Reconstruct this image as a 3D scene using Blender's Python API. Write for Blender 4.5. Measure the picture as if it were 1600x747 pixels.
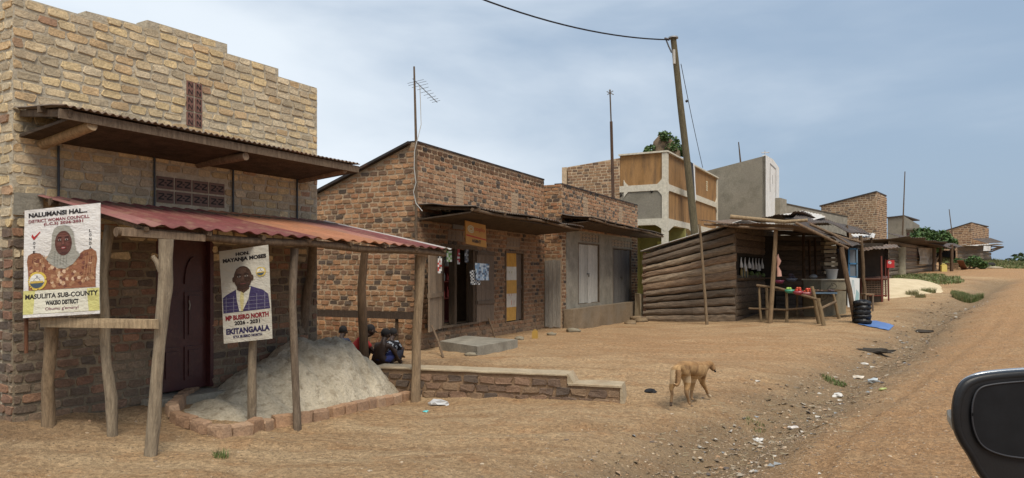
import bpy, bmesh, math, random
import numpy as np
from mathutils import Vector, noise, Matrix

for o in list(bpy.data.objects): bpy.data.objects.remove(o)
SC = bpy.context.scene
COL = SC.collection
R = random.Random(7)
rad = math.radians

# ------------------------------------------------------------------ camera, sky, sun, exposure
FP, HY, EYE = 1100.0, 425.0, 1.75
cd = bpy.data.cameras.new('camera'); cam = bpy.data.objects.new('camera', cd); COL.objects.link(cam)
cam.location = (0, 0, EYE); cam.rotation_euler = (rad(90), 0, 0)
cd.sensor_fit = 'HORIZONTAL'; cd.sensor_width = 36; cd.lens = FP/1600*36; cd.shift_y = (HY-373.5)/1600
cd.clip_start = 0.05; cd.clip_end = 6000
SC.camera = cam

SUN_EL, SUN_AZ = 58.0, 160.0      # azimuth measured from +Y clockwise: behind the camera, a little to the right
w = bpy.data.worlds.new('World'); SC.world = w; w.use_nodes = True
nt = w.node_tree; nt.nodes.clear()
def wn(t, **k):
    n = nt.nodes.new(t)
    for a, b in k.items(): setattr(n, a, b)
    return n
out = wn('ShaderNodeOutputWorld'); bg = wn('ShaderNodeBackground'); bg.inputs['Strength'].default_value = 0.10
sky = wn('ShaderNodeTexSky', sky_type='NISHITA', sun_disc=False)
sky.sun_elevation = rad(SUN_EL); sky.sun_rotation = rad(SUN_AZ); sky.dust_density = 3.0; sky.air_density = 1.2
tc = wn('ShaderNodeTexCoord')
# hazy overcast veil over the clear sky
veil = wn('ShaderNodeMixRGB'); veil.inputs[0].default_value = 0.8; veil.inputs[2].default_value = (2.95, 3.9, 5.15, 1)
nt.links.new(sky.outputs[0], veil.inputs[1])
mp = wn('ShaderNodeMapping'); mp.inputs['Scale'].default_value = (1.0, 1.0, 3.2); mp.inputs['Rotation'].default_value = (0.0, rad(14), 0)
nt.links.new(tc.outputs['Generated'], mp.inputs['Vector'])
n1 = wn('ShaderNodeTexNoise'); n1.inputs['Scale'].default_value = 1.5; n1.inputs['Detail'].default_value = 7; n1.inputs['Roughness'].default_value = 0.5; n1.inputs['Distortion'].default_value = 0.25
nt.links.new(mp.outputs[0], n1.inputs['Vector'])
sx = wn('ShaderNodeSeparateXYZ'); nt.links.new(tc.outputs['Generated'], sx.inputs[0])
# more cloud to the left (west) of the street
mr = wn('ShaderNodeMapRange'); mr.inputs[1].default_value = -0.62; mr.inputs[2].default_value = 0.30; mr.inputs[3].default_value = 0.34; mr.inputs[4].default_value = -0.12
nt.links.new(sx.outputs[0], mr.inputs[0])
ad = wn('ShaderNodeMath', operation='ADD'); nt.links.new(n1.outputs[0], ad.inputs[0]); nt.links.new(mr.outputs[0], ad.inputs[1])
cr = wn('ShaderNodeMapRange'); cr.interpolation_type = 'SMOOTHSTEP'
cr.inputs[1].default_value = 0.40; cr.inputs[2].default_value = 0.86; cr.inputs[3].default_value = 0.0; cr.inputs[4].default_value = 0.92
nt.links.new(ad.outputs[0], cr.inputs[0])
cl = wn('ShaderNodeMixRGB'); cl.inputs[2].default_value = (6.9, 7.5, 8.1, 1)
nt.links.new(cr.outputs[0], cl.inputs[0]); nt.links.new(veil.outputs[0], cl.inputs[1])
nt.links.new(cl.outputs[0], bg.inputs['Color']); nt.links.new(bg.outputs[0], out.inputs['Surface'])

sd = bpy.data.lights.new('sun', 'SUN'); sd.energy = 2.9; sd.angle = rad(26); sd.color = (1.0, 0.93, 0.82)
sun = bpy.data.objects.new('sun', sd); COL.objects.link(sun)
_sv = Vector((math.sin(rad(SUN_AZ))*math.cos(rad(SUN_EL)), math.cos(rad(SUN_AZ))*math.cos(rad(SUN_EL)), math.sin(rad(SUN_EL))))
sun.rotation_euler = _sv.to_track_quat('Z', 'Y').to_euler(); sun.location = (0, -20, 30)
SC.view_settings.view_transform = 'Standard'; SC.view_settings.look = 'None'; SC.view_settings.gamma = 1
SC.view_settings.exposure = 0.34; SC.view_settings.use_curve_mapping = False

# ------------------------------------------------------------------ helpers
_o = 'first second third fourth fifth sixth seventh eighth ninth tenth eleventh twelfth thirteenth fourteenth fifteenth sixteenth seventeenth eighteenth nineteenth'.split()
ORD = _o+['twentieth']+['twenty-'+q for q in _o[:9]]+['thirtieth']+['thirty-'+q for q in _o[:9]]
def V(*a): return Vector(a)
def P(X, Y, d): return Vector(((X-800)/FP*d, d, EYE-(Y-HY)/FP*d))

class Frame:
    """a vertical plane: s runs along it, t stands out of it, z is up"""
    def __init__(s, ox, oy, ang):
        s.o = (ox, oy); a = rad(ang); s.ang = ang
        s.u = (math.sin(a), math.cos(a)); s.n = (math.cos(a), -math.sin(a))
    def p(s, a, t, z): return Vector((s.o[0]+s.u[0]*a+s.n[0]*t, s.o[1]+s.u[1]*a+s.n[1]*t, z))
    def s(s, X, t=0):
        k = (X-800)/FP
        return -((s.o[0]+s.n[0]*t)-k*(s.o[1]+s.n[1]*t))/(s.u[0]-k*s.u[1])
    def z(s, X, Y, t=0):
        a = s.s(X, t); d = s.o[1]+s.u[1]*a+s.n[1]*t
        return EYE-(Y-HY)/FP*d

class Plane:
    """free plane from an origin and two edge vectors; a, b in 0..1 run along them (b upwards)"""
    def __init__(s, o, ea, eb, wob=0.0, seed=0.0):
        s.o, s.ea, s.eb = o, ea, eb; s.n = ea.cross(eb).normalized(); s.wob = wob; s.seed = seed
        s.w, s.h = ea.length, eb.length
    def p(s, a, b, t=0):
        q = 0.0
        if s.wob:
            q = s.wob*(math.sin(a*5.1+b*4.3+s.seed)+0.6*math.sin(b*9-a*3+s.seed*2))
        return s.o+s.ea*a+s.eb*b+s.n*(t+q)

_fontcache = {}
def text_geo(txt, bold):
    k = (txt, bold)
    if k in _fontcache: return _fontcache[k]
    cu = bpy.data.curves.new('lettering', 'FONT'); cu.body = txt; cu.offset = bold; cu.resolution_u = 3
    ob = bpy.data.objects.new('lettering', cu); COL.objects.link(ob)
    dg = bpy.context.evaluated_depsgraph_get()
    me = bpy.data.meshes.new_from_object(ob.evaluated_get(dg))
    vs = [(v.co.x, v.co.y) for v in me.vertices]; fs = [tuple(p.vertices) for p in me.polygons]
    bpy.data.objects.remove(ob); bpy.data.curves.remove(cu); bpy.data.meshes.remove(me)
    _fontcache[k] = (vs, fs); return vs, fs

class MB:
    def __init__(s): s.v = []; s.f = []; s.c = []; s.m = []; s.sm = []
    def add(s, vs, fs, col=(1, 1, 1), mi=0, smooth=False):
        b = len(s.v); s.v.extend([tuple(v) for v in vs])
        for f in fs:
            s.f.append([i+b for i in f]); s.c.append(col); s.m.append(mi); s.sm.append(smooth)
        return s
    def hexa(s, p, col=(1, 1, 1), mi=0):   # 0-3 bottom loop, 4-7 top loop
        return s.add(p, [(3, 2, 1, 0), (4, 5, 6, 7), (0, 1, 5, 4), (1, 2, 6, 5), (2, 3, 7, 6), (3, 0, 4, 7)], col, mi)
    def box(s, F, a0, a1, t0, t1, z0, z1, col=(1, 1, 1), mi=0, jit=0.0):
        p = [F.p(a0, t0, z0), F.p(a1, t0, z0), F.p(a1, t1, z0), F.p(a0, t1, z0), F.p(a0, t0, z1), F.p(a1, t0, z1), F.p(a1, t1, z1), F.p(a0, t1, z1)]
        if jit: p = [q+V(R.uniform(-jit, jit), R.uniform(-jit, jit), R.uniform(-jit, jit)) for q in p]
        return s.hexa(p, col, mi)
    def beam(s, p0, p1, w, h, col=(1, 1, 1), mi=0, jit=0.0, up=V(0, 0, 1)):
        d = (p1-p0).normalized(); x = d.cross(up)
        if x.length < 1e-3: x = V(1, 0, 0)
        x.normalize(); y = x.cross(d).normalized()
        p = []
        for q in (p0, p1):
            for (i, j) in ((-1, -1), (1, -1), (1, 1), (-1, 1)):
                k = q+x*(i*w/2)+y*(j*h/2)
                if jit: k += V(R.uniform(-jit, jit), R.uniform(-jit, jit), R.uniform(-jit, jit))
                p.append(k)
        return s.add(p, [(3, 2, 1, 0), (4, 5, 6, 7), (0, 1, 5, 4), (1, 2, 6, 5), (2, 3, 7, 6), (3, 0, 4, 7)], col, mi)
    def tube(s, pts, rads, n=10, col=(1, 1, 1), mi=0, rough=0.0, squash=(1, 1), smooth=True, seed=0.0, up=V(0, 0, 1)):
        rings = []; N = len(pts); ov = pts[-1]-pts[0]
        if ov.length > 1e-6 and abs(ov.normalized().dot(up)) > .75: up = V(0, 1, 0) if abs(ov.normalized().y) < .75 else V(1, 0, 0)
        for i, q in enumerate(pts):
            d = (pts[min(i+1, N-1)]-pts[max(i-1, 0)])
            d = d.normalized() if d.length > 1e-9 else V(0, 0, 1)
            x = d.cross(up)
            if x.length < 0.05: x = d.cross(V(0, 1, 0))
            x.normalize(); y = d.cross(x).normalized(); r = rads[i] if hasattr(rads, '__len__') else rads
            ring = []
            for k in range(n):
                a = 2*math.pi*k/n; rr = r
                if rough: rr = r*(1+rough*noise.noise(V(math.cos(a)*1.3+seed, math.sin(a)*1.3, i*0.3+seed*3)))
                ring.append(q+x*(math.cos(a)*rr*squash[0])+y*(math.sin(a)*rr*squash[1]))
            rings.append(ring)
        vs = [p for r_ in rings for p in r_]; fs = []
        for i in range(N-1):
            for k in range(n):
                fs.append((i*n+k, i*n+(k+1) % n, (i+1)*n+(k+1) % n, (i+1)*n+k))
        s.add(vs, fs, col, mi, smooth)
        s.add(rings[0], [tuple(range(n))], col, mi); s.add(rings[-1], [tuple(reversed(range(n)))], col, mi)
        return s
    def blob(s, c, r, sub=2, jit=0.0, col=(1, 1, 1), mi=0, seed=0.0, smooth=True, freq=1.5, rot=0.0, zmin=None):
        bm = bmesh.new(); bmesh.ops.create_icosphere(bm, subdivisions=sub, radius=1)
        if not hasattr(r, '__len__'): r = (r, r, r)
        vs = []
        ca, sa = math.cos(rot), math.sin(rot)
        for v in bm.verts:
            k = 1+jit*noise.noise(v.co*freq+V(seed, seed*2.1, -seed))
            q = V(v.co.x*r[0]*k, v.co.y*r[1]*k, v.co.z*r[2]*k)
            q = V(q.x*ca-q.y*sa, q.x*sa+q.y*ca, q.z)+c
            if zmin is not None and q.z < zmin: q.z = zmin
            vs.append(q)
        fs = [tuple(v.index for v in f.verts) for f in bm.faces]; bm.free()
        return s.add(vs, fs, col, mi, smooth)
    def prism(s, F, poly, t0, t1, col=(1, 1, 1), mi=0):
        n = len(poly); a = [F.p(x, t0, z) for x, z in poly]; b = [F.p(x, t1, z) for x, z in poly]
        fs = [tuple(range(n)), tuple(reversed(range(n, 2*n)))]
        fs += [(i, n+i, n+(i+1) % n, (i+1) % n) for i in range(n)]
        return s.add(a+b, fs, col, mi)
    def poly(s, PL, pts, col, t, mi=0):
        if max(p[0] for p in pts)-min(p[0] for p in pts) < .12 and max(p[1] for p in pts)-min(p[1] for p in pts) < .12:
            return s.add([PL.p(a, b, t) for a, b in pts], [tuple(range(len(pts)))], col, mi)
        bm = bmesh.new(); f = bm.faces.new([bm.verts.new((a, b, 0)) for a, b in pts]); bmesh.ops.triangulate(bm, faces=[f])
        for _ in range(4):
            el = [e for e in bm.edges if e.calc_length() > .09]
            if not el: break
            bmesh.ops.subdivide_edges(bm, edges=el, cuts=1); bmesh.ops.triangulate(bm, faces=[g for g in bm.faces if len(g.verts) > 3])
        bm.verts.index_update(); s.add([PL.p(v.co.x, v.co.y, t) for v in bm.verts], [tuple(v.index for v in g.verts) for g in bm.faces], col, mi); bm.free(); return s
    def text(s, PL, txt, a0, b0, a1, b1, col, t=0.003, bold=0.02, mi=0):
        vs, fs = text_geo(txt, bold)
        xs = [v[0] for v in vs]; ys = [v[1] for v in vs]; x0, x1, y0, y1 = min(xs), max(xs), min(ys), max(ys)
        s.add([PL.p(a0+(x-x0)/(x1-x0)*(a1-a0), b0+(y-y0)/(y1-y0)*(b1-b0), t) for x, y in vs], fs, col, mi)
        return s
    def corr(s, p00, p10, p01, p11, pitch=0.085, amp=0.014, cols=(1, 1, 1), rows=5, sag=0.0, seed=0.0, thick=0.004, colf=None, mi=0, ragged=0.0):
        """corrugated sheet; waves cross the p00->p10 direction, ridges run p00->p01"""
        L = (p10-p00).length; nw = max(2, int(L/pitch)); n = nw*6
        nrm = (p10-p00).cross(p01-p00).normalized()
        if nrm.z < 0: nrm = -nrm
        for side in (1, -1):
            vs = []
            for j in range(rows+1):
                b = j/rows
                for i in range(n+1):
                    a = i/n; bb = b
                    if ragged: bb = b*(1+ragged*noise.noise(V(a*7+seed, 3, seed)))
                    q = (p00*(1-a)+p10*a)*(1-bb)+(p01*(1-a)+p11*a)*bb
                    q += nrm*(amp*math.sin(i/6*2*math.pi)+side*thick/2)
                    q.z += sag*noise.noise(V(a*3.1+seed, bb*2.3, seed*1.7))
                    vs.append(q)
            fs = []; base = len(s.v)
            s.v.extend([tuple(v) for v in vs])
            for j in range(rows):
                for i in range(n):
                    k = j*(n+1)+i
                    f = [base+k, base+k+1, base+k+n+2, base+k+n+1]
                    if side < 0: f.reverse()
                    s.f.append(f); s.c.append(colf(i/n, j/rows) if colf else cols); s.m.append(mi); s.sm.append(True)
        m = (n+1)*(rows+1); b2 = len(s.v)-m; b1 = b2-m
        for j in (0, rows):
            for i in range(n):
                k = j*(n+1)+i
                s.f.append([b1+k, b1+k+1, b2+k+1, b2+k]); s.c.append(colf(i/n, j/rows) if colf else cols); s.m.append(mi); s.sm.append(False)
        for i in (0, n):
            for j in range(rows):
                k = j*(n+1)+i
                s.f.append([b1+k, b1+k+n+1, b2+k+n+1, b2+k]); s.c.append(cols if not colf else colf(i/n, j/rows)); s.m.append(mi); s.sm.append(False)
        return s
    def wall(s, F, s0, s1, z0, prof, t0, t1, holes=(), col=(1, 1, 1), mi=0):
        """solid wall with rectangular holes; prof = [(s, z), ...] top line, steps as doubled s"""
        br = {s0, s1}
        for h in holes: br.update((max(s0, h[0]), min(s1, h[1])))
        br.update(p[0] for p in prof if s0 < p[0] < s1)
        br = sorted(b for b in br if s0 <= b <= s1)
        for a, b in zip(br[:-1], br[1:]):
            if b-a < 1e-4: continue
            za, zb = top_at(prof, a+1e-5), top_at(prof, b-1e-5); m = (a+b)/2
            hs = sorted((h[2], h[3]) for h in holes if h[0] < m < h[1]); z = z0
            for (h0, h1) in hs:
                if h0 > z+1e-4: s.box(F, a, b, t0, t1, z, h0, col, mi)
                z = max(z, h1)
            if z < min(za, zb):
                p = [F.p(a, t0, z), F.p(b, t0, z), F.p(b, t1, z), F.p(a, t1, z), F.p(a, t0, za), F.p(b, t0, zb), F.p(b, t1, zb), F.p(a, t1, za)]
                s.hexa(p, col, mi)
        return s
    def bricks(s, F, s0, s1, z0, prof, t, pal, holes=(), bw=0.23, bh=0.105, gap=0.02, prot=0.012, jit=0.012, mi=1, simple=False, soft=1.0, seed=0):
        rr = random.Random(seed); row = 0; z = z0+gap/2; zmax = max(p[1] for p in prof)
        while z < zmax:
            off = (0.5 if row % 2 else 0.0)+rr.uniform(-0.12, 0.12); x = s0-off*bw
            while x < s1:
                wd = bw*rr.uniform(0.82, 1.12); a, b = x+gap/2, x+wd-gap/2; x += wd
                a, b = max(a, s0+0.004), min(b, s1-0.004)
                if b-a < 0.05: continue
                c0, c1 = z, z+bh-gap
                tp = min(top_at(prof, a), top_at(prof, b))-0.004
                if tp < c0+0.03: continue
                c1 = min(c1, tp); bad = False
                for h in holes:
                    if a < h[1] and b > h[0] and c0 < h[3]-0.02 and c1 > h[2]+0.02:
                        l, r_ = h[0]-a, b-h[1]
                        if l > r_ and l > 0.05: b = h[0]-0.003
                        elif r_ > 0.05: a = h[1]+0.003
                        else: bad = True
                if bad or b-a < 0.05: continue
                j = lambda k=1.0: rr.uniform(-jit, jit)*k
                e = prot*rr.uniform(0.3, 1.5); col = pal(rr, (a+b)/2, (c0+c1)/2)
                if simple:
                    o = [(a, c0), (b, c0), (b, c1), (a, c1)]; o = [(q[0]+j(.4), q[1]+j(.4)) for q in o]
                    i_ = o
                else:
                    cx, cz = min(0.020, (b-a)*.2)*soft*rr.uniform(.5, 1.3), min(0.015, (c1-c0)*.25)*soft*rr.uniform(.5, 1.3)
                    o = [(a+cx, c0), (b-cx, c0), (b, c0+cz), (b, c1-cz), (b-cx, c1), (a+cx, c1), (a, c1-cz), (a, c0+cz)]
                    o = [(q[0]+j(), q[1]+j(.8)) for q in o]
                    mx, mz = (a+b)/2, (c0+c1)/2
                    i_ = [(mx+(q[0]-mx)*0.955, mz+(q[1]-mz)*0.92) for q in o]
                n = len(o); vs = [F.p(q[0], t-0.006, q[1]) for q in o]+[F.p(q[0], t+e+j(.25), q[1]) for q in i_]
                s.add(vs, [tuple(range(n, 2*n))]+[(k, (k+1) % n, n+(k+1) % n, n+k) for k in range(n)], col, mi)
            z += bh*rr.uniform(0.96, 1.04); row += 1
        return s
    def build(s, name, mats, parent=None, loc=None):
        me = bpy.data.meshes.new(name)
        off = V(0, 0, 0); q = parent
        while q is not None: off += Vector(q.location); q = q.parent
        o = bpy.data.objects.new(name, me)
        if loc is not None and parent is None: o.location = loc; off = Vector(loc)
        A = np.array(s.v, dtype=np.float64).reshape(-1, 3)-np.array(off)
        me.from_pydata(A.tolist(), [], s.f)
        if not isinstance(mats, (list, tuple)): mats = [mats]
        for m in mats: me.materials.append(m)
        me.polygons.foreach_set('material_index', [min(k, len(mats)-1) for k in s.m])
        me.polygons.foreach_set('use_smooth', s.sm)
        at = me.color_attributes.new('Col', 'FLOAT_COLOR', 'CORNER')
        lt = np.array([len(f) for f in s.f]); c = np.array([tuple(k)[:3] for k in s.c], dtype=np.float32).reshape(-1, 3)
        c = np.hstack([c, np.ones((len(c), 1), dtype=np.float32)]); c = np.repeat(c, lt, axis=0)
        at.data.foreach_set('color', c.ravel())
        me.update(); COL.objects.link(o)
        if parent is not None: o.parent = parent
        return o

def top_at(prof, x):
    if x <= prof[0][0]: return prof[0][1]
    for (a, za), (b, zb) in zip(prof[:-1], prof[1:]):
        if a <= x <= b and b > a: return za+(zb-za)*(x-a)/(b-a)
    return prof[-1][1]

def tag(o, label, cat, group=None, kind=None):
    if label: o['label'] = label
    if cat: o['category'] = cat
    if group: o['group'] = group
    if kind: o['kind'] = kind
    return o
def thing(name, label, cat, loc, group=None):
    o = bpy.data.objects.new(name, None); COL.objects.link(o); o.location = loc; o.empty_display_size = 0.2
    return tag(o, label, cat, group)
def copy_tree(o, parent=None):
    c = o.copy(); COL.objects.link(c)
    if parent is not None: c.parent = parent
    for ch in list(o.children): copy_tree(ch, c)
    return c

# ------------------------------------------------------------------ materials
def mat(name, c1, c2=None, scale=4.0, rough=0.85, bump=0.3, bscale=30.0, stretch=(1, 1, 1), metal=0.0, spec=0.3, fine=0.22, dirt=None, dscale=1.5, dlo=0.5, dhi=0.75, coat=0.0, bdist=0.02):
    m = bpy.data.materials.new(name); m.use_nodes = True; t = m.node_tree; N = t.nodes; L = t.links
    b = N['Principled BSDF']; b.inputs['Roughness'].default_value = rough; b.inputs['Metallic'].default_value = metal
    b.inputs['Specular IOR Level'].default_value = spec; b.inputs['Coat Weight'].default_value = coat
    tc = N.new('ShaderNodeTexCoord'); mp = N.new('ShaderNodeMapping'); mp.inputs['Scale'].default_value = stretch
    L.new(tc.outputs['Object'], mp.inputs['Vector'])
    n = N.new('ShaderNodeTexNoise'); n.inputs['Scale'].default_value = scale; n.inputs['Detail'].default_value = 6; n.inputs['Roughness'].default_value = 0.6
    L.new(mp.outputs[0], n.inputs['Vector'])
    r = N.new('ShaderNodeValToRGB'); r.color_ramp.elements[0].position = 0.35; r.color_ramp.elements[1].position = 0.65
    r.color_ramp.elements[0].color = (*c1, 1); r.color_ramp.elements[1].color = (*(c2 or c1), 1)
    L.new(n.outputs[0], r.inputs[0])
    at = N.new('ShaderNodeAttribute'); at.attribute_name = 'Col'
    mu = N.new('ShaderNodeMixRGB'); mu.blend_type = 'MULTIPLY'; mu.inputs[0].default_value = 1
    L.new(r.outputs[0], mu.inputs[1]); L.new(at.outputs['Color'], mu.inputs[2]); cur = mu.outputs[0]
    fn = N.new('ShaderNodeTexNoise'); fn.inputs['Scale'].default_value = bscale; fn.inputs['Detail'].default_value = 5; fn.inputs['Roughness'].default_value = 0.65
    L.new(mp.outputs[0], fn.inputs['Vector'])
    if fine:
        mr = N.new('ShaderNodeMapRange'); mr.inputs[1].default_value = 0.25; mr.inputs[2].default_value = 0.75; mr.inputs[3].default_value = 1-fine; mr.inputs[4].default_value = 1+fine
        L.new(fn.outputs[0], mr.inputs[0]); m2 = N.new('ShaderNodeVectorMath'); m2.operation = 'SCALE'
        L.new(cur, m2.inputs[0]); L.new(mr.outputs[0], m2.inputs['Scale']); cur = m2.outputs[0]
    if dirt:
        dn = N.new('ShaderNodeTexNoise'); dn.inputs['Scale'].default_value = dscale; dn.inputs['Detail'].default_value = 8; dn.inputs['Roughness'].default_value = 0.7
        L.new(mp.outputs[0], dn.inputs['Vector'])
        dr = N.new('ShaderNodeMapRange'); dr.inputs[1].default_value = dlo; dr.inputs[2].default_value = dhi; L.new(dn.outputs[0], dr.inputs[0])
        dm = N.new('ShaderNodeMixRGB'); dm.inputs[2].default_value = (*dirt, 1); L.new(dr.outputs[0], dm.inputs[0]); L.new(cur, dm.inputs[1]); cur = dm.outputs[0]
    L.new(cur, b.inputs['Base Color'])
    if bump:
        bp = N.new('ShaderNodeBump'); bp.inputs['Strength'].default_value = bump; bp.inputs['Distance'].default_value = bdist
        L.new(fn.outputs[0], bp.inputs['Height']); L.new(bp.outputs[0], b.inputs['Normal'])
    return m

M = {}
M['mortar_far'] = mat('mortar_far', (.42, .32, .21), (.50, .385, .26), 3, bump=.3, bscale=12)
M['mortar_pale'] = mat('mortar_pale', (.38, .325, .235), (.47, .41, .31), 6, bump=.9, bscale=22, dirt=(.22, .17, .12), dscale=2.2, dlo=.58, dhi=.8)
M['mortar_brown'] = mat('mortar_brown', (.36, .26, .165), (.45, .33, .215), 5, bump=.9, bscale=24, dirt=(.16, .11, .07), dscale=1.6, dlo=.55, dhi=.8)
M['brick'] = mat('brick', (.84, .84, .84), (1.12, 1.1, 1.06), 7, bump=.6, bscale=42, fine=.34)
M['cement'] = mat('cement', (.21, .19, .15), (.30, .27, .215), 3, bump=.5, bscale=26, dirt=(.14, .12, .09), dscale=1.8, dlo=.52, dhi=.8)
M['cement_light'] = mat('cement_light', (.34, .305, .24), (.44, .40, .32), 4, bump=.5, bscale=30, dirt=(.29, .20, .12), dscale=2.5, dlo=.5, dhi=.75)
M['wood'] = mat('wood', (.13, .095, .065), (.22, .165, .115), 5, bump=.9, bscale=24, stretch=(6, 6, .8), fine=.32)
M['wood_pale'] = mat('wood_pale', (.20, .155, .105), (.34, .27, .185), 5, bump=.8, bscale=22, stretch=(6, 6, .8), fine=.28)
M['wood_h'] = mat('wood_h', (.14, .10, .065), (.27, .20, .135), 4, bump=.9, bscale=20, stretch=(1.5, 1.5, 9), fine=.35)
M['plank_h'] = mat('plank_h', (.62, .62, .62), (1.15, 1.12, 1.08), 3, bump=1.0, bscale=16, stretch=(1.6, 1.6, 10), fine=.42, bdist=.03)
M['plank_v'] = mat('plank_v', (.75, .75, .75), (1.12, 1.1, 1.08), 4, bump=.8, bscale=20, stretch=(10, 10, .9), fine=.35)
M['tin_red'] = mat('tin_red', (1, 1, 1), (.75, .75, .75), 2.5, rough=.68, bump=.1, bscale=40, spec=.25, fine=.2, dirt=(.26, .16, .10), dscale=2.6, dlo=.5, dhi=.8)
M['tin_rust'] = mat('tin_rust', (.10, .072, .053), (.21, .165, .125), 3, rough=.7, bump=.2, bscale=30, dirt=(.13, .065, .035), dscale=2, dlo=.45, dhi=.7)
M['tin_dark'] = mat('tin_dark', (.055, .045, .038), (.12, .10, .085), 3, rough=.7, bump=.2, bscale=30, dirt=(.12, .065, .04), dscale=2, dlo=.5, dhi=.7)
M['tin_pale'] = mat('tin_pale', (.48, .46, .42), (.60, .58, .54), 3, rough=.5, bump=.1, bscale=30, dirt=(.28, .17, .10), dscale=3, dlo=.5, dhi=.75)
M['paint'] = mat('paint', (1, 1, 1), (.9, .9, .9), 3, rough=.6, bump=.1, bscale=30, fine=.1)
M['banner'] = mat('banner', (1, 1, 1), (.90, .88, .84), 2.2, rough=.6, bump=.55, bscale=4.5, fine=.07, bdist=.05, stretch=(1, 1, 1.6), dirt=(.42, .36, .28), dscale=3, dlo=.62, dhi=1.0)
M['cloth'] = mat('cloth', (1, 1, 1), (.85, .85, .85), 6, rough=.9, bump=.3, bscale=60, fine=.15)
M['metal'] = mat('metal', (1, 1, 1), (.8, .8, .8), 5, rough=.55, bump=.15, bscale=50, metal=.3, fine=.2)
M['black'] = mat('black', (.012, .012, .012), (.02, .02, .02), 5, rough=.6, bump=.1)
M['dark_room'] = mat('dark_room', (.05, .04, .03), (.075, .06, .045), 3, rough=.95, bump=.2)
M['plastic'] = mat('plastic', (1, 1, 1), (.92, .92, .92), 5, rough=.4, bump=.05, fine=.06, spec=.5)
M['sand'] = mat('sand', (.44, .375, .27), (.56, .485, .36), 3.5, rough=.95, bump=1.0, bscale=30, fine=.22, bdist=.04, dirt=(.25, .20, .135), dscale=9, dlo=.5, dhi=.70)
M['sand_warm'] = mat('sand_warm', (.50, .40, .25), (.60, .49, .32), 2, rough=.95, bump=.6, bscale=20, fine=.15)
M['skin'] = mat('skin', (.035, .02, .014), (.05, .028, .018), 8, rough=.5, bump=.1, fine=.1)
M['leaf'] = mat('leaf', (1, 1, 1), (.8, .85, .7), 8, rough=.6, bump=0, fine=.1)
M['leaf'].node_tree.nodes['Principled BSDF'].inputs['Subsurface Weight'].default_value = 0.0
M['fur'] = mat('fur', (1.1, 1.08, 1.05), (.66, .62, .58), 9, rough=.8, bump=.6, bscale=90, stretch=(1, 1, .5), fine=.22, bdist=.01)
M['ochre'] = mat('ochre', (.25, .135, .05), (.33, .185, .075), 1.3, bump=.25, bscale=20, stretch=(3, 3, .5), dirt=(.13, .08, .045), dscale=1.6, dlo=.48, dhi=.72)
M['render_grey'] = mat('render_grey', (.17, .155, .12), (.26, .235, .185), 1.6, bump=.4, bscale=14, dirt=(.15, .135, .11), dscale=.8, dlo=.45, dhi=.75)
M['white_wall'] = mat('white_wall', (.66, .65, .62), (.74, .73, .70), 1, bump=.15, bscale=10, dirt=(.50, .46, .40), dscale=1.3, dlo=.5, dhi=.8)
M['cream'] = mat('cream', (.50, .46, .37), (.60, .56, .46), 2, bump=.15, bscale=10, dirt=(.33, .28, .2), dscale=2, dlo=.5, dhi=.8)
M['door_red'] = mat('door_red', (.05, .012, .012), (.075, .02, .017), 3, rough=.45, bump=.1, spec=.5, dirt=(.12, .07, .05), dscale=2, dlo=.55, dhi=.85)
M['mirror_glass'] = mat('mirror_glass', (.012, .013, .015), (.016, .017, .019), 2, rough=.22, bump=.0, spec=.4, fine=.2)
M['mirror_shell'] = mat('mirror_shell', (.010, .010, .011), (.016, .016, .017), 3, rough=.42, bump=.05, spec=.3, fine=.1)
M['black_plastic'] = mat('black_plastic', (.008, .008, .009), (.014, .014, .015), 3, rough=.38, bump=.8, bscale=14, spec=.35, fine=.1)
M['chrome'] = mat('chrome', (.42, .44, .47), (.5, .52, .54), 3, rough=.25, bump=.0, metal=.7, fine=.05)
M['mirror_glass'].node_tree.nodes['Principled BSDF'].inputs['Specular IOR Level'].default_value = .12
M['lens'] = mat('lens', (.30, .27, .22), (.36, .33, .28), 3, rough=.15, bump=.0, spec=.8, coat=.5, fine=.05)
# ------------------------------------------------------------------ facade frames
FL = Frame(-.709*7.25, 7.25, 30.2)          # front wall of the pale brick building
FA = Frame(-2.005, 14.7, 26.4)              # front of the long brick shop
FAS = Frame(-2.005, 14.7, 116.4)            # its gable side, corner at s = 0
FB = Frame(1.45, 20.45, 26.4)               # the projecting second half
FBS = Frame(1.45, 20.45, 116.4)

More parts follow.
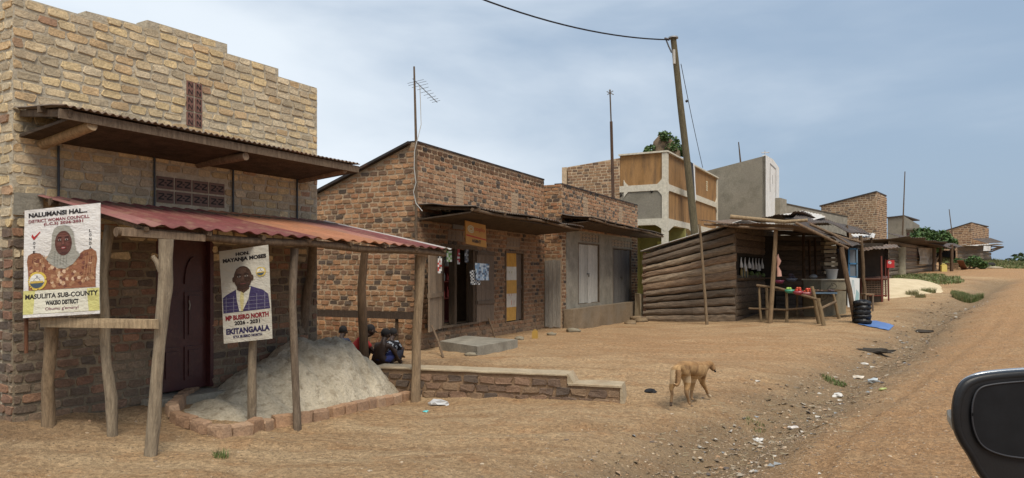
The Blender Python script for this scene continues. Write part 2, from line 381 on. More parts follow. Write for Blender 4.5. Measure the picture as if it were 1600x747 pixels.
# ------------------------------------------------------------------ terrain
_cp = [P(20, 660, 7.25), P(235, 712, 6.67), P(465, 668, 8.35), P(650, 627, 10.6), V(-2.95, 11.0, 0.02), V(-4.0, 9.0, .12),
       P(650, 548, 14.6), P(850, 513, 20.7), P(880, 514, 20.2), P(996, 493, 26.9), P(1150, 502, 23.5), P(1005, 505, 24.6),
       P(800, 633, 9.9), P(968, 632, 9.75), P(640, 640, 9.9), P(700, 566, 12.6), P(900, 566, 12.6), P(980, 592, 11.3), P(1075, 630, 9.75), P(1100, 560, 14.0), P(1000, 520, 19.5),
       V(-6, 4, 0.05), V(0, 4.0, -.07), V(6, 4, 0), V(12, 5, 0), V(0, 0, -.05), V(10, 0, 0), V(-8, 0, 0), V(0, 6.15, -.06), V(3.2, 7.5, -.07), V(7, 10, .0), V(12, 12, .1),
       P(1330, 497, 22.5), P(1385, 472, 28), P(1480, 458, 33), P(1410, 431, 43), P(1475, 425, 45), P(1540, 424, 50), P(1200, 500, 23.2), P(1290, 560, 14.6), P(1450, 520, 19),
       V(13, 16, .28), V(16.5, 22, .55), V(20, 30, 1.0), V(24, 36, 1.35), V(30, 34, 1.3), V(34, 46, 1.8), V(45, 62, 2.25), V(40, 50, 1.9), V(52, 72, 2.3),
       P(1500, 402, 72), P(1465, 400, 66), P(1545, 409, 66), P(1575, 417, 60), P(1590, 420.5, 62), V(62, 84, 1.5), V(80, 110, -.8), V(56, 110, .8), V(40, 120, 1.5), V(90, 70, .5),
       V(-30, 30, .5), V(-30, 80, .5), V(0, 60, .8), V(10, 90, 2.0), V(-15, 12, .2), V(30, 10, .3), V(60, 30, .5), V(-30, 0, 0), V(0, -30, 0), V(40, -30, 0), V(-30, -30, 0),
       V(200, 250, -8), V(0, 250, 0), V(-200, 200, 0), V(250, 0, -3), V(400, 600, -14), V(-300, 700, -4), V(0, 700, -4), V(-400, -100, 0), V(400, -200, -3)]
_C = np.array([tuple(p) for p in _cp])
def _phi(r): return np.sqrt(r*r+0.15)
def _solve():
    n = len(_C); d = np.sqrt(((_C[:, None, :2]-_C[None, :, :2])**2).sum(-1)); A = np.zeros((n+3, n+3)); A[:n, :n] = _phi(d)-0.02*np.eye(n)
    A[:n, n] = 1; A[:n, n+1:] = _C[:, :2]; A[n, :n] = 1; A[n+1:, :n] = _C[:, :2].T
    b = np.zeros(n+3); b[:n] = _C[:, 2]; return np.linalg.solve(A, b)
_W = _solve()
def base_h(x, y):
    x = np.atleast_1d(np.asarray(x, float)); y = np.atleast_1d(np.asarray(y, float)); out = np.full(x.shape, _W[-3])+_W[-2]*x+_W[-1]*y
    for (cx, cy, _), wt in zip(_C, _W[:-3]): out += wt*_phi(np.hypot(x-cx, y-cy))
    return out
def march(X, Y, fn):
    d0 = 3.0
    ds = np.concatenate([np.arange(3, 40, .05), np.arange(40, 140, .25)])
    g = fn((X-800)/FP*ds, ds); r = EYE-(Y-HY)/FP*ds; k = np.nonzero(r < g)[0]
    d = ds[k[0]] if len(k) else 140.0
    return P(X, Y, float(d))
_gpx = [(960, 790), (1060, 715), (1180, 652), (1265, 612), (1335, 572), (1392, 540), (1440, 508), (1480, 478), (1512, 464), (1540, 448), (1560, 436)]
GUL = [march(X, Y, base_h) for X, Y in _gpx]
GUL = [GUL[0]+(GUL[0]-GUL[1])*3]+GUL
def seg_dist(x, y, pts):
    best = np.full(np.shape(x), 1e9); tt = np.zeros(np.shape(x))
    for i, (a, b) in enumerate(zip(pts[:-1], pts[1:])):
        dx, dy = b.x-a.x, b.y-a.y; L2 = dx*dx+dy*dy
        t = np.clip(((x-a.x)*dx+(y-a.y)*dy)/L2, 0, 1); d = np.hypot(x-(a.x+dx*t), y-(a.y+dy*t)); m = d < best
        best = np.where(m, d, best); tt = np.where(m, i+t, tt)
    return best, tt
def vnoise(x, y, sc, seed=0):
    x = np.asarray(x)*sc+seed*17.3; y = np.asarray(y)*sc-seed*9.1; xi, yi = np.floor(x), np.floor(y); fx, fy = x-xi, y-yi
    fx = fx*fx*(3-2*fx); fy = fy*fy*(3-2*fy)
    def h(a, b):
        q = np.sin(a*127.1+b*311.7+seed*74.7)*43758.5453; return q-np.floor(q)
    return (h(xi, yi)*(1-fx)+h(xi+1, yi)*fx)*(1-fy)+(h(xi, yi+1)*(1-fx)+h(xi+1, yi+1)*fx)*fy-.5
def height(x, y):
    x = np.atleast_1d(np.asarray(x, float)); y = np.atleast_1d(np.asarray(y, float)); z = base_h(x, y)
    d, t = seg_dist(x, y, GUL); wob = 1+.5*vnoise(x, y, .8, 5)
    z = z-0.27*wob*np.exp(-(d/.55)**2)-.09*np.exp(-((d+.25*vnoise(x, y, 2.1, 12))/1.3)**4)
    near = np.clip((40-np.hypot(x, y))/30, 0, 1)
    z += near*(.06*vnoise(x, y, .55, 1)+.05*vnoise(x, y, 1.6, 2)+.03*vnoise(x, y, 3.8, 3)+.013*vnoise(x, y, 11, 4)*(1+2.5*np.exp(-(d/1.2)**2)))
    gxp = np.interp(y, [p.y for p in GUL], [p.x for p in GUL]); m = np.clip((y-3)/3, 0, 1)*np.clip((45-y)/20, 0, 1)
    for off, dep in ((1.35, .035), (1.75, .02), (3.0, .04), (3.35, .02), (4.6, .03)):      # wheel ruts on the road side
        q = x-(gxp+off*(1+.02*y)+.25*np.sin(y*.33+off)); z = z+m*dep*(-np.exp(-(q/.14)**2)+.6*np.exp(-((q-.24)/.11)**2)+.4*np.exp(-((q+.24)/.11)**2))
    for x0, y0, x1, y1, dep in ((-6, 6.3, 9, 9.6, .022), (-6, 7.4, 3, 9.0, .02), (1, 13.2, 9, 17.5, .04), (0, 14.6, 8, 19.5, .03), (2.5, 11.6, 8, 12.4, .03)):
        L_ = math.hypot(x1-x0, y1-y0); nx0, ny0 = -(y1-y0)/L_, (x1-x0)/L_; q = (x-x0)*nx0+(y-y0)*ny0+.18*np.sin(x*.9+y0); u = ((x-x0)*ny0-(y-y0)*nx0)/L_; e = np.clip(u*6, 0, 1)*np.clip((1-u)*6, 0, 1)
        z = z+e*dep*(-np.exp(-(q/.13)**2)+.5*np.exp(-((q-.22)/.1)**2)+.5*np.exp(-((q+.22)/.1)**2))
    return z
def H(x, y): return float(height(x, y)[0])
def G(X, Y): 
    p = march(X, Y, height); p.z = H(p.x, p.y); return p
def GP(x, y, dz=0.0): return V(x, y, H(x, y)+dz)

def axis(pieces):
    out = []
    for a, b, st in pieces: out += list(np.arange(a, b, st))
    return np.array(out)
gx = axis([(-600, -100, 60), (-100, -30, 8), (-30, -10, 1.0), (-10, -6, .2), (-6, 7, .07), (7, 15, .12), (15, 30, .3), (30, 70, .8), (70, 150, 6), (150, 700, 50)])
gy = axis([(-200, -20, 20), (-20, 4, 2), (4, 13, .07), (13, 24, .14), (24, 45, .35), (45, 90, .8), (90, 150, 5), (150, 900, 50)])
XX, YY = np.meshgrid(gx, gy); ZZ = height(XX.ravel(), YY.ravel()).reshape(XX.shape)
nx, ny = len(gx), len(gy)
me = bpy.data.meshes.new('ground'); co = np.stack([XX.ravel(), YY.ravel(), ZZ.ravel()], 1)
ii, jj = np.meshgrid(np.arange(nx-1), np.arange(ny-1)); k = (jj*nx+ii).ravel(); fa = np.stack([k, k+1, k+nx+1, k+nx], 1)
me.vertices.add(len(co)); me.vertices.foreach_set('co', co.ravel()); me.loops.add(fa.size); me.loops.foreach_set('vertex_index', fa.ravel().astype(np.int32))
me.polygons.add(len(fa)); me.polygons.foreach_set('loop_start', np.arange(0, fa.size, 4, dtype=np.int32)); me.update(calc_edges=True); me.shade_smooth()
gd, gt = seg_dist(XX.ravel(), YY.ravel(), GUL)
# which soil lies where: r = gully gravel, g = reddish road laterite, b = shade under the left canopy, painted as darker soil
soil = np.zeros((len(co), 4), dtype=np.float32); soil[:, 3] = 1
nn = vnoise(XX.ravel(), YY.ravel(), 1.3, 8)
soil[:, 0] = np.clip(1.25*np.exp(-((gd+.5*nn)/.85)**2), 0, 1)
px = 800+FP*XX.ravel()/np.maximum(YY.ravel(), .5); 
gxl = np.interp(YY.ravel(), [p.y for p in GUL], [p.x for p in GUL]); soil[:, 1] = np.clip((XX.ravel()-gxl-.3)/1.2, 0, 1)
q1 = P(1100, 535, 17); soil[:, 1] = np.maximum(soil[:, 1], .85*np.exp(-((XX.ravel()-q1.x)/4.5)**2-((YY.ravel()-16.5)/4)**2))
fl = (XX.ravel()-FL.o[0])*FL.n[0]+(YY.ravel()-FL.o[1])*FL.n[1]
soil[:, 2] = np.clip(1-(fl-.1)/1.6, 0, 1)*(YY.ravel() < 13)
at = me.color_attributes.new('soil', 'FLOAT_COLOR', 'POINT'); at.data.foreach_set('color', soil.ravel())

def ground_mat():
    m = bpy.data.materials.new('laterite_soil'); m.use_nodes = True; t = m.node_tree; N = t.nodes; L = t.links; b = N['Principled BSDF']
    b.inputs['Roughness'].default_value = .95; b.inputs['Specular IOR Level'].default_value = .15
    tc = N.new('ShaderNodeTexCoord'); at = N.new('ShaderNodeAttribute'); at.attribute_name = 'soil'; sp = N.new('ShaderNodeSeparateColor'); L.new(at.outputs['Color'], sp.inputs[0])
    def noi(sc, det=6, ro=.6, st=(1, 1, 1), dist=0):
        mp = N.new('ShaderNodeMapping'); mp.inputs['Scale'].default_value = st; L.new(tc.outputs['Object'], mp.inputs[0])
        n = N.new('ShaderNodeTexNoise'); n.inputs['Scale'].default_value = sc; n.inputs['Detail'].default_value = det; n.inputs['Roughness'].default_value = ro; n.inputs['Distortion'].default_value = dist
        L.new(mp.outputs[0], n.inputs[0]); return n.outputs[0]
    def rng(s, a, b_, c, d, sm=False):
        r = N.new('ShaderNodeMapRange'); r.inputs[1].default_value = a; r.inputs[2].default_value = b_; r.inputs[3].default_value = c; r.inputs[4].default_value = d
        if sm: r.interpolation_type = 'SMOOTHSTEP'
        L.new(s, r.inputs[0]); return r.outputs[0]
    def mix(f, a, c, bt='MIX'):
        x = N.new('ShaderNodeMixRGB'); x.blend_type = bt
        for i, q in ((0, f), (1, a), (2, c)):
            if isinstance(q, tuple): x.inputs[i].default_value = (*q, 1)
            elif isinstance(q, float): x.inputs[i].default_value = q
            else: L.new(q, x.inputs[i])
        return x.outputs[0]
    def mul(a, c):
        x = N.new('ShaderNodeMath'); x.operation = 'MULTIPLY'; L.new(a, x.inputs[0])
        if isinstance(c, float): x.inputs[1].default_value = c
        else: L.new(c, x.inputs[1])
        return x.outputs[0]
    big = noi(.45, 7, .6); mid = noi(2.4, 7, .65); fine = noi(16, 8, .7); grit = noi(70, 4, .7); streak = noi(1.2, 7, .65, (.35, 1.6, 1), .6)
    c = mix(rng(big, .38, .62, 0, 1), TAN1, TAN2)
    c = mix(rng(streak, .42, .66, 0, .75), c, PALE)
    c = mix(rng(mid, .52, .72, 0, .55), c, ORNG)
    road = mul(sp.outputs[1], rng(mid, .25, .6, .45, 1.0)); c = mix(road, c, ROAD)
    c = mix(mul(sp.outputs[1], rng(streak, .5, .7, 0, .5)), c, TAN2)
    c = mix(mul(sp.outputs[2], rng(mid, .3, .6, .3, .8)), c, SHADE)
    gr = mul(sp.outputs[0], rng(fine, .35, .55, .35, 1.0)); c = mix(gr, c, GRAV)
    v = N.new('ShaderNodeTexVoronoi'); v.inputs['Scale'].default_value = 21; L.new(tc.outputs['Object'], v.inputs[0])
    peb = rng(v.outputs['Distance'], .12, .34, 1, 0); pm = mul(peb, rng(fine, .46, .60, 0, 1))
    pm2 = mul(pm, rng(sp.outputs[0], 0, 1, .55, 1.0)); c = mix(pm2, c, mix(rng(v.outputs['Color'], .2, .8, 0, 1), DRK, LGT))
    x = N.new('ShaderNodeVectorMath'); x.operation = 'SCALE'; L.new(c, x.inputs[0]); L.new(rng(grit, .32, .68, .70, 1.32), x.inputs['Scale']); c = x.outputs[0]
    x = N.new('ShaderNodeVectorMath'); x.operation = 'SCALE'; L.new(c, x.inputs[0]); L.new(rng(fine, .32, .68, .60, 1.36), x.inputs['Scale'])
    L.new(x.outputs[0], b.inputs['Base Color'])
    hs = N.new('ShaderNodeMath'); hs.operation = 'ADD'; L.new(mul(fine, 1.0), hs.inputs[0]); L.new(mul(pm, .35), hs.inputs[1])
    h2 = N.new('ShaderNodeMath'); h2.operation = 'ADD'; L.new(hs.outputs[0], h2.inputs[0]); L.new(mul(grit, .3), h2.inputs[1])
    bp = N.new('ShaderNodeBump'); bp.inputs['Strength'].default_value = 1.0; bp.inputs['Distance'].default_value = .06; L.new(h2.outputs[0], bp.inputs['Height']); L.new(bp.outputs[0], b.inputs['Normal'])
    return m
TAN1, TAN2, PALE, ORNG, ROAD, SHADE, GRAV, DRK, LGT = (.325, .20, .103), (.43, .28, .15), (.52, .375, .22), (.40, .205, .09), (.39, .225, .11), (.19, .125, .072), (.235, .165, .098), (.085, .058, .038), (.58, .47, .34)
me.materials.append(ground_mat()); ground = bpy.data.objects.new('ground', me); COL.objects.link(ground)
tag(ground, None, None, None, 'structure')

# ------------------------------------------------------------------ palettes
def pick(rr, cols, var=.12):
    c = rr.choice(cols); k = rr.uniform(1-var, 1+var); return (c[0]*k, c[1]*k, c[2]*k)
PALEB = [(.60, .47, .285), (.56, .44, .275), (.60, .46, .26), (.48, .385, .26), (.58, .48, .33), (.52, .37, .21), (.44, .36, .245)]
REDB = [(.22, .12, .08), (.18, .11, .075), (.10, .08, .065), (.12, .09, .07), (.28, .155, .095), (.22, .165, .115), (.15, .105, .078), (.17, .12, .085)]
def soiled(c, z):
    k = max(0, min(.7, (.55-z)*1.4)); return tuple(a*(1-k)+b*k for a, b in zip(c, (.25, .175, .115)))
def pal_left(rr, s, z):
    lim = 2.35+.25*noise.noise(V(s*1.3, z*1.3, 0))
    if z > lim:
        if rr.random() < .02: return pick(rr, [(.36, .22, .14), (.40, .26, .16)])
        c = pick(rr, PALEB)
        if z < 3.1: c = tuple(q*.88 for q in c)
        return c
    if z > 1.9 and rr.random() < .5: return pick(rr, PALEB)
    return soiled(pick(rr, REDB), z)
SIDE = [(.38, .205, .105), (.34, .18, .095), (.41, .24, .13), (.32, .16, .085), (.29, .165, .09), (.20, .12, .075), (.11, .08, .06), (.36, .20, .105)]
def blotch(c, s, z, k=.22): q = 1+k*noise.noise(V(s*.55, z*.7, 4))+k*.6*noise.noise(V(s*1.7, z*1.5, 9)); return tuple(a*q for a in c)
def pal_side(rr, s, z): return soiled(blotch(pick(rr, SIDE, .14), s, z, .3), z)
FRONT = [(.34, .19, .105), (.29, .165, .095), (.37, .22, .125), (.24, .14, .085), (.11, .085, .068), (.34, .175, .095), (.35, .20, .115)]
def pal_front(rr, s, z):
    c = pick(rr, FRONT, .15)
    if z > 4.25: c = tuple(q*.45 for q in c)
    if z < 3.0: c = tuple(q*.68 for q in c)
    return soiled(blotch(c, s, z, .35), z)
def pal_far(rr, s, z): return pick(rr, [(.30, .185, .105), (.25, .15, .085), (.33, .21, .125), (.15, .10, .07), (.22, .13, .08)], .12)

def zblock(mb, F, a0, a1, z0, z1, t, col, hole, kind='Z'):
    """a ventilation block with a Z shaped opening"""
    mb.box(F, a0, a1, t-.05, t, z0, z1, col)
    w_, h_ = a1-a0, z1-z0; b = min(w_, h_)*.11
    def q(x, y): return (a0+w_*x, z0+h_*y)
    tt = t+.003
    def bar(x0, y0, x1, y1): 
        p0, p1 = q(x0, y0), q(x1, y1); dx, dz = p1[0]-p0[0], p1[1]-p0[1]; L = math.hypot(dx, dz); nx_, nz_ = -dz/L*b/2, dx/L*b/2
        mb.prism(F, [(p0[0]+nx_, p0[1]+nz_), (p1[0]+nx_, p1[1]+nz_), (p1[0]-nx_, p1[1]-nz_), (p0[0]-nx_, p0[1]-nz_)][::-1], tt-.004, tt, hole)
    if kind == 'Z':     # two small z shapes joined by a dash
        for o in (.08, .58): bar(o, .72, o+.34, .72); bar(o+.34, .68, o, .30); bar(o, .28, o+.34, .28)
        bar(.44, .5, .56, .5)
    else:
        for o in (.08, .58): bar(.25, o, .25, o+.34); bar(.28, o+.34, .72, o); bar(.75, o, .75, o+.34)

# ------------------------------------------------------------------ pale brick building (left)
hL = 4.44
def sxz(X, Y, t=0): return FL.s(X, t), FL.z(X, Y, t)
sT = [FL.s(134), FL.s(230), FL.s(355), FL.s(435), FL.s(495)]
zo = FL.z(25, -7); zr = FL.z(493, 137); z1 = FL.z(134, 17); z2 = FL.z(230, 31); z3 = FL.z(355, 69); z4 = FL.z(434, 107)
proL = [(0, zo), (sT[0], FL.z(133, 25)), (sT[0]+.001, z1), (sT[1], FL.z(229, 42)), (sT[1]+.001, z2), (sT[2], z3), (sT[2]+.001, FL.z(357, 84)), (sT[3], z4), (sT[3]+.001, FL.z(437, 120)), (sT[4], zr)]
SL = sT[4]
dx0, dx1 = FL.s(250), FL.s(328); dz1 = 2.25; dz0 = FL.z(290, 610)
bld = thing('brick_building', 'pale tan brick shop with stepped parapet behind the two campaign banners', 'building', FL.p(0, 0, 0))
mb = MB(); ca, cb = FL.s(243), FL.s(351)
za, zb = FL.z(300, 283+0), 0
hz1 = FL.z(243, 273); hz0 = FL.z(243, 317)
v0, v1 = FL.s(290), FL.s(316); vz1 = FL.z(303, 128); vz0 = FL.z(303, 199)
holesL = [(dx0-.03, dx1+.03, -1, dz1+.03), (ca, cb, hz0, hz1), (v0, v1, vz0, vz1)]
mb.wall(FL, 0, SL, -.3, [(0, 2.3), (9, 2.3)], -.22, 0, [holesL[0]], (.50, .46, .42)); mb.wall(FL, 0, SL, 2.3, proL, -.22, 0)
mb.bricks(FL, 0, SL, .05, proL, 0, pal_left, holesL, bw=.225, bh=.108, gap=.024, prot=.011, jit=.012, seed=3)
FLS = Frame(FL.o[0], FL.o[1], 30.2+90)         # side wall facing the camera's left: s runs from the back to the corner
proS = [(-6, zo-1.2), (0, zo)]
mb.wall(FLS, -6, -.22, -.3, [(-6, 3.2), (-.22, zo)], -.22, 0); mb.bricks(FLS, -6, 0, .05, [(-6, 3.2), (0, zo)], 0.0, pal_left, (), bw=.225, bh=.108, gap=.024, prot=.014, jit=.013, seed=4)
FLE = Frame(*FL.p(SL, 0, 0)[:2], 30.2+90)
mb.wall(FLE, -6, -.22, -.3, [(-6, 3.2), (-.22, zr)], -.22, 0); mb.wall(FL, .22, SL-.22, -.3, [(0, 3.1), (5, 3.1)], -6, -5.8)
mb.build('wall', [M['mortar_pale'], M['brick']], bld)
mb = MB(); mb.hexa([FL.p(-.05, -5.9, 3.1), FL.p(SL+.05, -5.9, 3.1), FL.p(SL, -.22, 4.1), FL.p(0, -.22, 4.1), FL.p(-.05, -5.9, 3.16), FL.p(SL+.05, -5.9, 3.16), FL.p(SL, -.22, 4.16), FL.p(0, -.22, 4.16)]); mb.build('roof', M['tin_rust'], bld)
# cement band and patches around the corner
mb = MB(); mb.box(FL, .0, FL.s(66), .016, .03, FL.z(30, 335), FL.z(30, 301), jit=.01)
mb.build('cement_patch', M['cement'], bld)
mb = MB()
for j in range(2):
    for i in range(4):
        a = ca+(cb-ca)*i/4; zz = hz0+(hz1-hz0)*j/2; zblock(mb, FL, a+.012, a+(cb-ca)/4-.012, zz+.012, zz+(hz1-hz0)/2-.012, .012, (.17, .10, .075), (.02, .015, .012))
mb.build('vent_block', M['paint'], bld)
mb = MB()
for j in range(3):
    for i in range(2):
        a = v0+(v1-v0)*i/2; zz = vz0+(vz1-vz0)*j/3; zblock(mb, FL, a+.01, a+(v1-v0)/2-.01, zz+.012, zz+(vz1-vz0)/3-.012, .012, (.20, .10, .075), (.02, .015, .012), 'N')
mb.build('vent_block', M['paint'], bld)
for X, ya, yb in ((91, 228, 330), (241, 245, 345), (364, 258, 352), (464, 268, 356)):
    s_ = FL.s(X, .03); mb = MB(); mb.tube([FL.p(s_, .035, FL.z(X, yb, .03)), FL.p(s_+.004, .03, (FL.z(X, yb, .03)+FL.z(X, ya, .03))/2), FL.p(s_, .035, FL.z(X, ya, .03))], .014, 6, (.06, .065, .07)); mb.build('conduit', M['metal'], bld)
# door
mb = MB(); mb.box(FL, dx0, dx1, -.12, -.08, dz0, dz1)
dm = (dx0+dx1)/2; door = mb.build('door', M['door_red'], bld)
mb = MB()
for a, b in ((dx0+.06, dm-.03), (dm+.03, dx1-.06)):
    for c, d in ((dz0+.12, dz0+.55), (dz0+.65, dz0+1.25)):
        mb.box(FL, a, b, -.08, -.065, c, d); mb.box(FL, a+.05, b-.05, -.065, -.05, c+.05, d-.05)
    n = 14; cx, r_ = (a+b)/2, (b-a)/2
    mb.prism(FL, [(cx+r_*math.cos(math.pi*k/n), dz0+1.35+.35*math.sin(math.pi*k/n)) for k in range(n+1)][::-1], -.08, -.06)
mb.build('door_panel', M['door_red'], door)
mb = MB()
mb.box(FL, dx0-.05, dx0, -.14, .01, dz0, dz1+.05); mb.box(FL, dx1, dx1+.05, -.14, .01, dz0, dz1+.05); mb.box(FL, dx0, dx1, -.14, .01, dz1, dz1+.05); mb.build('door_frame', M['door_red'], bld)
mb = MB(); mb.tube([FL.p(dm+.06, -.02, dz0+1.02), FL.p(dm+.06, .0, dz0+1.08), FL.p(dm+.06, -.02, dz0+1.14)], .009, 6, (.3, .28, .25)); mb.build('door_handle', M['metal'], door)
mb = MB(); mb.box(FL, dx0-.25, dx1+.3, -.2, .32, -.3, dz0-.02, jit=.015); mb.build('doorstep', M['cement'], bld)
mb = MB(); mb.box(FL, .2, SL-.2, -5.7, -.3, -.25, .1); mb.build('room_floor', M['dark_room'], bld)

# upper awning of that building (a part of it)
aw = MB(); zA, zB = 3.27, 3.17
p01 = FL.p(FL.s(100, .97), .97, FL.z(100, 164, .97)); p11 = FL.p(FL.s(563, .97), .97, FL.z(563, 257, .97)); p00, p10 = FL.p(0.0, 0.015, FL.z(20, 168)), FL.p(4.12, 0.015, p11.z+.10); zA, zB = p00.z, p10.z
aw.corr(p00, p10, p01, p11, .075, .012, rows=4, sag=.02)
awn = aw.build('awning_sheet', M['tin_rust'], bld)
mb = MB(); mb.hexa([FL.p(.05, .02, p00.z-.30), FL.p(4.05, .02, p10.z-.30), FL.p(4.15, .88, p11.z-.11), FL.p(.1, .88, p01.z-.11), FL.p(.05, .02, p00.z-.27), FL.p(4.05, .02, p10.z-.27), FL.p(4.15, .88, p11.z-.08), FL.p(.1, .88, p01.z-.08)], (.35, .32, .3)); mb.build('added_shade_deck', M['wood_h'], bld)  # dark deck added below the sheet, standing in for its shaded underside
mb = MB()
mb.beam(p01+V(-.02, 0, -.075)+FL.p(0, -.05, 0)-FL.p(0, 0, 0), p11+V(0, 0, -.07)+FL.p(0, -.05, 0)-FL.p(0, 0, 0), .045, .095, (.9, .85, .8), jit=.004)
mb.beam(FL.p(.0, .5, zA-.07), FL.p(4.1, .5, zB-.09), .05, .07, (.8, .75, .7))
for s_ in (.08, 1.0, 1.9, 2.8, 3.6, 4.05): mb.beam(FL.p(s_, 0.02, zA+(zB-zA)*s_/4.1-.05), FL.p(s_, .93, p01.z+(p11.z-p01.z)*s_/4.1-.06), .045, .07, (.8, .75, .7), jit=.005)
mb.build('awning_frame', M['wood'], bld)
for X0, Y0, X1, Y1, r_ in ((52, 205, 140, 192, .055), (335, 246, 380, 241, .05), (458, 268, 535, 264, .04)):
    sA = FL.s(X1, .85); a = FL.p(sA-.02, .0, FL.z(X0, Y0, 0)-.12); b = FL.p(sA, .9, FL.z(X1, Y1, .85)-.03); mb = MB()
    mb.tube([a, a.lerp(b, .33), a.lerp(b, .66), b], [r_*1.1, r_, r_*1.03, r_*.97], 12, (1.5, 1.35, 1.15) if X0 < 100 else (1.4, 1.3, 1.2), rough=.12, seed=X0); mb.build('bracket_log', M['wood_pale'] if X0 < 100 else M['wood'], bld)

# ------------------------------------------------------------------ red canopy on posts
can = thing('canopy', 'low red corrugated iron canopy on rough wooden posts before the stepped brick shop', 'canopy', FL.p(2.5, 1.7, -.1))
c00 = FL.p(.22, .02, 2.56)
c01 = P(215, 350, 6.6); c11 = FL.p(FL.s(706, 1.78), 1.78, FL.z(706, 389, 1.78)); c10 = FL.p(4.5, .02, 2.545)
def colcan(a, b):
    a = a+.0*b
    if a < .05: return (.27, .115, .10)
    if a > .975: return (.52, .50, .47)
    if .955 < a: return (.40, .36, .33)
    if .44 < a < .72: return (.37, .16, .085)
    if .72 <= a < .80: return (.33, .15, .11)
    return (.175, .055, .05)
mb = MB(); mb.corr(c00, c10, c01, c11, .165, .016, rows=4, sag=.014, seed=2, colf=colcan); mb.build('roof_sheet', M['tin_red'], can)
def offz(p, dz, t=0): return p+V(FL.n[0]*t, FL.n[1]*t, dz)
mb = MB(); mb.tube([offz(c01.lerp(c11, q), -.075+.012*math.sin(q*17), -.09) for q in np.linspace(-.03, .985, 12)], [.045+.006*math.sin(k*2.2) for k in range(12)], 8, (.95, .85, .75), rough=.25)
mb.beam(offz(c01, -.08, -.05)+FL.p(-.12, 0, 0)-FL.p(0, 0, 0), offz(c01, -.10, -.05)+FL.p(.75, 0, 0)-FL.p(0, 0, 0), .03, .07, (1.5, 1.4, 1.3)); 
mb.tube([offz(c00.lerp(c10, q), -.08, .25) for q in np.linspace(.0, .97, 8)], .04, 8, (.8, .7, .6), rough=.2)
for q in np.linspace(.02, .975, 8):
    a, b = offz(c00.lerp(c10, q), -.03, .03), offz(c01.lerp(c11, q), -.03, -.02); mb.beam(a+V(0, 0, -.01), b+V(0, 0, -.01), .05, .045, (1.0, .9, .8), jit=.006)
mb.build('timber_frame', M['wood'], can)
def post(px_pts, rads, name='post', par=None, m='wood_pale', seed=0, col=(1, 1, 1), rough=.22, top=None, n=12):
    """px_pts: [(X, Y, d)] from foot to top"""
    pts = [P(*q) for q in px_pts]; g = H(pts[0].x, pts[0].y); pts[0].z = min(pts[0].z, g)-.06
    out = []; rr = []
    for i in range(len(pts)-1):
        for k_ in range(4):
            q = k_/4; out.append(pts[i].lerp(pts[i+1], q)+V(noise.noise(V(i+q, seed, 0))*.012, noise.noise(V(i+q, seed, 5))*.012, 0)); rr.append((rads[i]*(1-q)+rads[i+1]*q)*(1+.07*noise.noise(V((i+q)*3, seed, 9))))
    out.append(pts[-1]); rr.append(rads[-1]); mb = MB(); mb.tube(out, rr, n, col, rough=rough, seed=seed); return mb
d1 = 6.72
pm = post([(235, 713, d1), (244, 600, d1), (255, 480, d1), (259, 430, d1), (260, 374, d1)], [.062, .056, .058, .06, .066], seed=1)
pm.tube([P(252, 425, d1-.02), P(244, 408, d1-.04), P(238, 400, d1-.05)], [.03, .024, .02], 8, rough=.2); pm.build('post', M['wood_pale'], can)
post([(465, 669, 8.3), (460, 560, 8.35), (457, 480, 8.4), (460, 388, 8.45)], [.048, .045, .043, .05], seed=2, m='wood').build('post', M['wood'], can)
post([(648, 626, 10.55), (651, 540, 10.6), (655, 460, 10.6), (657, 399, 10.6)], [.075, .07, .065, .085], seed=3, col=(.95, .85, .75)).build('post', M['wood_pale'], can)
post([(470, 600, 10.9), (474, 500, 10.7), (486, 430, 10.6), (490, 380, 10.4)], [.09, .08, .065, .06], seed=4, m='wood').build('post', M['wood'], can)
post([(569, 585, 12.0), (568, 520, 12.0), (565, 450, 12.0), (571, 386, 11.9)], [.08, .075, .07, .06], seed=5, col=(.75, .62, .5)).build('post', M['wood'], can)
post([(175, 696, 7.15), (174, 620, 7.1), (166, 560, 7.1), (161, 470, 7.1), (160, 430, 7.1), (172, 352, 7.1)], [.05, .054, .046, .05, .046, .05], seed=7).build('post', M['wood_pale'], can)
# low rail between three short posts
rail = thing('post_rail', 'rough low rail of pale board nailed over a short split post below the woman banner', 'rail', P(77, 680, 7.3))
post([(77, 680, 7.25), (75, 600, 7.2), (82, 510, 7.15)], [.066, .06, .066], seed=8, rough=.35, col=(.9, .8, .7)).build('short_post', M['wood_pale'], rail)
mb = MB(); mb.beam(P(66, 504, 7.05), P(246, 506, 6.6), .04, .088, (1.35, 1.25, 1.1), jit=.006); mb.build('board', M['wood_pale'], rail)

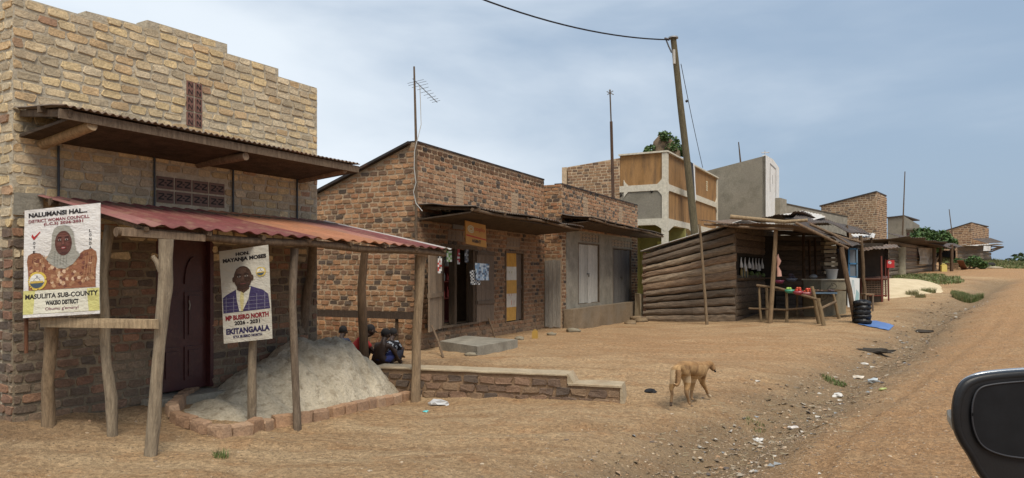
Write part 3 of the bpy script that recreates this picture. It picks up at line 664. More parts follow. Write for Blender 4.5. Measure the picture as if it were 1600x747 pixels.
# ------------------------------------------------------------------ banners
def ell(cx, cy, rx, ry, n=28, a0=0, a1=2*math.pi): return [(cx+rx*math.cos(a0+(a1-a0)*k/n), cy+ry*math.sin(a0+(a1-a0)*k/n)) for k in range(n+(0 if a1-a0 > 6.2 else 1))]
def banner_sheet(mb, PL, col, n=24):
    for side in (1, -1):
        vs = [PL.p(i/n, j/n, side*.0025) for j in range(n+1) for i in range(n+1)]
        fs = [(j*(n+1)+i, j*(n+1)+i+1, (j+1)*(n+1)+i+1, (j+1)*(n+1)+i) for j in range(n) for i in range(n)]
        if side < 0: fs = [tuple(reversed(f)) for f in fs]
        mb.add(vs, fs, col, 0, True)
def emblem(mb, PL, cx, cy, rx, ry):
    n = 24; pts = []
    for k_ in range(n*2):
        q = 1.0 if k_ % 2 else 1.22; a = math.pi*k_/n; pts.append((cx+rx*q*math.cos(a), cy+ry*q*math.sin(a)))
    mb.poly(PL, pts, (.62, .45, .08), .0095); mb.poly(PL, ell(cx, cy, rx*.93, ry*.93), (.66, .65, .6), .011)
    mb.poly(PL, ell(cx, cy, rx*.9, ry*.9, 16, math.pi*1.06, math.pi*1.94), (.06, .09, .12), .0125)
    mb.poly(PL, ell(cx, cy-.0*ry, rx*.42, ry*.42, 12, 0, math.pi), (.16, .16, .18), .0125); mb.poly(PL, ell(cx, cy, rx*.36, ry*.34, 12, 0, math.pi), (.66, .65, .6), .0135)
    mb.poly(PL, [(cx-rx*.8, cy-ry*.28), (cx+rx*.8, cy-ry*.28), (cx+rx*.8, cy), (cx-rx*.8, cy)], (.5, .36, .08), .014)
    mb.poly(PL, [(cx-rx*.07, cy+ry*.42), (cx+rx*.07, cy+ry*.42), (cx+rx*.07, cy+ry*.7), (cx-rx*.07, cy+ry*.7)], (.16, .16, .18), .0125)
bl = P(37, 497, 6.98); br_ = P(156, 490, 6.78); tl = P(38, 329, 6.98)
ea = br_-bl; eb = tl-bl
PL = Plane(bl, ea, eb, wob=.004, seed=1.0)
ban = thing('campaign_banner', 'white banner of woman in grey headscarf and bronze dress, lashed under canopy corner', 'banner', bl)
mb = MB(); banner_sheet(mb, PL, (.70, .68, .66))
mb.poly(PL, [(.0, .03), (1, .03), (1, .235), (.0, .25)], (.60, .57, .22), .004); mb.poly(PL, [(.14, .032), (.86, .032), (.84, .236), (.16, .246)], (.68, .66, .55), .0055)
DR, DK, DB = (.27, .115, .06), (.16, .055, .035), (.36, .19, .10)
dress = [(.07, .25), (.06, .42), (.045, .52), (.06, .575), (.13, .60), (.22, .588), (.27, .55), (.50, .50), (.74, .555), (.80, .585), (.90, .595), (.955, .565), (.97, .5), (.955, .40), (.955, .245)]
mb.poly(PL, dress[::1], DR, .0055)
rr_ = random.Random(5)
for _ in range(110):       # brocade pattern of the dress
    cx, cy = rr_.uniform(.09, .92), rr_.uniform(.27, .55)
    if abs(cx-.5) > .3 and cy > .56: continue
    mb.poly(PL, [(cx+rr_.uniform(.5, 1)*.035*math.cos(a), cy+rr_.uniform(.4, 1)*.024*math.sin(a)) for a in np.linspace(0, 5.6, 8)], rr_.choice([DK, DK, DB, (.60, .42, .28), (.50, .30, .17)]), .0065)
for _ in range(12):
    x = rr_.uniform(.1, .25) if rr_.random() < .5 else rr_.uniform(.78, .93)
    mb.poly(PL, [(x, .30), (x+.02, .42), (x+.035, .57), (x+.03, .57), (x+.01, .42), (x-.006, .30)], DB, .0072)
SC1, SC2 = (.33, .32, .28), (.26, .255, .225)
mb.poly(PL, [(.30, .53), (.37, .62), (.385, .75), (.41, .80), (.46, .825), (.54, .83), (.62, .81), (.665, .76), (.68, .67), (.70, .59), (.755, .545), (.66, .47), (.55, .43), (.45, .44), (.36, .48)][::-1], SC1, .0085)
for k_ in range(5): mb.poly(PL, [(.40+.04*k_, .47), (.405+.04*k_, .55), (.415+.045*k_, .60), (.43+.045*k_, .60), (.42+.04*k_, .54), (.412+.04*k_, .465)], SC2, .0095)
FC = (.105, .04, .03)
mb.poly(PL, ell(.535, .665, .112, .112), FC, .0105); mb.poly(PL, ell(.53, .725, .075, .035), (.145, .055, .042), .0112); mb.poly(PL, ell(.478, .655, .035, .022, 16), (.15, .055, .042), .0113); mb.poly(PL, ell(.595, .655, .03, .022, 16), (.14, .05, .04), .0113); mb.poly(PL, ell(.535, .575, .05, .012, 16), (.07, .025, .02), .0113)
for ex in (.49, .582): mb.poly(PL, ell(ex, .695, .02, .009, 12), (.35, .3, .28), .0125); mb.poly(PL, ell(ex, .695, .009, .008, 10), (.01, .01, .01), .0135); mb.poly(PL, [(ex-.028, .712), (ex+.028, .712), (ex+.02, .722), (ex-.02, .722)], (.03, .01, .01), .0125)
mb.poly(PL, [(.52, .655), (.552, .655), (.542, .695), (.53, .695)], (.19, .07, .055), .0125)
mb.poly(PL, ell(.537, .622, .034, .012, 16), (.28, .04, .045), .0125); mb.poly(PL, [(.513, .625), (.561, .625), (.554, .619), (.52, .619)][::-1], (.6, .55, .52), .0135)
emblem(mb, PL, .185, .335, .105, .072)
BK, RD = (.018, .014, .016), (.20, .02, .035)
mb.text(PL, 'NALUMANSI HAL...', .06, .925, .84, .968, BK, .006, .045)
mb.text(PL, 'DISTRICT WOMAN COUNCILL', .06, .875, .87, .905, RD, .006, .02)
mb.text(PL, '(L.C.5) 2026-2031', .27, .835, .79, .868, RD, .006, .03)
mb.poly(PL, [(.10, .75), (.135, .715), (.225, .785), (.215, .79), (.14, .745), (.115, .77)], (.45, .03, .03), .006)
for k_, ch in enumerate('OTE'): mb.text(PL, ch, .125, .675-.042*k_, .155, .70-.042*k_, BK, .006, .03)
for k_, ch in enumerate('LONDA'): mb.text(PL, ch, .865, .745-.038*k_, .895, .77-.038*k_, BK, .006, .02)
mb.text(PL, 'MASULIITA SUB-COUNTY', .03, .17, .985, .215, BK, .007, .03)
mb.text(PL, 'WAKISO DISTRICT', .30, .105, .73, .148, BK, .007, .05)
mb.text(PL, 'Obumu g\'emanyi', .30, .05, .73, .088, (.18, .05, .09), .007, .01)
mb.build('printed_sheet', M['banner'], ban)
mb = MB(); mb.tube([P(41, 552, 7.02), P(41, 500, 7.02), P(42, 335, 7.02)], [.018, .018, .016], 8, (.75, .42, .3), rough=.1); mb.tube([P(150, 485, 6.84), P(151, 340, 6.84)], .015, 8, (.8, .6, .5)); mb.tube([P(38, 333, 7.01), P(155, 345, 6.82)], .012, 8, (.8, .6, .5))
mb.build('stake', M['wood'], ban)

bl = P(350, 537, 7.92); br_ = P(426, 529, 7.78); tl = P(343, 393, 7.92)
PL = Plane(bl, br_-bl, tl-bl, wob=.004, seed=3.0)
ban = thing('campaign_banner', 'narrow beige banner of bald man in purple checked suit, on stake in sand pile', 'banner', P(393, 612, 8.2))
mb = MB(); banner_sheet(mb, PL, (.50, .475, .41))
SU, SU2, SKN = (.045, .035, .10), (.19, .18, .24), (.06, .032, .022)
mb.poly(PL, [(.02, .325), (.02, .49), (.10, .52), (.35, .575), (.62, .585), (.86, .53), (.96, .48), (.985, .325)], SU, .0045)
for k_ in range(6):
    x = .08+.16*k_; mb.poly(PL, [(x-.006, .33), (x+.006, .33), (x+.02, .50), (x+.008, .50)], SU2, .006)
for k_ in range(4): z_ = .355+.04*k_; mb.poly(PL, [(.03, z_), (.96, z_-.01), (.96, z_-.006), (.03, z_+.004)], SU2, .006)
mb.poly(PL, [(.36, .33), (.32, .45), (.31, .575), (.50, .545), (.62, .58), (.56, .45), (.43, .33)][::1], (.52, .50, .42), .007)
mb.poly(PL, [(.40, .33), (.38, .45), (.41, .545), (.47, .545), (.47, .45), (.44, .33)], (.50, .44, .22), .0085)
mb.poly(PL, [(.33, .56), (.34, .62), (.58, .62), (.59, .56), (.47, .52)][::-1], SKN, .0085)
mb.poly(PL, ell(.465, .685, .185, .125, 30), SKN, .010); mb.poly(PL, ell(.44, .765, .11, .035, 24), (.095, .055, .04), .011); mb.poly(PL, ell(.375, .665, .05, .025, 16), (.08, .045, .032), .0112); mb.poly(PL, ell(.465, .60, .13, .035, 20), (.04, .022, .016), .0112); mb.poly(PL, ell(.56, .67, .07, .03, 16), (.045, .025, .018), .0112)
for ex in (.275, .655): mb.poly(PL, ell(ex, .675, .028, .03, 12), SKN, .0095)
for ex in (.39, .54): mb.poly(PL, ell(ex, .70, .035, .009, 12), (.28, .24, .21), .0122); mb.poly(PL, ell(ex, .70, .014, .009, 10), (.01, .01, .01), .0132); mb.poly(PL, [(ex-.05, .717), (ex+.05, .717), (ex+.04, .726), (ex-.04, .726)], (.02, .012, .01), .0122)
mb.poly(PL, [(.43, .655), (.50, .655), (.48, .70), (.45, .70)], (.10, .055, .04), .0122); mb.poly(PL, [(.40, .625), (.53, .625), (.515, .615), (.415, .615)][::-1], (.12, .04, .035), .0122)
emblem(mb, PL, .83, .725, .085, .043)
BLU = (.025, .02, .07)
mb.text(PL, 'HON.', .34, .925, .62, .962, BK, .005, .05); mb.text(PL, 'MAYANJA MOSES', .07, .855, .95, .91, BK, .005, .055)
mb.text(PL, 'MP BUSIRO NORTH', .06, .24, .95, .295, (.20, .012, .02), .005, .05); mb.text(PL, '2026 - 2031', .24, .185, .77, .228, BK, .005, .045)
mb.text(PL, 'EKITANGAALA', .06, .09, .96, .155, BLU, .005, .05); mb.text(PL, 'KYA BUSIRO NORTH', .20, .045, .80, .075, BLU, .005, .05)
mb.build('printed_sheet', M['banner'], ban)
post([(393, 625, 8.15), (394, 560, 8.0), (396, 520, 7.96), (392, 400, 7.95)], [.05, .046, .04, .03], seed=12).build('stake', M['wood_pale'], ban)

# ------------------------------------------------------------------ sand pile and its brick kerb
sp0 = P(525, 600, 10.2)
s0_ = (sp0.x-FL.o[0])*FL.u[0]+(sp0.y-FL.o[1])*FL.u[1]
def pile_h(s_, t_):
    a = 1.85 if s_ < s0_ else 1.42
    if t_ > .45: b = .98
    else: b = 1.0
    r_ = math.hypot((s_-s0_)/a, (t_-.45)/b); h = 1.0*max(0, 1-r_)
    h = min(h, .78-.22*max(0, .35-r_)*0+.0)
    r2 = math.hypot((s_-s0_+1.35)/1.1, (t_-.75)/.62); h = max(h, .22*max(0, 1-r2))
    n_ = noise.noise(V(s_*2.2, t_*2.2, 3))*.07+noise.noise(V(s_*5, t_*1.6, 7))*.09+abs(noise.noise(V(s_*9, t_*7, 2)))*.05+noise.noise(V(s_*19, t_*19, 1))*.02
    return h+n_*min(1, h*6)
mb = MB(); ns, nt_ = 150, 90; vs = []
for j in range(nt_+1):
    for i in range(ns+1):
        s_ = s0_-2.7+4.4*i/ns; t_ = -.95+2.6*j/nt_; q = FL.p(s_, t_, 0); h = pile_h(s_, t_)
        if s_ < SL+.02 and t_ < .015: q = FL.p(s_, .015, 0); h = pile_h(s_, .015)
        q.z = H(q.x, q.y)+h-.02; vs.append(q)
mb.add(vs, [(j*(ns+1)+i, j*(ns+1)+i+1, (j+1)*(ns+1)+i+1, (j+1)*(ns+1)+i) for j in range(nt_) for i in range(ns)], smooth=True)
for v_ in ():
    pass
mb.f = [f[::-1] for f in mb.f]
pile = mb.build('sand_pile', M['sand'], None, FL.p(s0_, .4, -.1)); tag(pile, 'large heap of pale grey building sand inside a curved brick kerb', 'sand pile')
def rough_brick(mb, c, ang, L=.22, wd=.11, h=.10, col=(1, 1, 1), rr=R):
    F_ = Frame(c.x, c.y, ang); k_ = lambda: rr.uniform(-.008, .008); p = []
    pts = []
    for (z_, sh) in ((0, 0), (h*.85, 0), (h, .012)):
        for (a, b) in ((-L/2+sh, -wd/2+sh), (L/2-sh, -wd/2+sh), (L/2-sh, wd/2-sh), (-L/2+sh, wd/2-sh)): q = F_.p(a+k_(), b+k_(), c.z+z_+k_()); pts.append(q)
    fs = [(3, 2, 1, 0), (8, 9, 10, 11)]
    for l in (0, 4): fs += [(l+i, l+(i+1) % 4, l+4+(i+1) % 4, l+4+i) for i in range(4)]
    mb.add(pts, fs, col, 0)
kpx = [(352, 600), (318, 612), (288, 628), (268, 645), (272, 657), (290, 668), (315, 676), (345, 682), (380, 680), (420, 671), (470, 661), (520, 650), (570, 640), (610, 631), (640, 623)]
kp = [G(X, Y) for X, Y in kpx]; tot = sum((b-a).length for a, b in zip(kp[:-1], kp[1:])); nb = int(tot/.245)
def along(pts, dist):
    for a, b in zip(pts[:-1], pts[1:]):
        L = (b-a).length
        if dist <= L: return a.lerp(b, dist/L), b-a
        dist -= L
    return pts[-1], pts[-1]-pts[-2]
for i in range(nb):
    c, dr = along(kp, tot*(i+.5)/nb); mb = MB(); c = GP(c.x, c.y, -.012); mb_col = pick(R, [(.36, .22, .13), (.33, .20, .12), (.38, .25, .16), (.30, .19, .12)])
    rough_brick(mb, c, 90-math.degrees(math.atan2(dr.y, dr.x))+R.uniform(-4, 4), .225, .12, .135, mb_col)
    o = mb.build('kerb_brick', M['brick'], None, c); tag(o, 'reddish kerb brick around the sand pile, %s counting from the door step' % ORD[i], 'brick', 'kerb bricks around the sand pile')

# ------------------------------------------------------------------ low retaining wall
def wl(x0, x1, zt, name=None): pass
a0, a1, a2 = V(-2.15, 11.0, 0), V(.79, 10.12, 0), V(1.53, 9.95, 0)
rw = thing('retaining_wall', 'knee-high brick retaining wall with cement top and a lower end step', 'wall', V(.0, 10.3, -.1))
angw = math.degrees(math.atan2(a2.x-a0.x, a2.y-a0.y)); FW = Frame(a0.x, a0.y, angw); L1 = (a1-a0).length; L2 = (a2-a0).length
mb = MB(); mb.box(FW, 0, L1, -.36, 0, -.5, .25, (.62, .55, .5)); mb.box(FW, L1, L2, -.36, 0, -.5, .115, (.62, .55, .5))
pw = lambda rr, s, z: pick(rr, [(.19, .125, .085), (.16, .11, .08), (.23, .145, .095), (.12, .09, .07), (.26, .175, .11)], .15)
mb.bricks(FW, 0, L2, -.42, [(0, .245), (L1, .245), (L1+.001, .11), (L2, .11)], 0, pw, (), bw=.25, bh=.125, gap=.028, prot=.022, jit=.022, seed=9)
FWE = Frame(*FW.p(L2, 0, 0)[:2], angw-90)
mb.build('brickwork', [M['mortar_brown'], M['brick']], rw)
mb = MB()
def slab(F, s0, s1, t0, t1, z0, z1, n=22):
    vs = []
    for i in range(n+1):
        s_ = s0+(s1-s0)*i/n
        for (t_, z_) in ((t1, z0), (t1, z1-.01), (t1-.02, z1), (t0+.02, z1), (t0, z1-.01), (t0, z0)):
            vs.append(F.p(s_, t_+.015*noise.noise(V(s_*4, t_*9, 1)), z_+.008*noise.noise(V(s_*3, t_*5, 4))))
    fs = [(i*6+k_, (i+1)*6+k_, (i+1)*6+(k_+1) % 6, i*6+(k_+1) % 6) for i in range(n) for k_ in range(6)]+[tuple(range(6))[::-1], tuple(range(n*6, n*6+6))]
    mb.add(vs, fs)
slab(FW, 0, L1+.0, -.38, .03, .25, .278); slab(FW, L1+.012, L2+.02, -.38, .03, .115, .15, 10)
p = [FW.p(L1, -.38, .14), FW.p(L1+.10, -.38, .14), FW.p(L1+.10, .02, .14), FW.p(L1, .02, .14), FW.p(L1, -.38, .284), FW.p(L1+.012, -.38, .282), FW.p(L1+.012, .02, .282), FW.p(L1, .02, .284)]; mb.hexa(p)
p = [FW.p(L2, -.38, -.3), FW.p(L2+.09, -.37, -.3), FW.p(L2+.09, .01, -.3), FW.p(L2, .02, -.3), FW.p(L2, -.38, .148), FW.p(L2+.022, -.38, .146), FW.p(L2+.022, .02, .146), FW.p(L2, .02, .148)]; mb.hexa(p)
mb.c = [(.95, .84, .70)]*len(mb.c); mb.build('cement_cap', M['cement_light'], rw)
mb = MB(); c = G(655, 618); rough_brick(mb, c+V(0, 0, -.01), 70, .24, .16, .13, (.42, .33, .24)); o = mb.build('loose_stone', M['brick'], None, c); tag(o, 'pale squared stone lying at the foot of the right canopy post', 'stone')
# ------------------------------------------------------------------ long brick shop (two halves)
EA = FA.s(850); zA0, zA1 = FA.z(650.5, 222), FA.z(849, 281)
sg = FAS.s(493); zg = FAS.z(493, 305); mg = (zA0-zg)/(0-sg)
shop = thing('brick_shop', 'long reddish brick shop with monopitch gable, orange agent board and open kiosk doorway', 'building', FA.p(0, 0, .1))
h0, h1 = FA.s(690), FA.s(741); hz0, hz1 = FA.z(715, 506), FA.z(715, 389)
k0, k1 = FA.s(790), FA.s(816); kz0, kz1 = FA.z(803, 502), FA.z(803, 396)
vq = [(FA.s(712), FA.s(724), FA.z(718, 320), FA.z(718, 284)), (FA.s(799), FA.s(808), FA.z(803, 336), FA.z(803, 305)), (FA.s(700), FA.s(723), FA.z(711, 375), FA.z(711, 361)), (FA.s(792), FA.s(812), FA.z(802, 385), FA.z(802, 373))]
holes = [(h0, h1, hz0, hz1), (k0, k1, kz0, kz1)]+vq
proA = [(0, zA0), (EA, zA1)]
mb = MB(); mb.wall(FA, 0, EA, -.4, [(0, 3.05), (20, 3.05)], -.22, 0, holes[:2], (.62, .58, .55)); mb.wall(FA, 0, EA, 3.05, proA, -.22, 0)
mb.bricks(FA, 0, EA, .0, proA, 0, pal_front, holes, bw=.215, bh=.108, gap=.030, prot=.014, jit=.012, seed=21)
proG = [(-6.4, zA0-mg*6.4), (0, zA0)]
mb.wall(FAS, -6.4, -.22, -.4, [(-6.4, zA0-mg*6.4), (-.22, zA0-mg*.22)], -.22, 0)
mb.bricks(FAS, -6.4, 0, .0, proG, 0, pal_side, (), bw=.225, bh=.112, gap=.032, prot=.014, jit=.012, seed=22)
mb.wall(FA, .22, EA, -.4, [(0, 2), (20, 2)], -6.4, -6.2)
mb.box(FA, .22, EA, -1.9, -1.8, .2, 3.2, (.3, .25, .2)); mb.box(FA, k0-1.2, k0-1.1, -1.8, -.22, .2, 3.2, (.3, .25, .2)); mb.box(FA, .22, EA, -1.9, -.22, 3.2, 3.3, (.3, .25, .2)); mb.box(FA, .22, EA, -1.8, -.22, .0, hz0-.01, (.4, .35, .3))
mb.build('wall', [M['mortar_brown'], M['brick']], shop)
mb = MB(); zb = zA0-mg*6.5
mb.hexa([FA.p(-.12, -6.5, zb+.0), FA.p(EA, -6.5, zb), FA.p(EA, -.23, zA0-mg*.23-.05), FA.p(-.12, -.12, zA0-mg*.12+.005), FA.p(-.12, -6.5, zb+.08), FA.p(EA, -6.5, zb+.08), FA.p(EA, -.23, zA0-mg*.23+.0), FA.p(-.12, -.12, zA0-mg*.12+.055)], (.35, .35, .37)); mb.build('roof', M['tin_dark'], shop)
mb = MB(); mb.hexa([FA.p(0, .02, zA0-.01), FA.p(EA, .02, zA1-.01), FA.p(EA, -.24, zA1-.01), FA.p(0, -.24, zA0-.01), FA.p(0, .015, zA0+.03), FA.p(EA, .015, zA1+.03), FA.p(EA, -.235, zA1+.03), FA.p(0, -.235, zA0+.03)], (.3, .27, .25)); mb.build('parapet_cap', M['tin_dark'], shop)
def screen(F, q, col=(.30, .21, .14), nx_=4, nz_=3, dark=(.03, .02, .015)):
    mb = MB(); a0, a1, z0, z1 = q; mb.box(F, a0, a1, -.10, -.012, z0, z1, dark)
    for i in range(nx_+1): a = a0+(a1-a0)*i/nx_; mb.box(F, a-.012, a+.012, -.012, .008, z0, z1, col)
    for j in range(nz_+1): z = z0+(z1-z0)*j/nz_; mb.box(F, a0, a1, -.012, .006, z-.012, z+.012, col)
    for i in range(nx_):
        for j in range(nz_):
            a, b = a0+(a1-a0)*i/nx_, a0+(a1-a0)*(i+1)/nx_; c, d = z0+(z1-z0)*j/nz_, z0+(z1-z0)*(j+1)/nz_; w_ = .014
            mb.prism(F, [(a, c+w_), (a, c), (a+w_, c), (b, d-w_), (b, d), (b-w_, d)], -.012, .003, col); mb.prism(F, [(a, d), (a, d-w_), (b-w_, c), (b, c), (b, c+w_), (a+w_, d)], -.012, .001, col)
    return mb
for i, q in enumerate(vq):
    screen(FA, q, (.42, .29, .18) if i < 2 else (.20, .15, .11), 1 if i == 1 else (2 if i == 0 else 4), 6 if i < 2 else 2).build('vent_block', M['paint'], shop)
mb = MB(); mb.box(FA, FA.s(706), FA.s(722), .02, .03, FA.z(714, 358), FA.z(714, 344), (.16, .15, .14)); mb.build('wall_plate', M['paint'], shop)
# frames and door leaves
mb = MB()
for X in (690, 710, 739): s_ = FA.s(X); mb.box(FA, s_-.05, s_+.05, -.12, .035, hz0, hz1, (.5, .45, .4))
mb.box(FA, h0-.05, h1+.05, -.12, .04, hz1, hz1+.08, (.7, .65, .6)); mb.box(FA, h0-.05, h1+.1, -.12, .06, hz0-.05, hz0, (.8, .75, .7)); mb.build('door_frame', M['wood'], shop)
def leaf(par, p0, p1, z0, z1, n, col, name='door_leaf', m='plank_v', rails=(.2, .8), thick=.03, seed=0):
    F_ = Frame(p0.x, p0.y, math.degrees(math.atan2(p1.x-p0.x, p1.y-p0.y))); L = math.hypot(p1.x-p0.x, p1.y-p0.y); mb = MB(); rr = random.Random(seed)
    for i in range(n):
        kk = rr.uniform(.8, 1.15); c = tuple(q*kk for q in col); mb.box(F_, L*i/n+.003, L*(i+1)/n-.003, -thick, rr.uniform(0, .006), z0+rr.uniform(0, .03), z1-rr.uniform(0, .02), c)
    for r_ in rails: z = z0+(z1-z0)*r_; mb.box(F_, 0.01, L-.01, .007, .03, z-.045, z+.045, tuple(q*.75 for q in col)); mb.box(F_, 0.01, L-.01, -thick-.02, -thick-.001, z-.045, z+.045, tuple(q*.75 for q in col))
    return mb.build(name, M[m], par)
pa = FA.p(h0-.04, .04, 0); pb = FA.p(h0-.62, .42, 0); pb = P(671, 500, 14.35)
leaf(shop, pb, pa, hz0-.06, hz1-.08, 4, (.30, .22, .15), seed=1, rails=(.45,))
lf = leaf(shop, FA.p(h1+.03, .05, 0), FA.p(FA.s(765.5), .12, 0), hz0-.03, hz1-.02, 4, (.17, .125, .09), seed=2, rails=(.28, .97))
# curtain doorway
mb = MB(); s1, s2 = k0, k1
mb.box(FA, s1-.05, s1, -.12, .03, kz0, kz1+.06, (.9, .8, .7)); mb.box(FA, s2, s2+.05, -.12, .03, kz0, kz1+.06, (.6, .5, .4)); mb.box(FA, s1, s2, -.12, .03, kz1, kz1+.06, (.9, .8, .7)); mb.build('door_frame', M['wood'], shop)
leaf(shop, FA.p(FA.s(806.5), -.05, 0), FA.p(k1-.01, -.03, 0), kz0, kz1, 3, (.16, .12, .09), seed=3, rails=(.5,))
n = 20; cu = FA.s(806); vs = []
mb = MB(); rows = 30
def curcol(b):
    return [(.50, .27, .06), (.56, .53, .46), (.52, .30, .08), (.55, .50, .42), (.50, .28, .07)][min(4, int((1-b)*5))]
for side in (0, 1):
    base = len(mb.v)
    for j in range(rows+1):
        for i in range(n+1):
            b = j/rows; a = i/n; mb.v.append(tuple(FA.p(k0+.01+(cu-k0)*a*(1-.15*max(0, .4-b)), .0+.018*math.sin(a*26+b*2)-side*.006, kz0+.03+(kz1-kz0-.03)*b)))
    for j in range(rows):
        for i in range(n):
            f = [base+j*(n+1)+i, base+j*(n+1)+i+1, base+(j+1)*(n+1)+i+1, base+(j+1)*(n+1)+i]
            c = curcol(j/rows+.01)
            if c[2] > .3 and (math.sin(i*1.3)+math.sin(j*1.9)) > .9: c = (.42, .12, .06) if j < 12 else (.32, .30, .14)
            mb.f.append(f); mb.c.append(c); mb.m.append(0); mb.sm.append(True)
cur = mb.build('door_curtain', M['cloth'], None, FA.p(k0, 0, kz0)); tag(cur, 'orange and white patterned curtain hanging in the narrow doorway', 'curtain')

# awning over the first half
def awning(par, F, s0, s1, t1, zb0, zb1, zf0, zf1, m='tin_rust', seed=0, pitch=.09, sag=.05, t0=.015, fas=True, rows=4, name='awning'):
    a0_, a1_, b0_, b1_ = F.p(s0, t0, zb0), F.p(s1, t0, zb1), F.p(s0, t1, zf0), F.p(s1, t1, zf1)
    mb = MB(); mb.corr(a0_, a1_, b0_, b1_, pitch, .013, rows=rows, sag=sag, seed=seed, ragged=.12); mb.build('awning_sheet', M[m], par)
    mb = MB(); mb.hexa([F.p(s0+.05, t0, zb0-.33), F.p(s1-.1, t0, zb1-.33), F.p(s1-.05, t1-.12, zf1-.12), F.p(s0+.05, t1-.12, zf0-.12), F.p(s0+.05, t0, zb0-.30), F.p(s1-.1, t0, zb1-.30), F.p(s1-.05, t1-.12, zf1-.09), F.p(s0+.05, t1-.12, zf0-.09)], (.3, .27, .25)); mb.build('added_shade_deck', M['wood_h'], par)  # added dark slab imitates the band of shade under the awning
    mb = MB(); n = 6
    if fas: mb.tube([b0_.lerp(b1_, q)+V(0, 0, -.07)+(a0_-b0_)*.06+V(0, 0, .02*math.sin(q*9+seed)) for q in np.linspace(0, 1, 9)], .035, 7, (.8, .7, .6), rough=.3)
    for q in np.linspace(.03, .97, max(3, int((s1-s0)/.9))): mb.beam(a0_.lerp(a1_, q)+V(0, 0, -.06), b0_.lerp(b1_, q)+V(0, 0, -.05), .05, .06, (.7, .6, .5), jit=.008)
    mb.build('awning_frame', M['wood'], par)
awning(shop, FA, .05, FA.s(912, 1.4), 1.4, 3.17, 3.13, 3.07, FA.z(912, 354, 1.4), seed=3, m='tin_dark')
FBo = FB
EB = FB.s(996); zB0, zB1 = FB.z(878.5, 288), FB.z(996, 321)
sec = thing('plastered_shop', 'lower brick and grey plaster shop with white plank doors beside the log kiosk', 'building', FB.p(0, 0, .1))
g0, g1, gz0, gz1 = FB.s(903), FB.s(935), FB.z(919, 474), FB.z(919, 382)
q0, q1_, qz0, qz1 = FB.s(957), FB.s(985), FB.z(971, 476), FB.z(971, 390)
vv = [(FB.s(905), FB.s(935), FB.z(920, 378), FB.z(920, 366)), (FB.s(955), FB.s(985), FB.z(970, 386), FB.z(970, 376)), (FB.s(911), FB.s(918), FB.z(914, 340), FB.z(914, 312)), (FB.s(967), FB.s(972), FB.z(969, 345), FB.z(969, 326))]
proB = [(0, zB0), (EB, zB1)]; p0_, p1_ = FB.s(884), FB.s(986); pz = FB.z(884, 345)
mb = MB(); mb.wall(FB, 0, EB, -.4, proB, -.22, 0, [(g0, g1, gz0, gz1), (q0, q1_, qz0, qz1)])
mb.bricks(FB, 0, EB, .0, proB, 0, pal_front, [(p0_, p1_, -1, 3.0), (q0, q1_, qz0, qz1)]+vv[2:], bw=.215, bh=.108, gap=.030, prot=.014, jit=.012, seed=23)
mb.wall(FBS, -.57, -.22, -.4, [(-1, zB0), (1, zB0)], -.22, 0)
d0_, d1_ = FBS.s(852), FBS.s(876); 
mb.bricks(FBS, -.57, 0, .0, [(-1, zB0), (1, zB0)], 0, pal_side, [(d0_, d1_, .0, 2.15)], bw=.215, bh=.108, gap=.026, prot=.013, jit=.012, seed=24)
mb.wall(FB, .22, EB, -.4, [(0, 2), (20, 2)], -7, -6.8); FBE = Frame(*FB.p(EB, 0, 0)[:2], 116.4)
mb.wall(FBE, -7, -.22, -.4, [(-7, 2.1), (-.22, zB1)], -.22, 0)
mb.build('wall', [M['mortar_brown'], M['brick']], sec)
mb = MB(); mb.wall(FB, p0_, p1_, .1, [(0, 3.0), (20, 3.0)], .001, .022, [(g0, g1, gz0, gz1), (q0, q1_, qz0, qz1)]+vv[:2]); mb.build('plaster', M['cement'], sec)
mb = MB(); mb.hexa([FB.p(0, -7, 2.0), FB.p(EB, -7, 2.0), FB.p(EB, -.23, zB1-.15), FB.p(0, -.23, zB1-.15), FB.p(0, -7, 2.06), FB.p(EB, -7, 2.06), FB.p(EB, -.23, zB1-.09), FB.p(0, -.23, zB1-.09)]); mb.build('roof', M['tin_dark'], sec)
mb = MB(); mb.hexa([FB.p(0, .02, zB0-.01), FB.p(EB, .02, zB1-.01), FB.p(EB, -.24, zB1-.01), FB.p(0, -.24, zB0-.01), FB.p(0, .015, zB0+.03), FB.p(EB, .015, zB1+.03), FB.p(EB, -.235, zB1+.03), FB.p(0, -.235, zB0+.03)], (.35, .3, .27)); mb.build('parapet_cap', M['tin_dark'], sec)
for i, q in enumerate(vv): screen(FB, q, (.17, .145, .115) if i < 2 else (.42, .29, .18), 6 if i < 2 else 1, 2 if i < 2 else 5).build('vent_block', M['paint'], sec)
gm = (g0+g1)/2
for a, b, z0, z1, col, n, sd_ in ((g0, gm, gz0, gz1, (.52, .50, .44), 3, 1), (gm, g1, gz0, gz1, (.48, .46, .41), 3, 2), (q0, (q0+q1_)/2, qz0, qz1, (.17, .16, .145), 3, 3), ((q0+q1_)/2, q1_, qz0, qz1, (.15, .14, .13), 3, 4)):
    leaf(sec, FB.p(a+.01, -.03, 0), FB.p(b-.01, -.03, 0), z0, z1, n, col, seed=sd_, rails=())
leaf(sec, FBS.p(d0_, .03, 0), FBS.p(d1_, .03, 0), .12, 2.1, 4, (.34, .31, .26), seed=5, rails=())
for a, b, z0, z1 in ((g0, g1, gz0, gz1), (q0, q1_, qz0, qz1)):
    mb = MB(); mb.box(FB, a-.04, a, -.1, .03, z0, z1+.04); mb.box(FB, b, b+.04, -.1, .03, z0, z1+.04); mb.box(FB, a, b, -.1, .03, z1, z1+.04); mb.build('door_frame', M['wood'], sec)
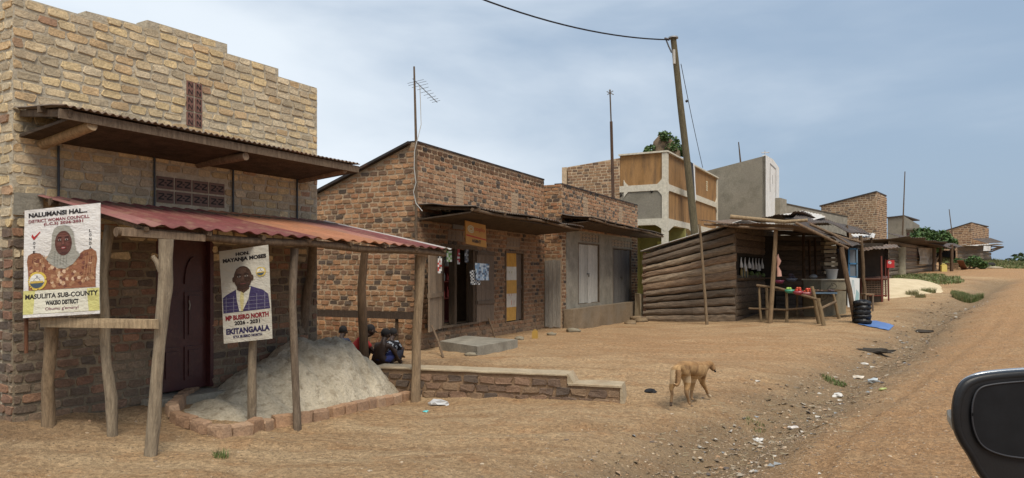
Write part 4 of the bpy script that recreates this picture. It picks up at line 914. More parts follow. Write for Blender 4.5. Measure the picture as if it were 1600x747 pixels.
for a, z in ((gm, (gz0+gz1)/2), ((q0+q1_)/2, (qz0+qz1)/2)): mb = MB(); mb.box(FB, a-.1, a+.1, -.02, .005, z-.012, z+.012, (.05, .05, .05)); mb.box(FB, a-.02, a+.02, .006, .02, z-.1, z-.02, (.1, .09, .05)); mb.build('door_bolt', M['metal'], sec)
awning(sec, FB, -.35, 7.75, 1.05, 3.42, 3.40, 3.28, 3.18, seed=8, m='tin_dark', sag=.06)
mb = MB(); mb.box(FB, p0_-.25, EB+.1, .023, .32, -.4, FB.z(920, 478), (1.05, .85, .68), jit=.02); mb.build('veranda', M['render_grey'], sec)
for i_ in range(7):
    c = FB.p(4.4+i_*.5+R.uniform(-.1, .1), .75+R.uniform(-.25, .3), 0); c = GP(c.x, c.y); r_ = R.uniform(.12, .24); mb = MB(); mb.blob(c+V(0, 0, .02), (r_*1.3, r_, r_*.6), 2, .7, (.8, .62, .45), seed=i_*2.2, freq=2); o = mb.build('rubble_stone', M['cement'], None, c); tag(o, 'rough brown rubble stone at the veranda foot, %s counting towards the log kiosk' % ORD[i_], 'stone', 'rubble at the veranda foot')
# doorstep platform before the open shop
mb = MB(); pp = [P(687, 531, 14.65), P(746, 540.5, 13.6), P(809, 529.5, 15.0), P(727, 523, 16.0)]
zt = .31
tp = [V(p.x, p.y, zt+R.uniform(-.006, .006)) for p in pp]; bt = [V(p.x, p.y, -.3) for p in pp]
mb.hexa(bt[::1]+tp[::1]); plat = mb.build('doorstep', M['cement'], shop)
# open kiosk interior
def tagp(o, label, cat, group=None): return tag(o, label, cat, group)
sh = thing('shop_shelf', 'dark red wooden shelf unit inside the open shop doorway', 'shelf', FA.p((h0+h1)/2, -.7, hz0))
mb = MB()
for z in (0, .55, .95, 1.3): mb.box(FA, h0+.1, h1-.05, -.9, -.55, hz0+z, hz0+z+.03, (.20, .05, .035))
mb.build('board', M['paint'], sh)
for a in (h0+.1, (h0+h1)/2, h1-.08): mb = MB(); mb.box(FA, a, a+.04, -.91, -.53, hz0, hz0+1.33, (.16, .04, .03)); mb.build('upright', M['paint'], sh)
def bottle(p, h, r, col, name='bottle', label='', cat='bottle', group=None):
    mb = MB(); mb.tube([p, p+V(0, 0, h*.6), p+V(0, 0, h*.75), p+V(0, 0, h*.85), p+V(0, 0, h)], [r, r, r*.55, r*.36, r*.36], 9, col); o = mb.build(name, M['plastic'], None, p); return tag(o, label, cat, group)
rr = random.Random(12)
lab = ['clear', 'red', 'blue', 'white']; cc = [(.35, .38, .36), (.35, .04, .03), (.06, .14, .35), (.55, .55, .52)]
for j, z in enumerate((.58, .98)):
    for i in range(7):
        k_ = rr.randrange(4); a = h0+.22+(h1-h0-.35)*i/6.5
        bottle(FA.p(a, -.62, hz0+z), rr.uniform(.16, .26), .035, cc[k_], label='small %s bottle on the %s board of the dark red shop shelf, %s from left' % (lab[k_], ['middle', 'upper'][j], ORD[i]), group='bottles on the shop shelf')
mb = MB(); c = FA.p(FA.s(727), -.45, hz0+1.33); mb.tube([c, c+V(0, 0, .30)], [.15, .17], 16, (.42, .46, .42)); mb.tube([c+V(0, 0, .30), c+V(0, 0, .32)], [.18, .18], 16, (.5, .52, .5)); o = mb.build('bucket', M['plastic'], None, c); tag(o, 'pale plastic bucket on top of the shop shelf', 'bucket')
mb = MB(); c = FA.p(FA.s(700), -.35, hz0+1.33); mb.blob(c+V(0, 0, .12), (.2, .2, .13), 2, .5, (.45, .48, .47), seed=4); o = mb.build('plastic_bag', M['plastic'], None, c); tag(o, 'crumpled clear bag on the left of the shop shelf', 'bag')
# sachet strips and cloths hanging in and beside the doorway
def hang(X0, X1, Y0, Y1, d, colf, name, label, cat, nx_=6, ny_=10, amp=.01, grp=None, d2=None):
    a, b = P(X0, Y1, d), P(X1, Y1, d2 or d); c = P(X0, Y0, d); PLn = Plane(a, b-a, c-a); mb = MB()
    for side in (0, 1):
        base = len(mb.v)
        for j in range(ny_+1):
            for i in range(nx_+1): mb.v.append(tuple(PLn.p(i/nx_, j/ny_, amp*math.sin(i*1.7+j*.6)-side*.006)))
        for j in range(ny_):
            for i in range(nx_): mb.f.append([base+j*(nx_+1)+i, base+j*(nx_+1)+i+1, base+(j+1)*(nx_+1)+i+1, base+(j+1)*(nx_+1)+i]); mb.c.append(colf(i, j)); mb.m.append(0); mb.sm.append(False)
    o = mb.build(name, M['cloth'], None, a); tag(o, label, cat, grp); return o
rc = random.Random(3)
hang(684, 690.5, 397, 427, 14.75, lambda i, j: rc.choice([(.6, .58, .55), (.55, .52, .5), (.05, .05, .05), (.4, .06, .05)]), 'sachet_strip', 'white strip of sachets hanging on the open left door leaf', 'sachets', 3, 9)
hang(698, 706, 392, 409, 15.1, lambda i, j: rc.choice([(.55, .58, .5), (.2, .35, .12), (.6, .6, .58)]), 'sachet_strip', 'short green and white strip hanging at the top left of the shop doorway', 'sachets', 3, 5)
hang(714.5, 718.5, 389, 413, 15.3, lambda i, j: rc.choice([(.5, .48, .46), (.3, .05, .05)]), 'sachet_strip', 'narrow red and white strip hanging from the shop lintel', 'sachets', 2, 8)
hang(726, 732, 390, 410, 15.5, lambda i, j: rc.choice([(.4, .4, .4), (.08, .08, .09), (.25, .25, .26)]), 'sachet_strip', 'grey and black strip hanging beside the right jamb', 'sachets', 3, 8)
hang(743, 764, 411, 438, 15.3, lambda i, j: rc.choice([(.16, .24, .34), (.42, .47, .5), (.28, .34, .42), (.08, .1, .14)]), 'sachet_bundle', 'pale blue sachets hung on the brown right door leaf', 'sachets', 9, 9, d2=16.1)
hang(735, 751, 422, 445, 15.1, lambda i, j: (.52, .52, .5) if (i+j) % 2 else (.03, .03, .035), 'checked_cloth', 'black and white checked cloth hung between door leaf and doorway', 'cloth', 9, 9, d2=15.7)
# orange agent board
bl, br_, tl = P(728.7, 381, 15.15), P(760.3, 387, 15.75), P(727, 344.5, 15.15)
PL = Plane(bl, br_-bl, tl-bl); sg_ = thing('agent_board', 'orange board reading agent, hung under the shop awning edge', 'sign', bl)
mb = MB(); OR = (.42, .20, .04)
mb.hexa([PL.p(0, 0, -.02), PL.p(1, 0, -.02), PL.p(1, 0, 0), PL.p(0, 0, 0), PL.p(0, 1, -.02), PL.p(1, 1, -.02), PL.p(1, 1, 0), PL.p(0, 1, 0)], OR)
mb.poly(PL, [(.01, .36), (.99, .31), (.99, .36), (.01, .42)], (.38, .03, .015), .002); mb.text(PL, 'coplo', .40, .60, .95, .84, (.35, .06, .015), .003, .02)
for r_, c_ in ((.17, (.45, .42, .28)), (.125, OR), (.10, (.45, .42, .28)), (.055, OR)): mb.poly(PL, ell(.26, .68, r_, r_*.95, 18, .6, 5.4), c_, .002+.0012*(.2-r_)*10)
mb.text(PL, 'AGENT', .27, .12, .72, .26, (.02, .012, .01), .003, .05); mb.text(PL, 'Banking  Bills  Sending Money', .05, .345, .95, .375, (.5, .3, .15), .004, .0) if False else None
mb.build('panel', M['paint'], sg_); mb = MB()
for a in (.15, .85): mb.tube([PL.p(a, .98, -.01), PL.p(a, 1.22, -.01)], .006, 5, (.1, .1, .1))
mb.build('hanger', M['metal'], sg_)
# sticks propping the leaves, bench, small things on the ground before the shops
for pts, lb in ((((693, 549, 13.2), (675, 509, 14.2)), 'thin stick leaning against the open left door leaf'), (((775, 521, 16.3), (763, 497, 16.2)), 'thin stick leaning against the right door leaf')):
    a, b = P(*pts[0]), P(*pts[1]); a.z = H(a.x, a.y); mb = MB(); mb.tube([a, a.lerp(b, .5)+V(.01, 0, .01), b], .022, 7, (.9, .8, .7), rough=.2); o = mb.build('stick', M['wood'], None, a); tag(o, lb, 'stick')
def jerry(p, h, w_, dpt, col, ang, label, name='jerrycan', group=None):
    F_ = Frame(p.x, p.y, ang); o = thing(name, label, 'jerrycan', p, group); mb = MB()
    prof = [(-.5, 0), (.5, 0), (.5, .78), (.32, .90), (-.28, .90), (-.5, .80)]
    mb.prism(F_, [(x*w_, p.z+z*h) for x, z in prof], -dpt/2, dpt/2, col); mb.build('body', M['plastic'], o)
    mb = MB(); mb.tube([F_.p(-.25*w_, 0, p.z+.89*h), F_.p(-.2*w_, 0, p.z+1.0*h), F_.p(.15*w_, 0, p.z+1.0*h), F_.p(.25*w_, 0, p.z+.89*h)], .022*h/.4, 7, col); mb.build('handle', M['plastic'], o)
    mb = MB(); mb.tube([F_.p(.36*w_, 0, p.z+.85*h), F_.p(.38*w_, 0, p.z+.97*h)], .035*h/.4, 9, tuple(q*.6 for q in col)); mb.build('cap', M['plastic'], o); return o
p = G(836, 529); jerry(p, .21, .14, .10, (.42, .26, .06), 100, 'small yellow jerrycan standing on bare ground before the shops')
for X, Y, r_, lb in ((895, 519, .16, 'rounded grey stone beside the plastered veranda'), (812, 531, .10, 'small brown stone near the yellow jerrycan'), (862, 524, .11, 'flat brown stone lying between jerrycan and veranda'), (736, 556, .10, 'stone at the lower corner of the cement doorstep')):
    p = G(X, Y); mb = MB(); mb.blob(p+V(0, 0, r_*.25), (r_*1.2, r_*.8, r_*.5), 2, .5, (.9, .85, .75), seed=X); o = mb.build('stone', M['cement'], None, p); tag(o, lb, 'stone')
c = FB.p(FB.s(984, .17), .17, FB.z(984, 478)); mb = MB(); mb.box(FB, FB.s(976, .17), FB.s(990, .17), .04, .30, c.z, c.z+.16, (.05, .07, .28), jit=.015); o = mb.build('blue_basin', M['plastic'], None, c); tag(o, 'dark blue plastic basin on the veranda by the log kiosk', 'basin')
p = G(1006, 500); mb = MB(); mb.box(Frame(p.x-.15, p.y, 60), -.1, .25, -.15, .15, p.z-.1, p.z+.95, (.95, .85, .7), jit=.03); o = mb.build('block_pillar', M['cement_light'], None, p); tag(o, 'short pale block pillar between veranda and log kiosk', 'pillar')

# ------------------------------------------------------------------ people behind the sand pile
def skin_mesh(pts, edges, sub=2):
    me = bpy.data.meshes.new('body'); me.from_pydata([tuple(p[0]) for p in pts], edges, []); ob = bpy.data.objects.new('body', me); COL.objects.link(ob)
    md = ob.modifiers.new('skin', 'SKIN'); md.use_smooth_shade = True
    for i, v in enumerate(me.skin_vertices[0].data): r_ = pts[i][1]; v.radius = (r_, r_) if not hasattr(r_, '__len__') else r_; v.use_root = (i == 0)
    ss = ob.modifiers.new('sub', 'SUBSURF'); ss.levels = sub; ss.render_levels = sub
    dg = bpy.context.evaluated_depsgraph_get(); m2 = bpy.data.meshes.new_from_object(ob.evaluated_get(dg)); vs = [v.co.copy() for v in m2.vertices]; fs = [tuple(p.vertices) for p in m2.polygons]
    bpy.data.objects.remove(ob); return vs, fs
def skinned(mb, pts, edges, colf=None, sub=2, col=(1, 1, 1)):
    vs, fs = skin_mesh(pts, edges, sub); b = len(mb.v); mb.v.extend([tuple(v) for v in vs])
    for f in fs: c = sum((vs[i] for i in f), V(0, 0, 0))/len(f); mb.f.append([i+b for i in f]); mb.c.append(colf(c) if colf else col); mb.m.append(0); mb.sm.append(True)
def child(name, label, base, yaw, lean, side, s=1.0, shirt=None, shorts=(.04, .05, .16), pattern=False, headf=.1, armup=False, headside=0.0):
    """a child squatting on the ground, seen from behind; base = ground point, yaw = facing direction in degrees clockwise from +Y"""
    f = V(math.sin(rad(yaw)), math.cos(rad(yaw)), 0); r_ = V(f.y, -f.x, 0); up = V(0, 0, 1)
    def q(a, b, c): return base+(r_*a+f*b+up*c)*s
    o = thing(name, label, 'person', base)
    hip = q(0, 0, .13); ch = q(side*.5, lean*.6, .36); nk = q(side, lean, .50); hd = q(side+headside, lean+headf, .585)
    pts = [(hip, .115*s), (q(side*.25, lean*.3, .25), .10*s), (ch, .112*s), (q(side*.9, lean*.9, .46), .07*s), (nk, .042*s), (hd-V(0, 0, .03)*s, .065*s), (hd+V(0, 0, .05)*s, .07*s)]
    ed = [(0, 1), (1, 2), (2, 3), (3, 4), (4, 5), (5, 6)]
    for sg_ in (-1, 1):
        b = len(pts); sh_ = q(side*.9+sg_*.125, lean*.9, .43)
        el = q(side+sg_*.17, lean+.12, .25); wr = q(side*1.1+sg_*.12, lean+.28, .16)
        pts += [(sh_, .045*s), (el, .032*s), (wr, .022*s), (wr+(f*.05-up*.02)*s, .026*s)]; ed += [(2, b), (b, b+1), (b+1, b+2), (b+2, b+3)]
        for k_ in range(4): pts.append((wr+(f*(.10)-up*(.05)+r_*(.018*(k_-1.5)))*s, .008*s)); ed.append((b+3, b+4+k_))
        pts.append((wr+(f*.06-up*.04-r_*sg_*.045)*s, .009*s)); ed.append((b+3, b+8))
        c = len(pts); kn = q(sg_*.15, .30, .33); an = q(sg_*.12, .20, .06); toe = q(sg_*.13, .32, .03)
        pts += [(q(sg_*.09, .03, .13), .085*s), (kn, .055*s), (an, .034*s), (toe, .03*s)]; ed += [(0, c), (c, c+1), (c+1, c+2), (c+2, c+3)]
    mb = MB()
    def colf(c):
        l = c-base; h = l.z/s
        return (1, 1, 1)
    skinned(mb, pts, ed, colf); mb.blob(hd+V(0, 0, .02)*s, (.078*s, .085*s, .10*s), 2, .0); 
    for sg_ in (-1, 1): mb.blob(hd+r_*sg_*.08*s, (.018*s, .022*s, .03*s), 1)
    mb.blob(hd+f*.09*s-V(0, 0, .01)*s, (.018*s, .022*s, .02*s), 1)
    mb.build('body', M['skin'], o)
    mb = MB(); mb.blob(hd+V(0, 0, .045)*s-f*.008*s, (.079*s, .084*s, .080*s), 3, .08, (.02, .018, .018), freq=6); mb.build('hair', M['cloth'], o)
    mb = MB(); skinned(mb, [(hip-V(0, 0, .01), .132*s), (q(side*.12, lean*.15, .20), .118*s), (q(-.10, .07, .16), .10*s), (q(-.15, .26, .30), .072*s), (q(.10, .07, .16), .10*s), (q(.15, .26, .30), .072*s)], [(0, 1), (0, 2), (2, 3), (0, 4), (4, 5)], col=shorts); mb.build('shorts', M['cloth'], o)
    if shirt:
        mb = MB(); 
        cf = (lambda c: (.35, .38, .42) if noise.noise(c*28) > .22 else shirt) if pattern else (lambda c: shirt)
        skinned(mb, [(q(side*.1, lean*.1, .17), .135*s), (q(side*.25, lean*.3, .26), .118*s), (ch, .128*s), (q(side*.88, lean*.88, .45), .085*s), (q(side*.9-.125, lean*.9, .43), .058*s), (q(side-.155, lean+.07, .32), .05*s), (q(side*.9+.125, lean*.9, .43), .058*s), (q(side+.155, lean+.07, .32), .05*s)], [(0, 1), (1, 2), (2, 3), (2, 4), (4, 5), (2, 6), (6, 7)], cf, 3); mb.build('shirt', M['cloth'], o)
    return o
b1 = GP(P(592, 580, 12.0).x, 12.0); child('person', 'bare-backed child in blue shorts squatting with head bent, right of dark post', b1, 20, .05, .06, 1.0, headf=.08)
b2 = GP(P(608, 580, 12.3).x, 12.35); child('person', 'child in black and white patterned shirt, close beside the bare-backed child', b2, 10, .10, .0, .93, shirt=(.012, .012, .016), pattern=True, shorts=(.02, .02, .03))
b3 = GP(P(548, 580, 12.3).x, 12.3); child('person', 'child in red shirt leaning over behind the sand heap', b3, 60, .20, .10, 1.03, shirt=(.38, .035, .03), headf=.12)
b4 = GP(P(531, 580, 12.6).x, 12.6); child('person', 'child of whom only the head shows above the sand heap', b4, 5, .10, 0, .93, shirt=(.05, .06, .1))

# ------------------------------------------------------------------ dog
dg_ = thing('dog', 'tan short-haired dog walking away to the right, head low, tail hanging', 'dog', P(1075, 632, 9.75))
fur = [(P(1061, 575, 9.55), .092), (P(1075, 574, 9.72), .082), (P(1087, 577.5, 9.9), .108), (P(1094.5, 577, 10.02), .10), (P(1101.5, 572, 10.1), .062), (P(1107, 569, 10.17), .052)]
ed = [(0, 1), (1, 2), (2, 3), (3, 4), (4, 5)]
def limb(root, pts):
    b = len(fur); fur.extend(pts); ed.append((root, b))
    for i in range(len(pts)-1): ed.append((b+i, b+i+1))
limb(5, [(P(1109.5, 569.5, 10.2), .052), (P(1113.5, 574.5, 10.18), .034), (P(1117, 580, 10.17), .024)])
limb(0, [(P(1055.5, 580, 9.5), .066), (P(1052.5, 595, 9.49), .045), (P(1048.6, 608, 9.5), .025), (P(1050.3, 615, 9.5), .018), (P(1048.3, 631, 9.52), .016), (P(1048.6, 635, 9.5), .021)])
limb(0, [(P(1069.5, 582, 9.66), .070), (P(1074.5, 599, 9.68), .046), (P(1072.5, 614, 9.66), .026), (P(1075, 621, 9.68), .018), (P(1076.5, 629, 9.7), .017), (P(1079.5, 632, 9.68), .021)])
limb(2, [(P(1084, 588, 9.97), .05), (P(1082.5, 600, 10.0), .030), (P(1080.6, 612, 10.0), .019), (P(1080.4, 622, 10.0), .017), (P(1083.5, 625.5, 9.98), .021)])
limb(3, [(P(1095.5, 586, 10.05), .056), (P(1097.5, 597.5, 10.1), .036), (P(1103, 608, 10.17), .021), (P(1106.5, 617, 10.22), .017), (P(1111, 620.5, 10.24), .021)])
limb(0, [(P(1059.5, 573, 9.46), .034), (P(1061.0, 587, 9.42), .028), (P(1060.0, 598, 9.4), .027), (P(1057.5, 603, 9.38), .022), (P(1052.5, 599, 9.38), .010)])
TANF, PALEF, DARKF = (.42, .265, .125), (.56, .42, .26), (.04, .028, .022)
noseP = P(1117.6, 580.4, 10.17)
def dcol(c):
    X = 800+FP*c.x/c.y; Y = HY-(c.z-EYE)*FP/c.y
    if (c-noseP).length < .036: return DARKF
    k_ = noise.noise(c*9)*.12
    base = TANF
    if noise.noise(c*5) > .1: base = (.30, .18, .085)
    if Y > 610: base = (.30, .19, .10)
    if Y > 628 and X < 1055: base = (.10, .07, .05)
    if Y > 616 and X > 1100: base = (.48, .38, .26)
    if Y > 588 and 1066 < X < 1096 and Y < 598: base = PALEF
    if 1054 < X < 1064 and Y > 578: base = (.29, .17, .08)
    if X < 1055 and 578 < Y < 600: base = PALEF
    if Y < 571: base = (.33, .19, .08)
    return tuple(q*(1+k_) for q in base)
fur = [(p_, r_*1.18) for p_, r_ in fur]; mb = MB(); skinned(mb, fur, ed, dcol, 3)
h_ = P(1110.5, 565.5, 10.15)
mb.blob(P(1106.3, 569, 10.12), (.016, .034, .034), 2, .2, (.20, .10, .05), rot=.7); mb.blob(P(1110.5, 567.5, 10.26), (.014, .03, .032), 2, .1, (.20, .10, .05), rot=.4)
mb.blob(noseP, (.016, .016, .014), 2, 0, (.01, .01, .01)); mb.blob(P(1112.6, 571.3, 10.145), (.008, .008, .008), 1, 0, (.01, .008, .006))
mb.build('body', M['fur'], dg_)
# ------------------------------------------------------------------ two-storey ochre building
FT = Frame(6.82, 31.0, 28.6); FTS = Frame(6.82, 31.0, 118.6)
ET = FT.s(1121.5); zT0, zT1 = FT.z(1043, 238), FT.z(1121, 279); zT = (zT0+zT1)/2
sO = FTS.s(968); sW = FTS.s(887)
two = thing('two_storey_building', 'unfinished two-storey building with ochre panels, white frame and brick rear part', 'building', FT.p(0, 0, .5))
zb1, zb0 = FT.z(1043, 287), FT.z(1043, 297)          # white band between the storeys of panels
za1 = FT.z(1043, 341)                                  # head of the ground floor arches
mb = MB(); mb.wall(FT, .1, ET, za1-.1, [(0, zT), (20, zT)], -.25, -.06); mb.wall(FTS, sO, -.1, za1-.1, [(-20, zT), (1, zT)], -.25, -.06); mb.build('panel_wall', M['ochre'], two)
mb = MB(); mb.wall(FTS, sO+.02, -.22, za1-.05, [(-20, zb0-.02), (1, zb0-.02)], -.06, -.035); mb.build('grey_panel', M['render_grey'], two)
def round_band(mb, F, s0, s1, z0, z1, t=0.0):
    mb.box(F, s0, s1, -.055, t, z0, z1)
def haunch(mb, F, s0, s1, zc, r, t):      #  curved widening where band meets column
    for (sx, dr) in ((s0, 1), (s1, -1)):
        for up in (1, -1):
            n = 6; pts = [(sx, zc)]+[(sx+dr*r*(1-math.cos(math.pi/2*k/n)) if False else sx+dr*r*(1-k/n)**1.6, zc+up*r*(k/n)**1.0) for k in range(n+1)]
            if dr*up > 0: pts = pts[::-1]
            mb.prism(F, pts, -.054, t-.002)
fm = MB()
mids = FT.s(1085)
for F, a, b in ((FT, .0, ET), (FTS, sO, -.0)):
    round_band(fm, F, a, b, zb0, zb1, .01)
for F, a, b in ((FT, .0, .22), (FT, mids-.1, mids+.1), (FT, ET-.2, ET), (FTS, -.22, -.0)):
    fm.box(F, a, b, -.05, .013, za1, zT)
haunch(fm, FT, .22, mids-.1, (zb0+zb1)/2, .32, .008); haunch(fm, FT, mids+.1, ET-.2, (zb0+zb1)/2, .42, .008); haunch(fm, FTS, sO+.2, -.22, (zb0+zb1)/2, .42, .008)
def arch_beam(mb, F, a, b, zt, depth=.65, t=.012):
    n = 16; pts = [(a, zt), (a, zt-depth)]+[(a+(b-a)*k/n, zt-depth+(depth-.28)*min(1, math.sin(math.pi*k/n)*1.5)) for k in range(1, n)]+[(b, zt-depth), (b, zt)]
    mb.prism(F, pts, -.25, t)
zg_ = .3
for F, a, b in ((FT, 0, mids), (FT, mids, ET), (FTS, sO, 0)): arch_beam(fm, F, a, b, za1+.0)
for F, a, b in ((FT, .0, .26), (FT, mids-.14, mids+.14), (FT, ET-.25, ET), (FTS, -.24, -.0), (FTS, sO, sO+.2)): fm.box(F, a, b, -.245, .008, zg_, za1-.6)
for F, a, b in ((FT, -.03, ET+.03), (FTS, sO-.03, .03)): fm.box(F, a, b, -.3, .06, zT, zT+.07)
fm.build('concrete_frame', M['cream'], two)
mb = MB(); mb.box(FT, .0, ET, -4.5, -4.3, zg_, za1-.1, (.33, .30, .09)); mb.box(FT, 0, .15, -4.3, -.3, zg_, za1-.1, (.3, .28, .1)) if False else None
mb.box(FTS, sO-.2, sO, -4, -.3, zg_, za1-.1, (.33, .30, .09)); mb.box(FTS, sO, 0, -3.2, -3.0, zg_, za1-.1, (.30, .28, .09)); mb.build('inner_wall', M['paint'], two)
mb = MB(); mb.box(FT, .1, ET-.1, sO+.1, -.26, za1-.12, za1-.02, (.8, .8, .8)); mb.box(FT, .1, ET-.1, sO+.1, -.3, zT-.3, zT-.2); mb.build('floor_slab', M['cement'], two)
mb = MB(); s_ = FTS.s(1010); mb.box(FTS, s_-.35, s_+.1, -2.9, -2.8, zg_, za1-.9, (.50, .47, .12)); mb.build('yellow_pillar', M['paint'], two)
for X, Y in ((1018, 299), (970, 305)): s_ = FTS.s(X); z_ = FTS.z(X, Y); mb = MB(); mb.blob(FTS.p(s_, -.03, z_), (.07, .04, .08), 1, .3, (.03, .025, .02)); mb.build('wall_hole', M['cloth'], two)
mb = MB(); s_ = FT.s(1106)
for k_ in range(5): mb.box(FT, s_-.13+.03*(k_ % 2), s_+.13-.03*(k_ % 2), -.058, -.04, FT.z(1106, 298)+.11*k_, FT.z(1106, 298)+.11*k_+.07, (.65, .58, .40))
mb.build('vent_block', M['paint'], two)
zW = FTS.z(887, 261); mb = MB(); mb.wall(FTS, sW, sO, .2, [(sW, zW), (sO, FTS.z(967, 247))], -.25, -.02); mb.bricks(FTS, sW, sO, 4.0, [(sW, zW), (sO, FTS.z(967, 247))], -.02, pal_far, (), bw=.30, bh=.135, gap=.045, prot=.012, simple=True, seed=31)
FTW = Frame(*FTS.p(sW, 0, 0)[:2], 28.6); mb.wall(FTW, .0, 8, .2, [(0, zW), (9, zW)], -.3, -.06); mb.build('brick_wall', [M['mortar_far'], M['brick']], two)
# tree with a bare stump rising behind the roof
def leaves(mb, c, r, n, size, cols, rr, flat=.7, hollow=.35):
    for _ in range(n):
        u = rr.gauss(0, 1), rr.gauss(0, 1), rr.gauss(0, 1); L = math.sqrt(sum(q*q for q in u)) or 1; k_ = rr.uniform(hollow, 1)**.6
        p = c+V(u[0]/L*r[0]*k_, u[1]/L*r[1]*k_, u[2]/L*r[2]*k_)
        a, b = rr.uniform(0, 6.3), rr.uniform(-.9, .9); d1 = V(math.cos(a)*math.cos(b), math.sin(a)*math.cos(b), math.sin(b)); d2 = d1.cross(V(rr.uniform(-1, 1), rr.uniform(-1, 1), rr.uniform(-1, 1))).normalized()
        s_ = size*rr.uniform(.6, 1.4); cc_ = rr.choice(cols)
        mb.add([p-d1*s_, p+d2*s_*.45, p+d1*s_, p-d2*s_*.45], [(0, 1, 2, 3)], cc_)
GREENS = [(.055, .10, .03), (.075, .13, .04), (.04, .075, .022), (.095, .15, .05), (.06, .11, .028)]
rr = random.Random(5); tb = P(1036, 300, 44); tb.z = .8
tr = thing('tree', 'leafy green tree round a thick grey stump, above the ochre building roof', 'tree', tb)
mb = MB(); mb.tube([tb, V(tb.x, tb.y, 5), P(1037, 240, 44), P(1036, 222, 44), P(1038, 211, 44)], [.75, .9, 1.0, .65, .25], 12, (.9, .85, .75), rough=.5, seed=3); 
for X, Y in ((1022, 225), (1052, 226), (1044, 212)): mb.tube([P(1037, 246, 44), P((X+1037)/2, (Y+244)/2, 44), P(X, Y, 44)], [.3, .18, .08], 6, (.8, .75, .65))
mb.build('trunk', M['wood'], tr)
mb = MB()
for X, Y, r_, n in ((1017, 234, .42, 160), (1040, 213, .38, 170), (1050, 222, .5, 240), (1056, 234, .55, 260), (1064, 238, .4, 140), (1012, 238, .3, 80), (1047, 232, .5, 200), (1033, 210, .2, 50), (1030, 240, .35, 60)): leaves(mb, P(X, Y, 43.6+rr.uniform(-.6, .8)), (r_, r_, r_*.8), n, .12, GREENS, rr)
mb.build('crown', M['leaf'], tr)

# ------------------------------------------------------------------ grey rendered building, white front
FGx = P(1197, 243, 40.0); FGr = Frame(FGx.x, 40.0, 28); FGS = Frame(FGx.x, 40.0, 118)
gy_ = thing('grey_building', 'tall windowless grey rendered building with white street front', 'building', FGr.p(0, 0, 1)); sgL = FGS.s(1104)
mb = MB(); mb.wall(FGS, sgL-3, -.02, .5, [(sgL-3, FGx.z-1.1), (sgL, FGS.z(1106, 267)), (-.02, FGx.z)], -.2, 0); mb.wall(FGr, .2, 5.4, .5, [(0, FGx.z-1), (6, FGx.z-1)], -5.5, -5.3)
mb.build('grey_wall', M['render_grey'], gy_)
EG = FGr.s(1217.5); mb = MB(); mb.wall(FGr, 0, EG, .5, [(0, FGx.z+.02), (EG*.5, FGr.z(1207, 248)), (EG, FGr.z(1217, 262))], -.2, .0)
mb.build('white_wall', M['white_wall'], gy_)
mb = MB(); a, b = FGr.s(1203), FGr.s(1207)
for x0, x1, z0, z1 in ((a, a+.05, FGr.z(1203, 300), FGr.z(1203, 258)), (a, FGr.s(1212), FGr.z(1206, 262)+.1, FGr.z(1206, 262)+.17), (FGr.s(1212), FGr.s(1212)+.06, FGr.z(1212, 335), FGr.z(1212, 266)), (b, b+.07, FGr.z(1205, 286), FGr.z(1205, 272))): mb.box(FGr, x0, x1, .001, .02, z0, z1, (.28, .27, .26))
mb.build('drawn_outline', M['paint'], gy_)
mb = MB(); p = FGr.p(.25, -.1, FGx.z); mb.tube([p, p+V(0, 0, .32)], .03, 6, (.5, .5, .5)); mb.tube([p+V(-.2, 0, .2), p+V(.25, 0, .22)], .03, 6, (.5, .5, .5)); mb.build('roof_spike', M['metal'], gy_)

# ------------------------------------------------------------------ dark parapet wall, columned brick building, far houses
a, b = P(1219, 309, 43), P(1324, 339, 50.5); Fd = Frame(a.x, a.y, math.degrees(math.atan2(b.x-a.x, b.y-a.y))); Ld = math.hypot(b.x-a.x, b.y-a.y)
dk = thing('parapet_building', 'low weathered dark building with stained parapet beside the white wall', 'building', V(a.x, a.y, 1))
mb = MB(); mb.wall(Fd, 0, Ld, .8, [(0, a.z), (.9, a.z-.05), (.901, a.z-.35), (Ld, b.z)], -4, 0); mb.build('wall', M['cement'], dk)
mb = MB(); mb.hexa([Fd.p(.9, -.3, a.z-.36), Fd.p(Ld, -.3, b.z-.01), Fd.p(Ld, .03, b.z-.01), Fd.p(.9, .03, a.z-.36), Fd.p(.9, -.3, a.z-.28), Fd.p(Ld, -.3, b.z+.07), Fd.p(Ld, .03, b.z+.07), Fd.p(.9, .03, a.z-.28)], (.3, .27, .24)); mb.build('coping', M['cement'], dk)
